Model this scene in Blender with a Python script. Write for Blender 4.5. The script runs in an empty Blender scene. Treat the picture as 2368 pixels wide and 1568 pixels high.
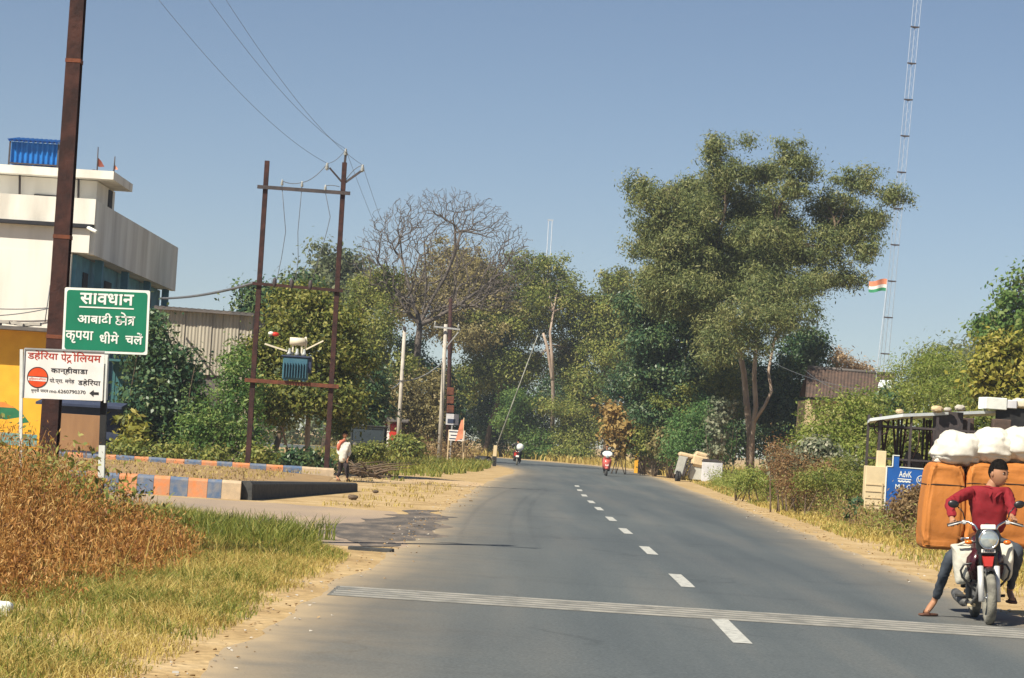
import bpy, bmesh, math, random
import numpy as np
from mathutils import Vector, Matrix, noise as mnoise

S = bpy.context.scene
COL = S.collection
R = math.radians

# ------------------------------------------------------------------ camera
EYE = 1.65                      # eye height of the driver
FPX = 5930.0                    # focal length measured on a 2368 px wide print of the photograph
ROLL = R(3.6)
TILT = math.atan(231 / FPX)
cam = bpy.data.cameras.new("camera")
cam.sensor_width = 36.0
cam.lens = FPX / 2368.0 * 36.0
cam.clip_start = 0.1
cam.clip_end = 5000
camo = bpy.data.objects.new("camera", cam)
COL.objects.link(camo)
camo.matrix_world = Matrix.Translation((0, 0, EYE)) @ Matrix.Rotation(R(90) + TILT, 4, 'X') @ Matrix.Rotation(ROLL, 4, 'Z')
S.camera = camo

# ------------------------------------------------------------------ light
SUN_EL = R(46)
SUN_DIR = Vector((-math.cos(R(47)) * math.cos(SUN_EL), -math.sin(R(47)) * math.cos(SUN_EL), math.sin(SUN_EL)))
world = bpy.data.worlds.new("World")
S.world = world
world.use_nodes = True
wn = world.node_tree
sky = wn.nodes.new("ShaderNodeTexSky")
sky.sky_type = 'NISHITA'
sky.sun_disc = False
sky.sun_elevation = SUN_EL
sky.sun_rotation = math.atan2(SUN_DIR.x, SUN_DIR.y)
sky.air_density = 1.1
sky.dust_density = 0.6
sky.ozone_density = 0.4
sky.altitude = 4000
wn.links.new(sky.outputs[0], wn.nodes["Background"].inputs[0])
wn.nodes["Background"].inputs[1].default_value = 0.0545
sun = bpy.data.lights.new("sun", 'SUN')
sun.energy = 4.8
sun.angle = R(0.5)
sun.color = (1.0, 0.92, 0.76)
suno = bpy.data.objects.new("sun", sun)
COL.objects.link(suno)
suno.rotation_euler = (-SUN_DIR).to_track_quat('-Z', 'Y').to_euler()
S.view_settings.view_transform = 'Standard'
S.view_settings.look = 'None'
S.view_settings.exposure = 0.70
S.view_settings.gamma = 1
S.cycles.max_bounces = 6
S.cycles.transparent_max_bounces = 8

# ------------------------------------------------------------------ where a point of the photograph lies
def ray(u, v):
    a = (u - 1184.0) / FPX; b = -(v - 784.0) / FPX
    c, s = math.cos(ROLL), math.sin(ROLL)
    x = a * c - b * s; y = a * s + b * c
    ct, st = math.cos(TILT), math.sin(TILT)
    return Vector((x, ct - y * st, st + y * ct))
def ground_at(u, v, z=0.0):
    r = ray(u, v)
    return Vector((0, 0, EYE)) + r * ((z - EYE) / r.z)
def at(u, v, Y):
    r = ray(u, v)
    return Vector((0, 0, EYE)) + r * (Y / r.y)

# ------------------------------------------------------------------ helpers: mesh builder
class MB:
    def __init__(s): s.V = []; s.F = []; s.M = []; s.S = []
    def add(s, vs, fs, m=0, smooth=False):
        n = len(s.V); s.V.extend([tuple(v) for v in vs])
        for f in fs: s.F.append([i + n for i in f]); s.M.append(m); s.S.append(smooth)
        return s
    def box(s, c, size, rot=None, m=0, bev=0.0):
        h = Vector(size) / 2; c = Vector(c); rot = rot or Matrix.Identity(3)
        if isinstance(rot, (int, float)): rot = Matrix.Rotation(rot, 3, 'Z')
        if bev <= 0:
            vs = [c + rot @ Vector((x * h.x, y * h.y, z * h.z)) for x in (-1, 1) for y in (-1, 1) for z in (-1, 1)]
            s.add(vs, [(0, 1, 3, 2), (4, 6, 7, 5), (0, 4, 5, 1), (2, 3, 7, 6), (0, 2, 6, 4), (1, 5, 7, 3)], m)
            return s
        pts = []
        for x in (-1, 1):
            for y in (-1, 1):
                for z in (-1, 1):
                    for k in range(3):
                        q = Vector((x * (h.x - (bev if k != 0 else 0)), y * (h.y - (bev if k != 1 else 0)), z * (h.z - (bev if k != 2 else 0))))
                        pts.append(c + rot @ q)
        return s.hull(pts, m)
    def hull(s, pts, m=0, smooth=False):
        bm = bmesh.new()
        for p in pts: bm.verts.new(p)
        r = bmesh.ops.convex_hull(bm, input=bm.verts)
        dead = [g for g in r['geom_interior'] if isinstance(g, bmesh.types.BMVert)]
        bmesh.ops.delete(bm, geom=dead, context='VERTS')
        bm.verts.index_update()
        s.add([v.co.copy() for v in bm.verts], [[v.index for v in f.verts] for f in bm.faces], m, smooth)
        bm.free(); return s
    def bar(s, p0, p1, w, h, m=0, bev=0.0):
        p0 = Vector(p0); p1 = Vector(p1); d = p1 - p0
        q = d.to_track_quat('X', 'Z').to_matrix()
        return s.box((p0 + p1) / 2, (d.length, w, h), q, m, bev)
    def tube(s, pts, rads, n=8, m=0, closed=False, cap=True):
        pts = [Vector(p) for p in pts]; k = len(pts)
        if not hasattr(rads, '__len__'): rads = [rads] * k
        vs = []; prev = None
        for i in range(k):
            if closed: t = pts[(i + 1) % k] - pts[i - 1]
            else: t = pts[min(i + 1, k - 1)] - pts[max(i - 1, 0)]
            if t.length < 1e-9: t = Vector((0, 0, 1))
            t.normalize()
            if prev is None:
                a = Vector((0, 0, 1)) if abs(t.z) < 0.9 else Vector((1, 0, 0))
                nx = t.cross(a).normalized()
            else:
                nx = prev - t * prev.dot(t)
                nx = nx.normalized() if nx.length > 1e-6 else t.orthogonal().normalized()
            prev = nx; ny = t.cross(nx)
            for j in range(n):
                a = 2 * math.pi * j / n
                vs.append(pts[i] + (nx * math.cos(a) + ny * math.sin(a)) * rads[i])
        fs = []
        for i in range(k if closed else k - 1):
            i2 = (i + 1) % k
            for j in range(n):
                j2 = (j + 1) % n
                fs.append((i * n + j, i * n + j2, i2 * n + j2, i2 * n + j))
        s.add(vs, fs, m, n > 4)
        if cap and not closed:
            nn = len(s.V) - k * n
            s.F.append([nn + j for j in range(n)][::-1]); s.M.append(m); s.S.append(False)
            s.F.append([nn + (k - 1) * n + j for j in range(n)]); s.M.append(m); s.S.append(False)
        return s
    def ell(s, c, r, m=0, nu=16, nv=10, rot=None, fn=None):
        c = Vector(c); rot = rot or Matrix.Identity(3); vs = []; fs = []
        if not hasattr(r, '__len__'): r = (r, r, r)
        for i in range(nv + 1):
            th = math.pi * i / nv
            for j in range(nu):
                ph = 2 * math.pi * j / nu
                d = Vector((math.sin(th) * math.cos(ph), math.sin(th) * math.sin(ph), math.cos(th)))
                q = fn(d) if fn else d
                vs.append(c + rot @ Vector((q.x * r[0], q.y * r[1], q.z * r[2])))
        for i in range(nv):
            for j in range(nu):
                j2 = (j + 1) % nu
                fs.append((i * nu + j, (i + 1) * nu + j, (i + 1) * nu + j2, i * nu + j2))
        return s.add(vs, fs, m, True)
    def lump(s, c, size, seed=0, e=0.5, amp=0.06, fr=2.2, m=0, nu=32, nv=20, rot=None):
        so = Vector((seed * 7.3, seed * 3.1, seed * 1.7))
        def fn(d):
            q = Vector([math.copysign(abs(x) ** e, x) for x in d])
            q = q / max(1.0, q.length / 1.25)
            return q * (1 + amp * mnoise.fractal(q * fr + so, 1.0, 2.0, 4))
        return s.ell(c, Vector(size) / 2, m, nu, nv, rot, fn)
    def torus(s, c, Rr, r, axis='X', n=28, k=8, m=0, sq=1.0):
        pts = []
        for i in range(n):
            a = 2 * math.pi * i / n
            p = {'X': (0, math.cos(a), math.sin(a)), 'Y': (math.cos(a), 0, math.sin(a)), 'Z': (math.cos(a), math.sin(a), 0)}[axis]
            pts.append(Vector(c) + Vector(p) * Rr)
        return s.tube(pts, r, k, m, closed=True)
    def prism(s, poly, y0, y1, m=0, fn=None):
        """polygon in (x, z), extruded from y0 to y1; fn maps (x, y, z) to a point"""
        fn = fn or (lambda x, y, z: Vector((x, y, z)))
        n = len(poly)
        vs = [fn(x, y0, z) for x, z in poly] + [fn(x, y1, z) for x, z in poly]
        fs = [list(range(n)), list(range(2 * n - 1, n - 1, -1))]
        for i in range(n):
            j = (i + 1) % n
            fs.append((j, i, i + n, j + n))
        return s.add(vs, fs, m)
    def quad(s, a, b, c, d, m=0): return s.add([a, b, c, d], [(0, 1, 2, 3)], m)

ORG = {}
def origin(o): return ORG.get(o.name, Vector((0, 0, 0))) if o else Vector((0, 0, 0))

def obj(name, mb, mats, parent=None, org=None):
    """link the builder's shape as ONE mesh object; world coordinates become local to the parent's origin"""
    me = bpy.data.meshes.new(name)
    og = origin(parent) if parent else (Vector(org) if org is not None else Vector((0, 0, 0)))
    me.from_pydata([(v[0] - og.x, v[1] - og.y, v[2] - og.z) for v in mb.V], [], mb.F)
    mats = mats if isinstance(mats, (list, tuple)) else [mats]
    for m_ in mats: me.materials.append(m_)
    me.polygons.foreach_set("material_index", mb.M)
    me.polygons.foreach_set("use_smooth", mb.S)
    me.update()
    o = bpy.data.objects.new(name, me); COL.objects.link(o)
    if parent: o.parent = parent; ORG[o.name] = og
    else: o.location = og; ORG[o.name] = og
    return o

def tag(o, label, cat, group=None):
    o['label'] = label; o['category'] = cat
    if group: o['group'] = group
    return o
def thing(name, loc, label, cat, group=None):
    o = bpy.data.objects.new(name, None); COL.objects.link(o)
    o.empty_display_size = 0.2
    o.location = loc; ORG[o.name] = Vector(loc)
    return tag(o, label, cat, group)
def struct(name, mb, m):
    o = obj(name, mb, m); o['kind'] = 'structure'; return o
def copy_tree(o, parent=None):
    c = o.copy(); COL.objects.link(c); c.parent = parent
    for ch in list(o.children): copy_tree(ch, c)
    return c

# ------------------------------------------------------------------ helpers: materials
def nodes(name):
    m = bpy.data.materials.new(name); m.use_nodes = True
    nt = m.node_tree
    return m, nt, nt.nodes["Principled BSDF"]
def mat(name, c1, c2=None, rough=0.75, scale=4.0, spec=0.3, metal=0.0, bump=0.0, bscale=30.0, detail=5.0, stretch=None, lo=0.35, hi=0.65):
    m, nt, b = nodes(name)
    b.inputs['Roughness'].default_value = rough
    b.inputs['Specular IOR Level'].default_value = spec
    b.inputs['Metallic'].default_value = metal
    tc = nt.nodes.new("ShaderNodeTexCoord")
    src = tc.outputs['Object']
    if stretch:
        mp = nt.nodes.new("ShaderNodeMapping"); mp.inputs['Scale'].default_value = stretch
        nt.links.new(src, mp.inputs[0]); src = mp.outputs[0]
    if c2 is None: c2 = tuple(x * 0.8 for x in c1)
    nz = nt.nodes.new("ShaderNodeTexNoise"); nz.inputs['Scale'].default_value = scale; nz.inputs['Detail'].default_value = detail
    nt.links.new(src, nz.inputs['Vector'])
    rp = nt.nodes.new("ShaderNodeValToRGB")
    rp.color_ramp.elements[0].position = lo; rp.color_ramp.elements[1].position = hi
    rp.color_ramp.elements[0].color = (*c1, 1); rp.color_ramp.elements[1].color = (*c2, 1)
    nt.links.new(nz.outputs['Fac'], rp.inputs[0]); nt.links.new(rp.outputs[0], b.inputs['Base Color'])
    if bump > 0:
        n2 = nt.nodes.new("ShaderNodeTexNoise"); n2.inputs['Scale'].default_value = bscale; n2.inputs['Detail'].default_value = 4
        nt.links.new(src, n2.inputs['Vector'])
        bp = nt.nodes.new("ShaderNodeBump"); bp.inputs['Strength'].default_value = bump; bp.inputs['Distance'].default_value = 0.02
        nt.links.new(n2.outputs['Fac'], bp.inputs['Height']); nt.links.new(bp.outputs[0], b.inputs['Normal'])
    return m
def leafmat(name, cols, trans=0.36, rough=0.55):
    """leaf colour from the per-leaf value 'tint' along the given ramp"""
    m, nt, b = nodes(name)
    at_ = nt.nodes.new("ShaderNodeAttribute"); at_.attribute_name = 'tint'
    rp = nt.nodes.new("ShaderNodeValToRGB")
    el = rp.color_ramp.elements
    while len(el) < len(cols): el.new(0.5)
    for i, c in enumerate(cols):
        el[i].position = i / (len(cols) - 1); el[i].color = (*c, 1)
    nt.links.new(at_.outputs['Fac'], rp.inputs[0])
    nt.links.new(rp.outputs[0], b.inputs['Base Color'])
    b.inputs['Roughness'].default_value = rough; b.inputs['Specular IOR Level'].default_value = 0.35
    if trans > 0:
        tr = nt.nodes.new("ShaderNodeBsdfTranslucent"); nt.links.new(rp.outputs[0], tr.inputs[0])
        mx = nt.nodes.new("ShaderNodeMixShader"); mx.inputs[0].default_value = trans
        nt.links.new(b.outputs[0], mx.inputs[1]); nt.links.new(tr.outputs[0], mx.inputs[2])
        nt.links.new(mx.outputs[0], nt.nodes["Material Output"].inputs[0])
    return m

# leaf palettes -------------------------------------------------------------
L_EUC = leafmat('eucalyptus_leaf', [(0.078, 0.112, 0.042), (0.15, 0.185, 0.062), (0.245, 0.262, 0.09), (0.35, 0.34, 0.15)])
L_OLIVE = leafmat('olive_leaf', [(0.085, 0.125, 0.026), (0.165, 0.205, 0.042), (0.28, 0.29, 0.065), (0.38, 0.36, 0.12)])
L_BROWN = leafmat('brown_olive_leaf', [(0.141, 0.128, 0.054), (0.243, 0.211, 0.079), (0.346, 0.288, 0.122), (0.435, 0.358, 0.192)])
L_GREEN = leafmat('green_leaf', [(0.045, 0.11, 0.028), (0.095, 0.185, 0.04), (0.165, 0.25, 0.06), (0.26, 0.31, 0.09)])
L_DARK = leafmat('dark_leaf', [(0.024, 0.062, 0.034), (0.052, 0.11, 0.046), (0.1, 0.155, 0.055), (0.18, 0.22, 0.09)], trans=.2, rough=.4)
L_YELLOW = leafmat('yellow_green_leaf', [(0.1, 0.125, 0.018), (0.21, 0.215, 0.028), (0.34, 0.31, 0.045), (0.46, 0.4, 0.11)])
L_YOL = leafmat('olive_yellow_leaf', [(.055, .085, .020), (.135, .165, .034), (.250, .250, .048), (.38, .35, .10)])
L_LIME = leafmat('lime_leaf', [(0.11, 0.16, 0.025), (0.19, 0.25, 0.042), (0.29, 0.32, 0.07), (0.37, 0.37, 0.12)])
L_BRIGHT = leafmat('bright_leaf', [(0.045, 0.115, 0.032), (0.090, 0.192, 0.051), (0.141, 0.256, 0.077), (0.230, 0.320, 0.115)])
L_HAZY = leafmat('hazed_leaf', [(0.090, 0.125, 0.070), (0.140, 0.175, 0.090), (0.190, 0.215, 0.110), (0.250, 0.260, 0.140)])  # far leaves: the paleness of distant haze is put into their colour
L_GOLD = leafmat('golden_leaf', [(.20, .12, .035), (.36, .23, .07), (.50, .35, .12), (.62, .48, .22)])
L_RUST = leafmat('dry_weed', [(0.165, 0.06, 0.017), (0.315, 0.135, 0.034), (0.46, 0.235, 0.062), (0.6, 0.4, 0.15)], trans=.3)
L_DRY = leafmat('dry_grass', [(0.28, 0.21, 0.055), (0.43, 0.33, 0.09), (0.56, 0.44, 0.14), (0.66, 0.55, 0.22)], trans=.3)
L_GRASS = leafmat('green_grass', [(0.075, 0.12, 0.018), (0.155, 0.19, 0.03), (0.29, 0.29, 0.06), (0.45, 0.39, 0.11)], trans=.35)
L_PALE = leafmat('grey_leaf', [(.10, .13, .08), (.20, .23, .14), (.32, .33, .22), (.50, .48, .36)])
L_SCRUB = leafmat('dry_scrub', [(0.13, 0.08, 0.038), (0.22, 0.14, 0.062), (0.31, 0.21, 0.095), (0.4, 0.31, 0.15)])

M = {}
def mm(k, *a, **kw): M[k] = mat(k, *a, **kw); return M[k]
mm('rust_steel', (.026, .012, .012), (.060, .024, .020), .8, 6, bump=.3, bscale=25)
mm('rust_light', (.17, .055, .028), (.09, .035, .022), .8, 5, bump=.3)
mm('dark_steel', (.045, .040, .045), (.075, .06, .06), .6, 8)
mm('galv', (.42, .43, .44), (.30, .31, .32), .5, 10, metal=.3)
mm('hazed_mast_steel', (.42, .46, .52), (.36, .40, .46), .5, 3)  # steel coloured towards the sky, its fading in haze put into the colour
mm('porcelain', (.30, .32, .32), (.45, .46, .45), .3, 12, spec=.5)
mm('wire', (.10, .11, .13), (.14, .15, .17), .5, 3)
mm('sign_green', (.004, .155, .085), (.006, .185, .10), .45, 3, spec=.4)
mm('sign_white', (.80, .82, .78), (.70, .73, .70), .5, 6)
mm('board_white', (.82, .80, .78), (.70, .67, .65), .6, 4)
mm('ink_red', (.48, .045, .02), (.36, .03, .015), .6, 8)
mm('ink_black', (.012, .012, .014), (.03, .03, .035), .6, 8)
mm('logo_orange', (.72, .085, .015), (.62, .06, .012), .55, 5)
mm('post_white', (.72, .74, .72), (.58, .60, .57), .6, 5)
mm('post_black', (.015, .015, .018), (.03, .03, .03), .6, 5)
mm('kerb_orange', (.60, .22, .085), (.46, .25, .15), .85, 7, bump=.3)
mm('kerb_blue', (.085, .14, .25), (.19, .20, .23), .85, 7, bump=.3)
mm('kerb_bare', (.55, .42, .28), (.42, .33, .23), .9, 6, bump=.3)
mm('kerb_black', (.035, .038, .042), (.065, .066, .066), .8, 7, bump=.3)
mm('soil', (.36, .24, .12), (.26, .17, .085), .95, 2.5, bump=.5, bscale=14)
mm('white_wall', (.74, .72, .67), (.58, .56, .51), .85, 1.0, bump=.15, detail=9, lo=.45, hi=.8, stretch=(1.3, 1.3, .22))
mm('grey_wall', (.80, .79, .74), (.54, .52, .48), .9, .8, bump=.2, detail=9, stretch=(1, .8, .2), lo=.4, hi=.72)
mm('parapet_white', (.78, .755, .69), (.48, .455, .41), .9, .9, bump=.2, detail=9, lo=.45, hi=.8, stretch=(1.3, 1.3, .3))
mm('teal_wall', (.10, .27, .36), (.07, .19, .27), .8, 2)
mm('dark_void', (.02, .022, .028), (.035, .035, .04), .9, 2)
mm('blue_sheet', (.012, .16, .50), (.01, .12, .40), .45, 3, spec=.5)
mm('yellow_wall', (.78, .42, .035), (.70, .36, .03), .8, 2.5, bump=.1)
mm('paint_green', (.02, .16, .075), None, .7)
mm('paint_orange', (.70, .25, .05), None, .7)
mm('paint_teal', (.12, .33, .36), None, .7)
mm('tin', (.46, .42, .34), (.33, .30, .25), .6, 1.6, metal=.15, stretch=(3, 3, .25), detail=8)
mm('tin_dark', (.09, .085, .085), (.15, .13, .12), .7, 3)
mm('board_brown', (.30, .17, .085), (.24, .13, .065), .8, 3, stretch=(1, 1, .2))
mm('tarp_blue', (.028, .040, .085), (.045, .06, .11), .7, 3)
mm('bark', (.17, .12, .08), (.10, .075, .055), .95, 6, bump=.5, bscale=20, stretch=(1, 1, .3))
mm('bark_pale', (.44, .35, .28), (.27, .20, .155), .95, 3, bump=.4, bscale=12, stretch=(1, 1, .25))
mm('bark_dead', (.085, .075, .069), (.155, .132, .118), .95, 2, bump=.3)
mm('concrete', (.52, .48, .42), (.40, .37, .33), .9, 3, bump=.2)
mm('trafo_blue', (.035, .115, .17), (.05, .14, .19), .55, 5, spec=.4)
mm('cream_metal', (.74, .68, .54), (.64, .58, .45), .5, 5)
mm('red_paint', (.55, .035, .02), (.45, .03, .02), .5, 5)
mm('roof_tile', (.125, .080, .062), (.07, .052, .044), .9, 3, bump=.5, bscale=12)
mm('tan_board', (.62, .48, .30), (.50, .38, .23), .8, 4)
mm('cream_board', (.70, .57, .36), (.62, .50, .31), .8, 4)
mm('grey_panel', (.46, .46, .42), (.38, .38, .35), .7, 4)
mm('silver_panel', (.62, .62, .64), (.46, .46, .50), .5, 2.5)
mm('blue_board', (.012, .085, .33), (.018, .11, .40), .55, 2.5)
mm('shed_metal', (.74, .79, .82), (.60, .65, .68), .5, 3)
mm('flag_saffron', (.70, .26, .15), None, .8)
mm('flag_dark', (.22, .06, .04), None, .8)
mm('flag_white', (.80, .78, .76), None, .8)
mm('flag_green', (.05, .28, .14), None, .8)

# ------------------------------------------------------------------ helpers: foliage
def leaf_mesh(name, pos, nrm, size, tint, m, parent=None, aspect=2.0, droop=0.0, seed=1, org=None):
    """one mesh of many folded leaves; pos, nrm (n,3), size (n), tint (n)"""
    rg = np.random.default_rng(seed)
    n = len(pos)
    a = rg.normal(size=(n, 3)); a[:, 2] -= droop
    nrm = nrm / (np.linalg.norm(nrm, axis=1, keepdims=True) + 1e-9)
    a -= nrm * (a * nrm).sum(1, keepdims=True)
    a /= (np.linalg.norm(a, axis=1, keepdims=True) + 1e-9)
    b = np.cross(nrm, a)
    l = size[:, None]; w = l / aspect
    V = np.empty((n, 4, 3))
    V[:, 0] = pos - a * l * .5
    V[:, 1] = pos + b * w * .5 + nrm * w * .12
    V[:, 2] = pos + a * l * .5
    V[:, 3] = pos - b * w * .5 + nrm * w * .12
    og = np.array(origin(parent) if parent else (org if org is not None else (0, 0, 0)))
    return quads(name, (V - og).reshape(-1, 3), tint, m, parent, og)
def quads(name, V, tint, m, parent=None, og=(0, 0, 0), nv=4):
    n = len(V) // nv
    me = bpy.data.meshes.new(name)
    me.vertices.add(n * nv); me.vertices.foreach_set('co', V.astype(np.float32).ravel())
    me.loops.add(n * nv); me.loops.foreach_set('vertex_index', np.arange(n * nv, dtype=np.int32))
    me.polygons.add(n); me.polygons.foreach_set('loop_start', np.arange(0, n * nv, nv, dtype=np.int32))
    me.materials.append(m)
    me.update(calc_edges=True)
    at_ = me.attributes.new('tint', 'FLOAT', 'FACE')
    at_.data.foreach_set('value', np.clip(tint, 0, 1).astype(np.float32))
    o = bpy.data.objects.new(name, me); COL.objects.link(o)
    if parent: o.parent = parent; ORG[o.name] = origin(parent)
    else: o.location = tuple(og); ORG[o.name] = Vector(og)
    return o

def crown_points(blobs, n, clump=.5, seed=1, per=26, fill=.3, shell=.55):
    """leaf positions in clumps spread through ellipsoids (centre, radii)"""
    rg = np.random.default_rng(seed)
    w = np.array([(r[0] * r[1] * r[2]) ** (2 / 3) for _, r in blobs]); w /= w.sum()
    P = []; N = []; T = []
    for (c, r), wi in zip(blobs, w):
        k = max(3, int(n * wi / per)); c = np.array(c); r = np.array(r)
        d = rg.normal(size=(k, 3)); d /= np.linalg.norm(d, axis=1, keepdims=True)
        rad = np.where(rg.random(k) < fill, rg.random(k) ** .5 * .8, .72 + .33 * rg.random(k))
        cc = c + d * r * rad[:, None]
        sc = clump * (.55 + .9 * rg.random(k))
        ct = rg.normal(.42, .26, k)
        q = rg.normal(size=(k, per, 3)); q /= np.linalg.norm(q, axis=2, keepdims=True)
        rr_ = np.where(rg.random((k, per)) < shell, .62 + .42 * rg.random((k, per)), np.minimum(np.abs(rg.normal(.8, .55, (k, per))), 2.0))
        p = cc[:, None] + q * (sc[:, None] * rr_)[:, :, None] * np.array([1, 1, .72])
        nn = q * .7 + d[:, None] * .35 + rg.normal(size=(k, per, 3)) * .6 + np.array([-.05, -.05, .35])
        t = ct[:, None] + rg.normal(0, .13, (k, per))
        P.append(p.reshape(-1, 3)); N.append(nn.reshape(-1, 3)); T.append(t.ravel())
    return np.concatenate(P), np.concatenate(N), np.concatenate(T)
def boughs(blobs, seed, k=10, f=.44):
    """break every big crown volume into smaller boughs so that the outline and the gaps are uneven"""
    rg = np.random.default_rng(seed + 99); out = []
    for c, r in blobs:
        c = np.array(c); r = np.array(r)
        if max(r) < .8: out.append((tuple(c), tuple(r))); continue
        d = rg.normal(size=(k, 3)); d /= np.linalg.norm(d, axis=1, keepdims=True)
        for i in range(k):
            q = f * (.40 + 1.0 * rg.random() ** 1.4)
            p = .48 + .50 * rg.random()
            out.append((tuple(c + d[i] * r * p), tuple(r * q * np.array([1.25, 1.1, .80]) * (1.15 - .25 * p))))
        out.append((tuple(c), tuple(r * .55)))
    return out
def pblob(u, v, Y, ru, rv, dep=None):
    k = Y / FPX
    a = at(u, v, Y)
    return (tuple(a), (ru * k, (dep if dep else (ru + rv) / 2 * k), rv * k))
def limb(mb, p0, p1, r0, r1, bend=.08, n=6, k=7, rng=random):
    p0 = Vector(p0); p1 = Vector(p1); L = (p1 - p0).length
    o1 = Vector((rng.uniform(-1, 1), rng.uniform(-1, 1), rng.uniform(-.4, .4))) * L * bend
    pts = []; rs = []
    for i in range(n + 1):
        t = i / n
        pts.append(p0.lerp(p1, t) + o1 * math.sin(math.pi * t) + Vector((rng.uniform(-1, 1), rng.uniform(-1, 1), 0)) * L * .012)
        rs.append(r0 + (r1 - r0) * t)
    mb.tube(pts, rs, k)
    return pts
def tree(name, label, cat, base, blobs, n, leaf, lm, bark, trunk_r=.15, group=None, seed=1, clump=.6, trunks=None, aspect=2.0, droop=.3, fill=.3, per=26, limbs=8, limb_bark=None, shell=.55):
    rng = random.Random(seed)
    base = Vector(base)
    t = thing(name, base, label, cat, group)
    P, N, T = crown_points(boughs(blobs, seed), n, clump, seed, per, fill, shell)
    rg = np.random.default_rng(seed + 5)
    P[:, 2] = np.maximum(P[:, 2], base.z + .03)
    leaf_mesh('crown', P, N, leaf * (.6 + .8 * rg.random(len(P))), T, lm, t, aspect, droop, seed)
    mb = MB()
    top = Vector(max(blobs, key=lambda b: b[0][2])[0])
    if trunks is None:
        low = min(b[0][2] - b[1][2] * .3 for b in blobs)
        mid = Vector((base.x * .4 + top.x * .6, base.y * .4 + top.y * .6, max(low, base.z + (top.z - base.z) * .45)))
        limb(mb, base - Vector((0, 0, .1)), mid, trunk_r, trunk_r * .6, .05, 6, 8, rng)
        forks = [mid]
    else:
        forks = []
        for path, r0, r1 in trunks:
            path = [Vector(p) for p in path]
            mb.tube(path, [r0 + (r1 - r0) * i / (len(path) - 1) for i in range(len(path))], 8)
            forks.append(path[-1]); 
            if len(path) > 2: forks.append(path[-2])
    tk = mb
    if limb_bark: mb = MB()
    bl = sorted(blobs, key=lambda b: -(b[1][0] * b[1][2]))[:limbs]
    for c, r in bl:
        c = Vector(c); f = min(forks, key=lambda q: (q - c).length)
        tip = c + Vector((0, 0, r[2] * .3))
        pts = limb(mb, f, tip, trunk_r * .42, trunk_r * .10, .10, 6, 6, rng)
        for q in pts[2:]:
            for _ in range(2):
                d = Vector((rng.uniform(-1, 1) * r[0], rng.uniform(-1, 1) * r[1], rng.uniform(-.4, 1) * r[2])) * .8
                limb(mb, q, c + d, trunk_r * .12, trunk_r * .03, .1, 4, 5, rng)
    if limb_bark: obj('branches', mb, limb_bark, t)
    obj('trunk', tk, bark, t)
    return t
def bush(name, label, cat, blobs, n, leaf, lm, seed=1, group=None, clump=.35, aspect=2.0, droop=.1, stems=9, bark=None, fill=.45, per=22):
    rng = random.Random(seed)
    c0 = Vector(blobs[0][0]); base = Vector((c0.x, c0.y, 0))
    t = thing(name, base, label, cat, group)
    P, N, T = crown_points(blobs, n, clump, seed, per, fill)
    P[:, 2] = np.where(P[:, 2] < .02, np.abs(P[:, 2]) * .5 + .03, P[:, 2])
    rg = np.random.default_rng(seed + 5)
    leaf_mesh('foliage', P, N, leaf * (.6 + .8 * rg.random(len(P))), T, lm, t, aspect, droop, seed)
    mb = MB()
    for i in range(stems):
        c, r = rng.choice(blobs)
        tip = Vector(c) + Vector((rng.uniform(-.8, .8) * r[0], rng.uniform(-.8, .8) * r[1], rng.uniform(0, .9) * r[2]))
        limb(mb, (c[0] + rng.uniform(-.4, .4) * r[0], c[1] + rng.uniform(-.4, .4) * r[1], -.05), tip, .03, .008, .1, 5, 5, rng)
    obj('stem', mb, bark or M['bark'], t)
    return t

# ------------------------------------------------------------------ helpers: writing (flat letter shapes from the built-in font)
def text_mb(mb, body, fr, x0, z0, w, h, bold=0.0, m=0, lift=.004):
    """write body into the box x0..x0+w, z0..z0+h of the plane fr(x, y, z)"""
    cu = bpy.data.curves.new('t', 'FONT'); cu.body = body; cu.size = 1; cu.offset = bold; cu.resolution_u = 3; cu.fill_mode = 'FRONT'
    ob = bpy.data.objects.new('t', cu); COL.objects.link(ob)
    dg = bpy.context.evaluated_depsgraph_get(); dg.update()
    me = bpy.data.meshes.new_from_object(ob.evaluated_get(dg))
    vs = [v.co.copy() for v in me.vertices]; fs = [list(p.vertices) for p in me.polygons]
    bpy.data.objects.remove(ob); bpy.data.curves.remove(cu); bpy.data.meshes.remove(me)
    if not vs: return
    ax = min(v.x for v in vs); bx = max(v.x for v in vs); ay = min(v.y for v in vs); by = max(v.y for v in vs)
    mb.add([fr(x0 + (v.x - ax) / (bx - ax) * w, -lift, z0 + (v.y - ay) / (by - ay) * h) for v in vs], fs, m)
def stroke(mb, pts, wd, fr, m=0, lift=.004):
    """a flat brush stroke along pts (x, z)"""
    n = len(pts); L = []; Rr = []
    for i in range(n):
        a = pts[max(i - 1, 0)]; b = pts[min(i + 1, n - 1)]
        dx, dz = b[0] - a[0], b[1] - a[1]; l = math.hypot(dx, dz) or 1
        nx, nz = -dz / l * wd / 2, dx / l * wd / 2
        L.append((pts[i][0] + nx, pts[i][1] + nz)); Rr.append((pts[i][0] - nx, pts[i][1] - nz))
    vs = [fr(x, -lift, z) for x, z in L] + [fr(x, -lift, z) for x, z in Rr]
    mb.add(vs, [(i, i + n, i + n + 1, i + 1) for i in range(n - 1)], m)

# ================================================================== SETTING
def interp(tab, y):
    ys = [a for a, _ in tab]; xs = [b for _, b in tab]
    return float(np.interp(y, ys, xs))

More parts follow.
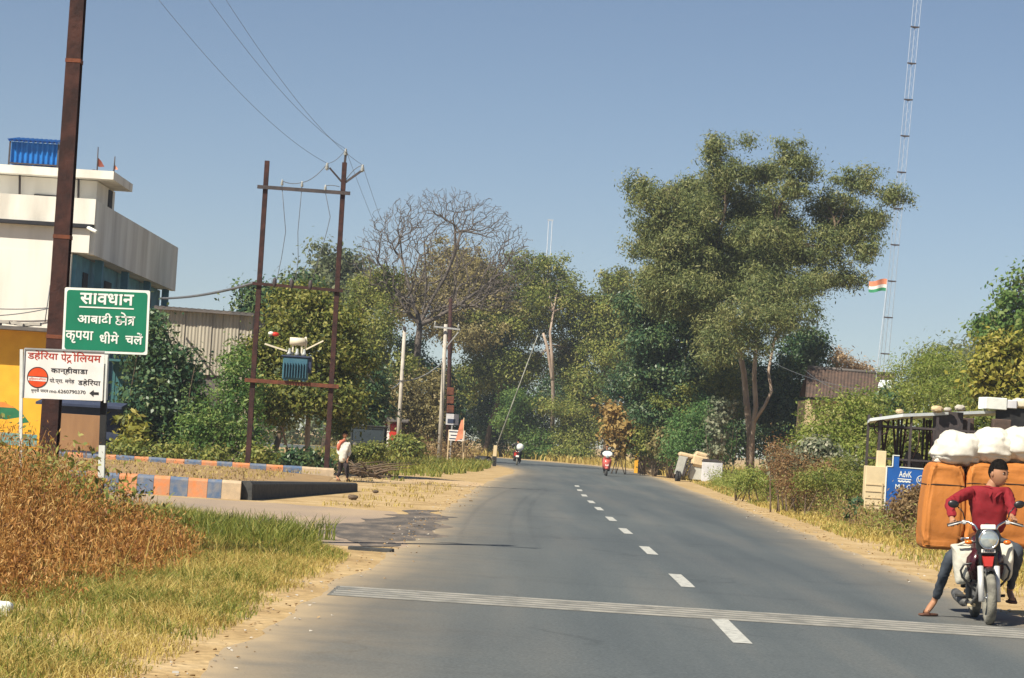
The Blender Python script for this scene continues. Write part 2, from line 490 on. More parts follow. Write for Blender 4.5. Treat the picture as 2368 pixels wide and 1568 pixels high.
# ground: one sheet out past the horizon, finer near the road
m, nt, b = nodes('earth')
tc = nt.nodes.new("ShaderNodeTexCoord")
def nz(scale, det=6, dist=0.0):
    n_ = nt.nodes.new("ShaderNodeTexNoise"); n_.inputs['Scale'].default_value = scale; n_.inputs['Detail'].default_value = det
    n_.inputs['Distortion'].default_value = dist
    nt.links.new(tc.outputs['Object'], n_.inputs['Vector']); return n_.outputs['Fac']
def ramp(src, stops):
    r_ = nt.nodes.new("ShaderNodeValToRGB"); el = r_.color_ramp.elements
    while len(el) < len(stops): el.new(.5)
    for e, (p, c) in zip(el, stops): e.position = p; e.color = (*c, 1)
    nt.links.new(src, r_.inputs[0]); return r_.outputs[0]
def mixc(f, a, b_, mode='MIX'):
    x = nt.nodes.new("ShaderNodeMix"); x.data_type = 'RGBA'; x.blend_type = mode
    if isinstance(f, float): x.inputs[0].default_value = f
    else: nt.links.new(f, x.inputs[0])
    nt.links.new(a, x.inputs[6]); nt.links.new(b_, x.inputs[7]); return x.outputs[2]
c_sand = ramp(nz(.9, 8), [(.28, (.38, .26, .13)), (.5, (.52, .37, .19)), (.72, (.60, .45, .26))])
c_grit = ramp(nz(9, 6), [(.35, (.70, .70, .70)), (.65, (1, 1, 1))])
col = mixc(1.0, c_sand, c_grit, 'MULTIPLY')
nt.links.new(col, b.inputs['Base Color']); b.inputs['Roughness'].default_value = .95; b.inputs['Specular IOR Level'].default_value = .1
bp = nt.nodes.new("ShaderNodeBump"); bp.inputs['Strength'].default_value = .6; bp.inputs['Distance'].default_value = .04
nt.links.new(nz(7, 6), bp.inputs['Height']); nt.links.new(bp.outputs[0], b.inputs['Normal'])
M['earth'] = m
gb = MB()
xs = sorted(set([-700, -300, -120, -60] + list(range(-40, 41, 2)) + [60, 120, 300, 700]))
ys = sorted(set([-90, -60, -20] + list(range(-10, 260, 3)) + [300, 400, 600, 1000]))
vs = [(x, y, 0) for y in ys for x in xs]
gb.add(vs, [(j * len(xs) + i, j * len(xs) + i + 1, (j + 1) * len(xs) + i + 1, (j + 1) * len(xs) + i) for j in range(len(ys) - 1) for i in range(len(xs) - 1)], 0, True)
struct('ground', gb, M['earth'])

# road: left and right edges as measured along the road, bending left at the far end
LEFT = [(-2.6, -40), (-2.25, 0), (-1.95, 16.4), (-1.84, 20.5), (-1.70, 26.5), (-1.5, 33.6), (-1.40, 42), (-1.30, 53), (-1.1, 66), (-.86, 82), (-.25, 107), (.55, 126), (.45, 142), (-.5, 155), (-3, 168), (-9, 180), (-22, 190), (-60, 200)]
RIGHT = [(6.0, -40), (6.0, 0), (6.0, 16.4), (6.0, 20.5), (6.02, 26.5), (6.08, 33.6), (6.22, 42), (6.55, 53), (6.95, 66), (7.35, 82), (7.8, 107), (8.3, 126), (8.6, 142), (8.75, 158), (8.7, 178), (7.2, 197), (1, 216), (-40, 236)]
def dens(tab, per=14):
    out = []
    for i in range(len(tab) - 1):
        for k in range(per):
            t = k / per
            out.append((tab[i][0] + (tab[i + 1][0] - tab[i][0]) * t, tab[i][1] + (tab[i + 1][1] - tab[i][1]) * t))
    out.append(tab[-1]); return out
def ragged(p, amp, seed):
    return (p[0] + amp * mnoise.fractal(Vector((seed, p[1] * .45, 0)), 1, 2, 4), p[1])
m, nt, b = nodes('asphalt')
tc = nt.nodes.new("ShaderNodeTexCoord")
mp = nt.nodes.new("ShaderNodeMapping"); mp.inputs['Scale'].default_value = (1.1, .055, 1); nt.links.new(tc.outputs['Object'], mp.inputs[0])
n1 = nt.nodes.new("ShaderNodeTexNoise"); n1.inputs['Scale'].default_value = 1.0; n1.inputs['Detail'].default_value = 6; nt.links.new(mp.outputs[0], n1.inputs['Vector'])
c1 = ramp(n1.outputs['Fac'], [(.3, (.084, .101, .112)), (.5, (.104, .121, .130)), (.72, (.138, .146, .146))])
mp2 = nt.nodes.new("ShaderNodeMapping"); mp2.inputs['Scale'].default_value = (.12, .05, 1); nt.links.new(tc.outputs['Object'], mp2.inputs[0])
n2 = nt.nodes.new("ShaderNodeTexNoise"); n2.inputs['Scale'].default_value = 1.0; n2.inputs['Detail'].default_value = 5; nt.links.new(mp2.outputs[0], n2.inputs['Vector'])
c2 = ramp(n2.outputs['Fac'], [(.35, (.85, .85, .87)), (.65, (1.1, 1.08, 1.05))])
c3 = ramp(nz(38, 3), [(.3, (.72, .72, .72)), (.7, (1.2, 1.2, 1.2))])
mp3 = nt.nodes.new("ShaderNodeMapping"); mp3.inputs['Scale'].default_value = (.22, .9, 1); nt.links.new(tc.outputs['Object'], mp3.inputs[0])
n3 = nt.nodes.new("ShaderNodeTexNoise"); n3.inputs['Scale'].default_value = 1.0; n3.inputs['Detail'].default_value = 7; n3.inputs['Distortion'].default_value = .6; nt.links.new(mp3.outputs[0], n3.inputs['Vector'])
c4 = ramp(n3.outputs['Fac'], [(.30, (.88, .88, .89)), (.42, (1, 1, 1)), (.60, (1, 1, 1)), (.74, (1.08, 1.07, 1.05))])
cc = mixc(1.0, mixc(1.0, mixc(1.0, c1, c2, 'MULTIPLY'), c3, 'MULTIPLY'), c4, 'MULTIPLY')
vo = nt.nodes.new("ShaderNodeTexVoronoi"); vo.feature = 'DISTANCE_TO_EDGE'; vo.inputs['Scale'].default_value = .55
mpv = nt.nodes.new("ShaderNodeMapping"); mpv.inputs['Scale'].default_value = (1, .35, 1)
nd = nt.nodes.new("ShaderNodeTexNoise"); nd.inputs['Scale'].default_value = 1.3; nd.inputs['Detail'].default_value = 5
nt.links.new(tc.outputs['Object'], nd.inputs['Vector'])
va = nt.nodes.new("ShaderNodeVectorMath"); va.operation = 'ADD'; nt.links.new(tc.outputs['Object'], va.inputs[0]); nt.links.new(nd.outputs['Color'], va.inputs[1])
nt.links.new(va.outputs[0], mpv.inputs[0]); nt.links.new(mpv.outputs[0], vo.inputs['Vector'])
ck = ramp(vo.outputs['Distance'], [(.0, (.78, .78, .78)), (.012, (.88, .88, .88)), (.03, (1, 1, 1))])
ckm = ramp(nz(.35, 4), [(.50, (0, 0, 0)), (.62, (1, 1, 1))])
cc = mixc(ckm, cc, mixc(1.0, cc, ck, 'MULTIPLY'))
# dust blown over the edges: the share of dust is a mesh attribute, 1 at the edges of the strip
da = nt.nodes.new("ShaderNodeAttribute"); da.attribute_name = 'dust'
dn = nt.nodes.new("ShaderNodeMath"); dn.operation = 'MULTIPLY_ADD'
nt.links.new(nz(1.6, 6), dn.inputs[0]); dn.inputs[1].default_value = 1.3; dn.inputs[2].default_value = -.65
ad = nt.nodes.new("ShaderNodeMath"); ad.operation = 'ADD'; ad.use_clamp = True
nt.links.new(da.outputs['Fac'], ad.inputs[0])
ml = nt.nodes.new("ShaderNodeMath"); ml.operation = 'MULTIPLY'; nt.links.new(dn.outputs[0], ml.inputs[0]); nt.links.new(da.outputs['Fac'], ml.inputs[1])
nt.links.new(ml.outputs[0], ad.inputs[1])
sandc = nt.nodes.new("ShaderNodeRGB"); sandc.outputs[0].default_value = (.40, .31, .20, 1)
cc = mixc(ad.outputs[0], cc, sandc.outputs[0])
nt.links.new(cc, b.inputs['Base Color']); b.inputs['Roughness'].default_value = .82; b.inputs['Specular IOR Level'].default_value = .25
bp = nt.nodes.new("ShaderNodeBump"); bp.inputs['Strength'].default_value = .35; bp.inputs['Distance'].default_value = .01
nt.links.new(nz(60, 3), bp.inputs['Height']); nt.links.new(bp.outputs[0], b.inputs['Normal'])
M['asphalt'] = m
rl = [ragged(p, .16, 1.3) for p in dens(LEFT)]; rr = [ragged(p, .14, 9.1) for p in dens(RIGHT)]
CR = [0, .03, .08, .2, .35, .5, .65, .8, .92, .97, 1]
DU = [1, .62, .25, .05, 0, 0, 0, .0, .18, .55, 1]
rb = MB(); n = len(CR); du = []
for (lx, ly), (rx, ry) in zip(rl, rr):
    for t, d in zip(CR, DU):
        rb.V.append((lx + (rx - lx) * t, ly + (ry - ly) * t, .006)); du.append(d)
for i in range(len(rl) - 1):
    for j in range(n - 1):
        rb.F.append([i * n + j, i * n + j + 1, (i + 1) * n + j + 1, (i + 1) * n + j]); rb.M.append(0); rb.S.append(True)
road = struct('road', rb, M['asphalt'])
a_ = road.data.attributes.new('dust', 'FLOAT', 'POINT'); a_.data.foreach_set('value', du)

# painted markings: worn centre dashes and the crossing rumble strips
m, nt, b = nodes('road_paint')
tc = nt.nodes.new("ShaderNodeTexCoord")
cw = ramp(nz(14, 6), [(.30, (.22, .22, .22)), (.44, (.44, .44, .41)), (.7, (.56, .56, .52))])
nt.links.new(cw, b.inputs['Base Color']); b.inputs['Roughness'].default_value = .7
M['road_paint'] = m
m, nt, b = nodes('worn_road_paint')
tc = nt.nodes.new("ShaderNodeTexCoord")
cw = ramp(nz(3.5, 8), [(.30, (.17, .17, .16)), (.50, (.31, .30, .275)), (.75, (.42, .40, .36))])
nt.links.new(cw, b.inputs['Base Color']); b.inputs['Roughness'].default_value = .75
M['worn_road_paint'] = m
mk = MB()
CX = [(2.20, 10), (2.16, 22), (2.32, 32), (2.40, 42), (2.44, 52), (2.50, 66), (2.58, 80), (2.70, 90), (2.92, 103), (3.3, 118)]
def cx(y): return float(np.interp(y, [q for _, q in CX], [p for p, _ in CX]))
for y in (5.1, 13.7, 22.33, 30.9, 39.7, 48.4, 56.0, 64.4, 71.6, 80.0, 88.6, 97):
    L = 3.0
    for k in range(4):
        y0 = y + L * k / 4; y1 = y + L * (k + 1) / 4
        w = .085
        mk.quad((cx(y0) - w, y0, .011), (cx(y0) + w, y0, .011), (cx(y1) + w, y1, .011), (cx(y1) - w, y1, .011))
struct('centre_line_marking', mk, M['road_paint'])
mk = MB()
for k in range(5):
    y = 25.35 + k * .33
    for i in range(40):
        xa = -1.62 + i * .19; xb = xa + .19
        za, zb = .016, .016
        mk.quad((xa, y, za), (xb, y, zb), (xb, y + .10, zb), (xa, y + .10, za))
        mk.quad((xa, y, .007), (xb, y, .007), (xb, y, zb), (xa, y, za))
for i in range(40):
    xa = -1.66 + i * .192; mk.quad((xa, 25.28, .0085), (xa + .192, 25.28, .0085), (xa + .192, 26.86, .0085), (xa, 26.86, .0085), 1)
struct('rumble_strip_marking', mk, [M['worn_road_paint'], mat('rumble_base', (.17, .165, .15), (.13, .13, .125), .85, 3, detail=8)])

# paved mouth of the side road on the left, and a darker patch
def sheet(name, pts, z, m_, amp=.25, seed=3, per=10):
    mb = MB(); P = []
    for i in range(len(pts)):
        a = Vector((*pts[i], 0)); b2 = Vector((*pts[(i + 1) % len(pts)], 0))
        for k in range(per):
            q = a.lerp(b2, k / per)
            P.append((q.x + amp * mnoise.fractal(Vector((q.x * .5, q.y * .3, seed)), 1, 2, 4), q.y + 2.5 * amp * mnoise.fractal(Vector((q.x * .6, q.y * .3, seed + 9)), 1, 2, 4), z))
    mb.add(P, [list(range(len(P)))])
    return struct(name, mb, m_)
M['dusty_tar'] = mat('dusty_tar', (.30, .235, .185), (.40, .30, .205), .9, .55, detail=9, bump=.3, bscale=20, stretch=(1, .35, 1))
M['dark_tar'] = mat('dark_tar', (.095, .085, .078), (.25, .20, .155), .8, 1.6, detail=9, bump=.8, bscale=9, stretch=(1.6, .4, 1), lo=.42, hi=.7)
sheet('side_road', [(-40, 38.0), (-8, 39.0), (-4.5, 38.0), (-2.2, 36), (-1.35, 37), (-1.25, 48), (-2.4, 53), (-4.6, 53.8), (-40, 53.6)], .003, M['dusty_tar'])
sheet('dark_asphalt_patch', [(-3.2, 40.2), (-2.0, 37.0), (-1.55, 36.5), (-1.35, 42), (-1.25, 50), (-1.2, 56), (-1.9, 54), (-2.3, 47)], .0075, M['dark_tar'], .55, 5, 40)  # irregular patch of darker tone along the road edge
M['pink_soil'] = mat('pink_soil', (.47, .33, .19), (.55, .40, .23), .95, 1.2, detail=8, bump=.4)
sheet('dirt_path', [(-40, 84), (-9, 83), (-5, 80.5), (-2.5, 84), (-1.0, 84), (-.75, 92), (-3, 98), (-9, 99), (-40, 101)], .003, M['pink_soil'], .5, 8)

# traffic island behind its painted kerb
isl = MB()
P = [(-24, 55.0), (-5.7, 55.05), (-4.35, 68.0), (-5.3, 79.2), (-24, 78.0)]
top = []
for i in range(len(P)):
    a = Vector((*P[i], 0)); b2 = Vector((*P[(i + 1) % len(P)], 0))
    for k in range(6):
        q = a.lerp(b2, k / 6); top.append((q.x, q.y, (.26 if q.y < 60 or q.x < -6.5 else .17) + .05 * mnoise.noise(Vector((q.x, q.y, 1)))))
nn = len(top)
isl.add([(p[0], p[1], 0) for p in top] + top, [list(range(nn, 2 * nn))] + [(i, (i + 1) % nn, nn + (i + 1) % nn, nn + i) for i in range(nn)])
struct('traffic_island', isl, M['soil'])

def kerb(name, p0, p1, hgt, thick, label, pattern, blk, seed, hgt1=None):
    h0 = hgt; h1 = hgt1 or hgt
    rng = random.Random(seed)
    p0 = Vector(p0); p1 = Vector(p1); d = (p1 - p0); L = d.length; d.normalize(); nrm = Vector((-d.y, d.x, 0))
    mb = MB(); n = max(1, int(L / blk)); cuts = [0] + [L * (i + rng.uniform(-.12, .12)) / n for i in range(1, n)] + [L]
    for i in range(n):
        mi = pattern(i, n)
        a, b2 = cuts[i], cuts[i + 1] - .006
        sub = 2
        for k in range(sub):
            s0 = a + (b2 - a) * k / sub; s1 = a + (b2 - a) * (k + 1) / sub
            def wob(s, q): return .02 * mnoise.noise(Vector((s * 1.3, q * 3.7, seed)))
            def prof(s):
                c = p0 + d * s; hgt = h0 + (h1 - h0) * s / L
                w = thick / 2
                return [c - nrm * (w + wob(s, 1)), c - nrm * (w * .93 + wob(s, 2)) + Vector((0, 0, hgt * .86)), c - nrm * (w * .7) + Vector((0, 0, hgt + wob(s, 3))),
                        c + nrm * (w * .7) + Vector((0, 0, hgt + wob(s, 4))), c + nrm * (w * .93) + Vector((0, 0, hgt * .86)), c + nrm * w]
            A, B = prof(s0), prof(s1)
            fs = [(j, 6 + j, 7 + j, j + 1) for j in range(5)]
            if k == 0: fs.append(tuple(range(6)))
            if k == sub - 1: fs.append(tuple(range(11, 5, -1)))
            mb.add(A + B, fs, mi)
    o = obj(name, mb, [M['kerb_orange'], M['kerb_blue'], M['kerb_bare'], M['kerb_black']], org=p0)
    tag(o, label, 'kerb', 'low kerbs round the traffic island')
    return o
alt = lambda i, n: 2 if i >= n - 1 else (i % 2)
kerb('painted_kerb', (-23.6, 54.2, 0), (-5.55, 54.75, 0), .40, .42, 'nearer kerb painted in orange and blue blocks, running left of the black kerb', alt, .365, 4)
kerb('painted_kerb', (-23.6, 77.6, 0), (-5.25, 79.5, 0), .40, .34, 'farther kerb painted in orange and blue blocks, along the foot of the bushes', lambda i, n: 2 if i >= n - 2 else (i + (i * i) % 3 // 2) % 2, .50, 9)
kerb('black_kerb', (-5.52, 54.72, 0), (-4.05, 68.4, 0), .40, .42, 'plain black kerb at the road end of the traffic island', lambda i, n: 3, 14, 3, .23)

# ================================================================== LEFT ROADSIDE
# tall rusty pole in front
pole_base = ground_at(100, 1243); pole_base.z = 0
PT = at(207, -400, pole_base.y)
pole = thing('utility_pole', pole_base, 'tall rust brown steel pole standing behind the two signs, nearest pole to the road', 'pole')
mb = MB()
ax = (PT - pole_base).normalized(); L = (PT - pole_base).length
sx = Vector((1, 0, 0)); sx = (sx - ax * sx.dot(ax)).normalized(); sy = ax.cross(sx)
rotp = Matrix((sx, sy, ax)).transposed()
def ibeam(mb, c0, c1, w0, w1, rot, m=0):
    c0 = Vector(c0); c1 = Vector(c1)
    for (xo, yo, wx, wy) in ((0, -.46, 1, .14), (0, .46, 1, .14), (0, 0, .16, .78)):
        vs = []
        for c, w in ((c0, w0), (c1, w1)):
            for x, y in ((-1, -1), (1, -1), (1, 1), (-1, 1)):
                vs.append(c + rot @ Vector(((xo + x * wx / 2) * w, (yo + y * wy / 2) * w, 0)))
        mb.add(vs, [(0, 1, 2, 3), (7, 6, 5, 4), (0, 4, 5, 1), (1, 5, 6, 2), (2, 6, 7, 3), (3, 7, 4, 0)], m)
ibeam(mb, pole_base - ax * .2, PT, .235, .165, rotp)
obj('shaft', mb, M['rust_steel'], pole)
for z in (2.6, 3.9, 6.2):
    mb = MB(); c = pole_base + ax * z
    mb.box(c, (.25 - .008 * z, .26 - .008 * z, .05), rotp); obj('clamp_band', mb, M['rust_light'], pole)
arm_c = pole_base + ax * (L - .55)
mb = MB(); mb.bar(arm_c + Vector((-.75, -.13, 0)), arm_c + Vector((.75, -.13, 0)), .08, .08)
obj('crossarm', mb, M['dark_steel'], pole)
def insulator(parent, c, h=.26, r=.07, up=Vector((0, 0, 1))):
    mb = MB(); c = Vector(c); pts = []; rs = []
    for t, q in ((0, .25), (.1, .3), (.15, 1), (.3, .6), (.36, .95), (.5, .5), (.56, .85), (.72, .4), (.8, .55), (1, .35)):
        pts.append(c + up * h * t); rs.append(r * q)
    mb.tube(pts, rs, 10)
    return obj('insulator', mb, M['porcelain'], parent)
WS = [at(150, -425, pole_base.y - .13), at(215, -455, pole_base.y - .13), at(292, -425, pole_base.y - .13)]
WS = [arm_c + Vector((-.62, -.13, .28)), arm_c + Vector((0, -.13, .62)), arm_c + Vector((.62, -.13, .28))]
for p in (WS[0], WS[1], WS[2]): insulator(pole, p - Vector((0, 0, .26)))

# signs
GY = 30.0
def plane_fn(o, right, nrm, up):
    return lambda x, y, z: o + right * x + nrm * y + up * z
TL = at(144, 664, GY)
sg_base = at(236, 1281, GY); sg_base.z = 0
sign = thing('caution_sign', sg_base, 'green road sign with white Hindi lettering on a black and white banded post', 'sign')
o_ = at(143, 813, GY); w_ = 1.0; h_ = .755
roll_s = R(1.3)
rt = Vector((math.cos(roll_s), 0, math.sin(roll_s))); up_ = Vector((-math.sin(roll_s), 0, math.cos(roll_s))); nr = Vector((0, 1, 0))
fr = plane_fn(o_, rt, nr, up_)
def rrect(x0, z0, x1, z1, r, k=5):
    P = []
    for cx_, cz_, a0 in ((x1 - r, z0 + r, -90), (x1 - r, z1 - r, 0), (x0 + r, z1 - r, 90), (x0 + r, z0 + r, 180)):
        for i in range(k + 1):
            a = R(a0 + 90 * i / k); P.append((cx_ + r * math.cos(a), cz_ + r * math.sin(a)))
    return P
mb = MB(); mb.prism(rrect(0, 0, w_, h_, .02), .012, 0, 0, fr)
obj('border', mb, M['sign_white'], sign)
mb = MB(); mb.prism(rrect(.028, .028, w_ - .028, h_ - .028, .035), -.003, -.0005, 0, fr)
panel = obj('panel', mb, M['sign_green'], sign)
fr2 = plane_fn(o_ - nr * .004, rt, nr, up_)
def ksha(mb, x, z, w, h, wd, fr, m=0):      # the joined letter that the font lacks
    stroke(mb, [(x, z + h), (x + w, z + h)], wd, fr, m)
    stroke(mb, [(x + w * .82, z + h), (x + w * .82, z)], wd, fr, m)
    P = [(.46, 1), (.24, .92), (.12, .78), (.22, .63), (.46, .58), (.22, .52), (.07, .36), (.10, .16), (.28, .06), (.45, .14), (.47, .30), (.34, .40), (.56, .40), (.82, .46)]
    Q = []
    for k in range(len(P) - 1):
        p0, p1, p2, p3 = P[max(k - 1, 0)], P[k], P[k + 1], P[min(k + 2, len(P) - 1)]
        for t in (0, .25, .5, .75):
            Q.append(tuple(.5 * (2 * p1[a] + (p2[a] - p0[a]) * t + (2 * p0[a] - 5 * p1[a] + 4 * p2[a] - p3[a]) * t * t + (3 * p1[a] - p0[a] - 3 * p2[a] + p3[a]) * t ** 3) for a in (0, 1)))
    Q.append(P[-1])
    stroke(mb, [(x + w * a, z + h * b_) for a, b_ in Q], wd * .8, fr, m)
def tra(mb, x, z, w, h, wd, fr, m=0):
    stroke(mb, [(x, z + h), (x + w, z + h)], wd, fr, m)
    stroke(mb, [(x + w * .72, z + h), (x + w * .72, z)], wd, fr, m)
    stroke(mb, [(x + w * .72, z + h * .66), (x + w * .30, z + h * .66), (x + w * .10, z + h * .52)], wd * .9, fr, m)
    stroke(mb, [(x + w * .62, z + h * .62), (x + w * .36, z + h * .36), (x + w * .10, z + h * .14)], wd * .9, fr, m)
def matra_e(mb, x, z, wd, fr, s=.05, m=0): stroke(mb, [(x, z), (x - s * .5, z + s * .75), (x - s * 1.2, z + s)], wd, fr, m)
mb = MB()
text_mb(mb, 'सावधान', fr2, .185, .565, .63, .135, .022)
stroke(mb, [(.18, .532), (.82, .532)], .016, fr2)
text_mb(mb, 'आबादी', fr2, .165, .335, .405, .135, .020)
ksha(mb, .610, .335, .15, .098, .0165, fr2); matra_e(mb, .733, .433, .017, fr2); tra(mb, .755, .335, .085, .098, .019, fr2)
text_mb(mb, 'कृपया', fr2, .035, .105, .325, .145, .020)
text_mb(mb, 'धीमे', fr2, .435, .115, .225, .14, .020)
text_mb(mb, 'चलें', fr2, .735, .115, .205, .14, .020)
obj('lettering', mb, M['sign_white'], panel)
px_ = fr(.50, .05, 0).x
ptop = at(247, 740, GY + .05); pbot = at(232.5, 1150, GY + .05); dv = (ptop - pbot).normalized()
pb0 = pbot - dv * (pbot.z + .1) / dv.z
def post_seg(mb, va, vb, w=.078, m=0):
    a = pb0 + dv * ((va) / dv.z); b2 = pb0 + dv * ((vb) / dv.z); mb.bar(a, b2, w, w * .9, m)
zz = lambda v: at(240, v, GY + .05).z + .1
mb = MB()
post_seg(mb, 0, zz(1105), m=1); post_seg(mb, zz(1105), zz(1030), m=0); post_seg(mb, zz(1030), zz(925), m=1); post_seg(mb, zz(925), zz(800), m=0); post_seg(mb, zz(800), zz(690), m=0)
obj('post', mb, [M['post_white'], M['post_black']], sign)
mb = MB()
mb.bar(fr(.2, .03, .2), fr(.8, .03, .2), .03, .04); mb.bar(fr(.2, .03, .55), fr(.8, .03, .55), .03, .04)
obj('back_rail', mb, M['galv'], sign)

WY = 29.9
wb_base = at(48, 1290, WY); wb_base.z = 0
wsg = thing('petrol_station_sign', wb_base, 'white hand painted board with red heading, orange disc and left arrow under the green sign', 'sign')
o2 = at(52, 920, WY); fw = plane_fn(o2, rt, nr, up_); W2, H2 = .93, .575
mb = MB(); mb.prism(rrect(0, 0, W2, H2, .008, 2), .015, 0, 0, fw); wpan = obj('panel', mb, M['board_white'], wsg)
mb = MB()
mb.bar(fw(0, -.006, H2), fw(W2, -.006, H2), .018, .018); mb.bar(fw(0, -.006, 0), fw(0, -.006, H2), .014, .014)
obj('frame_edge', mb, M['galv'], wsg)
mb = MB()
text_mb(mb, 'डहेिरया', fw, .035, .445, .355, .115, .010); text_mb(mb, 'पेट', fw, .425, .445, .125, .115, .010)
stroke(mb, [(.500, .425), (.525, .452), (.550, .425)], .012, fw)
text_mb(mb, 'ोिलयम', fw, .548, .445, .345, .115, .010)
obj('red_lettering', mb, M['ink_red'], wpan)
mb = MB()
text_mb(mb, 'कान्हीवाडा', fw, .315, .285, .43, .095, .012)
text_mb(mb, 'पो.प्रा. मगेह', fw, .305, .175, .29, .075, .006); text_mb(mb, 'डहेिरया', fw, .635, .165, .265, .085, .008)
text_mb(mb, 'मुन्नी यादव', fw, .095, .062, .20, .058, .004); text_mb(mb, 'mo.6260790370', fw, .31, .072, .42, .042, .006)
obj('black_lettering', mb, M['ink_black'], wpan)
mb = MB()
mb.add([fw(x, -.004, z) for x, z in ((.775, .085), (.825, .125), (.825, .100), (.885, .100), (.885, .070), (.825, .070), (.825, .045))], [(0, 1, 2, 5, 6), (2, 3, 4, 5)])
obj('arrow_mark', mb, M['ink_black'], wpan)
mb = MB()
C_ = (.165, .245); Rd = .118
mb.add([fw(C_[0] + Rd * math.cos(a), -.003, C_[1] + Rd * 1.0 * math.sin(a)) for a in [2 * math.pi * i / 40 for i in range(40)]], [list(range(40))], 0)
stroke(mb, [(C_[0] + Rd * math.cos(a), C_[1] + Rd * math.sin(a)) for a in [2 * math.pi * i / 40 for i in range(41)]], .010, fw, 1, .0045)
stroke(mb, [(C_[0] - Rd * .93, C_[1] - .016), (C_[0] + Rd * .93, C_[1] - .022)], .046, fw, 2, .005)
stroke(mb, [(C_[0] - Rd * .93, C_[1] + .010), (C_[0] + Rd * .93, C_[1] + .004)], .008, fw, 1, .006)
text_mb(mb, 'इिडयनऑयल', fw, C_[0] - .098, C_[1] - .037, .196, .036, .0, 0, .007)
obj('round_emblem', mb, [M['logo_orange'], M['ink_black'], M['board_white']], wpan)
mb = MB()
a = at(50, 808, WY + .02); b2 = at(46, 1200, WY + .02); dd = (a - b2).normalized(); b2 = b2 - dd * (b2.z + .1) / dd.z
mb.bar(b2, a, .035, .035)
obj('leg', mb, M['post_white'], wsg)
mb = MB(); c = fw(W2 - .04, .03, 0)
mb.bar(fw(W2 + .03, .025, -.02), fw(W2 + .03, .025, H2 * .9), .06, .02)
obj('side_batten', mb, M['post_white'], wsg)

# transformer structure: two rust coloured posts with cross members
PY = 79.6
B1 = ground_at(573, 1100); B2 = ground_at(752, 1112); B1.z = B2.z = .2
B1.y = B2.y = PY
T1 = at(618, 372, PY); T2 = at(797, 376, PY)
hf = thing('double_pole_stand', (B1 + B2) / 2, 'two rust brown steel posts joined by cross members on the traffic island', 'power pole frame')
def post(mb, b0, t0, w):
    a = (t0 - b0).normalized(); x = Vector((1, 0, 0)); x = (x - a * x.dot(a)).normalized(); y = a.cross(x)
    ibeam(mb, b0 - a * .3, t0, w, w * .92, Matrix((x, y, a)).transposed())
def onpost(b0, t0, v, side):
    lo_, hi_ = 0.0, 1.0
    for _ in range(40):
        m_ = (lo_ + hi_) / 2; p = b0.lerp(t0, m_)
        # project back to the print row
        if row(p) > v: lo_ = m_
        else: hi_ = m_
    return b0.lerp(t0, lo_)
CAMI = camo.matrix_world.inverted()
def proj(p):
    q = CAMI @ Vector(p); return 1184 + FPX * q.x / -q.z, 784 - FPX * q.y / -q.z
def row(p): return proj(p)[1]
mb = MB(); post(mb, B1, T1, .155); obj('post', mb, M['rust_steel'], hf)
mb = MB(); post(mb, B2, T2, .155); obj('post', mb, M['rust_steel'], hf)
def cross(v1, v2, ext, w, h, mname, nm='cross_member', dy=0.0):
    p = onpost(B1, T1, v1, 0); q = onpost(B2, T2, v2, 0); d = (q - p).normalized(); off = Vector((0, dy, 0))
    mb = MB(); mb.bar(p - d * ext + off, q + d * ext + off, w, h); obj(nm, mb, M[mname], hf); return p, q
pa = cross(434, 447, .24, .07, .11, 'dark_steel', dy=-.14)
pb = cross(657, 672, .20, .06, .09, 'rust_steel', dy=-.14)
pc = cross(880, 893, .24, .10, .12, 'rust_light', dy=-.15)
mb = MB(); s0 = T2 + Vector((0, 0, -.15)); s1 = at(800, 352, PY); mb.bar(s0, s1, .07, .07); s2 = at(796, 365, PY)
obj('top_spike', mb, M['dark_steel'], hf)
mb = MB(); v0 = onpost(B2, T2, 425, 0); vl = at(762, 388, PY - .1); vr = at(836, 395, PY - .1)
mb.bar(v0, vl, .05, .05); mb.bar(v0, vr, .06, .06)
obj('v_arm', mb, M['dark_steel'], hf)
wt = [at(757, 378, PY - .1), at(800, 345, PY), at(839, 382, PY - .1)]
for p in wt: insulator(hf, p - Vector((0, 0, .22)), .24, .075)
drops = [(652, 424, 644, 640), (698, 428, 690, 640), (752, 436, 750, 560)]
mb = MB(); mb2 = MB()
ins_top = []
for i, (u0, v0_, u1, v1_) in enumerate(drops):
    a = at(u0, v0_ + 6, PY - .14); b2 = at(u1, v1_, PY - .14); m_ = a.lerp(b2, .5) + Vector((.12 * (-1) ** i + .05, 0, 0))
    e = onpost(B1, T1, 655, 0).lerp(onpost(B2, T2, 668, 0), (.20, .42, .66)[i]) + Vector((0, -.14, 0))
    mb.tube([a, a.lerp(m_, .5), m_, m_.lerp(b2, .6), b2.lerp(e, .4), e], .011, 5)
    mb2 = MB(); mb2.ell(e + Vector((0, 0, .05)), (.07, .07, .16), 0, 10, 8); obj('fuse_holder', mb2, M['dark_steel'], hf)
    insulator(hf, at(u0, v0_ + 6, PY - .14), .20, .055)
    ins_top.append(at(u0, v0_ - 6, PY - .14))
obj('drop_wire', mb, M['wire'], hf)
mb = MB()
def sagline(a, b2, sag, k=10): return [a.lerp(b2, i / k) - Vector((0, 0, sag * 4 * (i / k) * (1 - i / k))) for i in range(k + 1)]
mb.tube(sagline(wt[0], ins_top[1], .12), .012, 5); mb.tube(sagline(ins_top[1], ins_top[0], .06), .012, 5); mb.tube(sagline(at(785, 432, PY - .14), ins_top[2], -.03), .012, 5)
mb.tube(sagline(wt[1], wt[0], .1), .009, 5); mb.tube(sagline(wt[2], v0, -.12), .012, 5)
obj('jumper_wire', mb, M['wire'], hf)
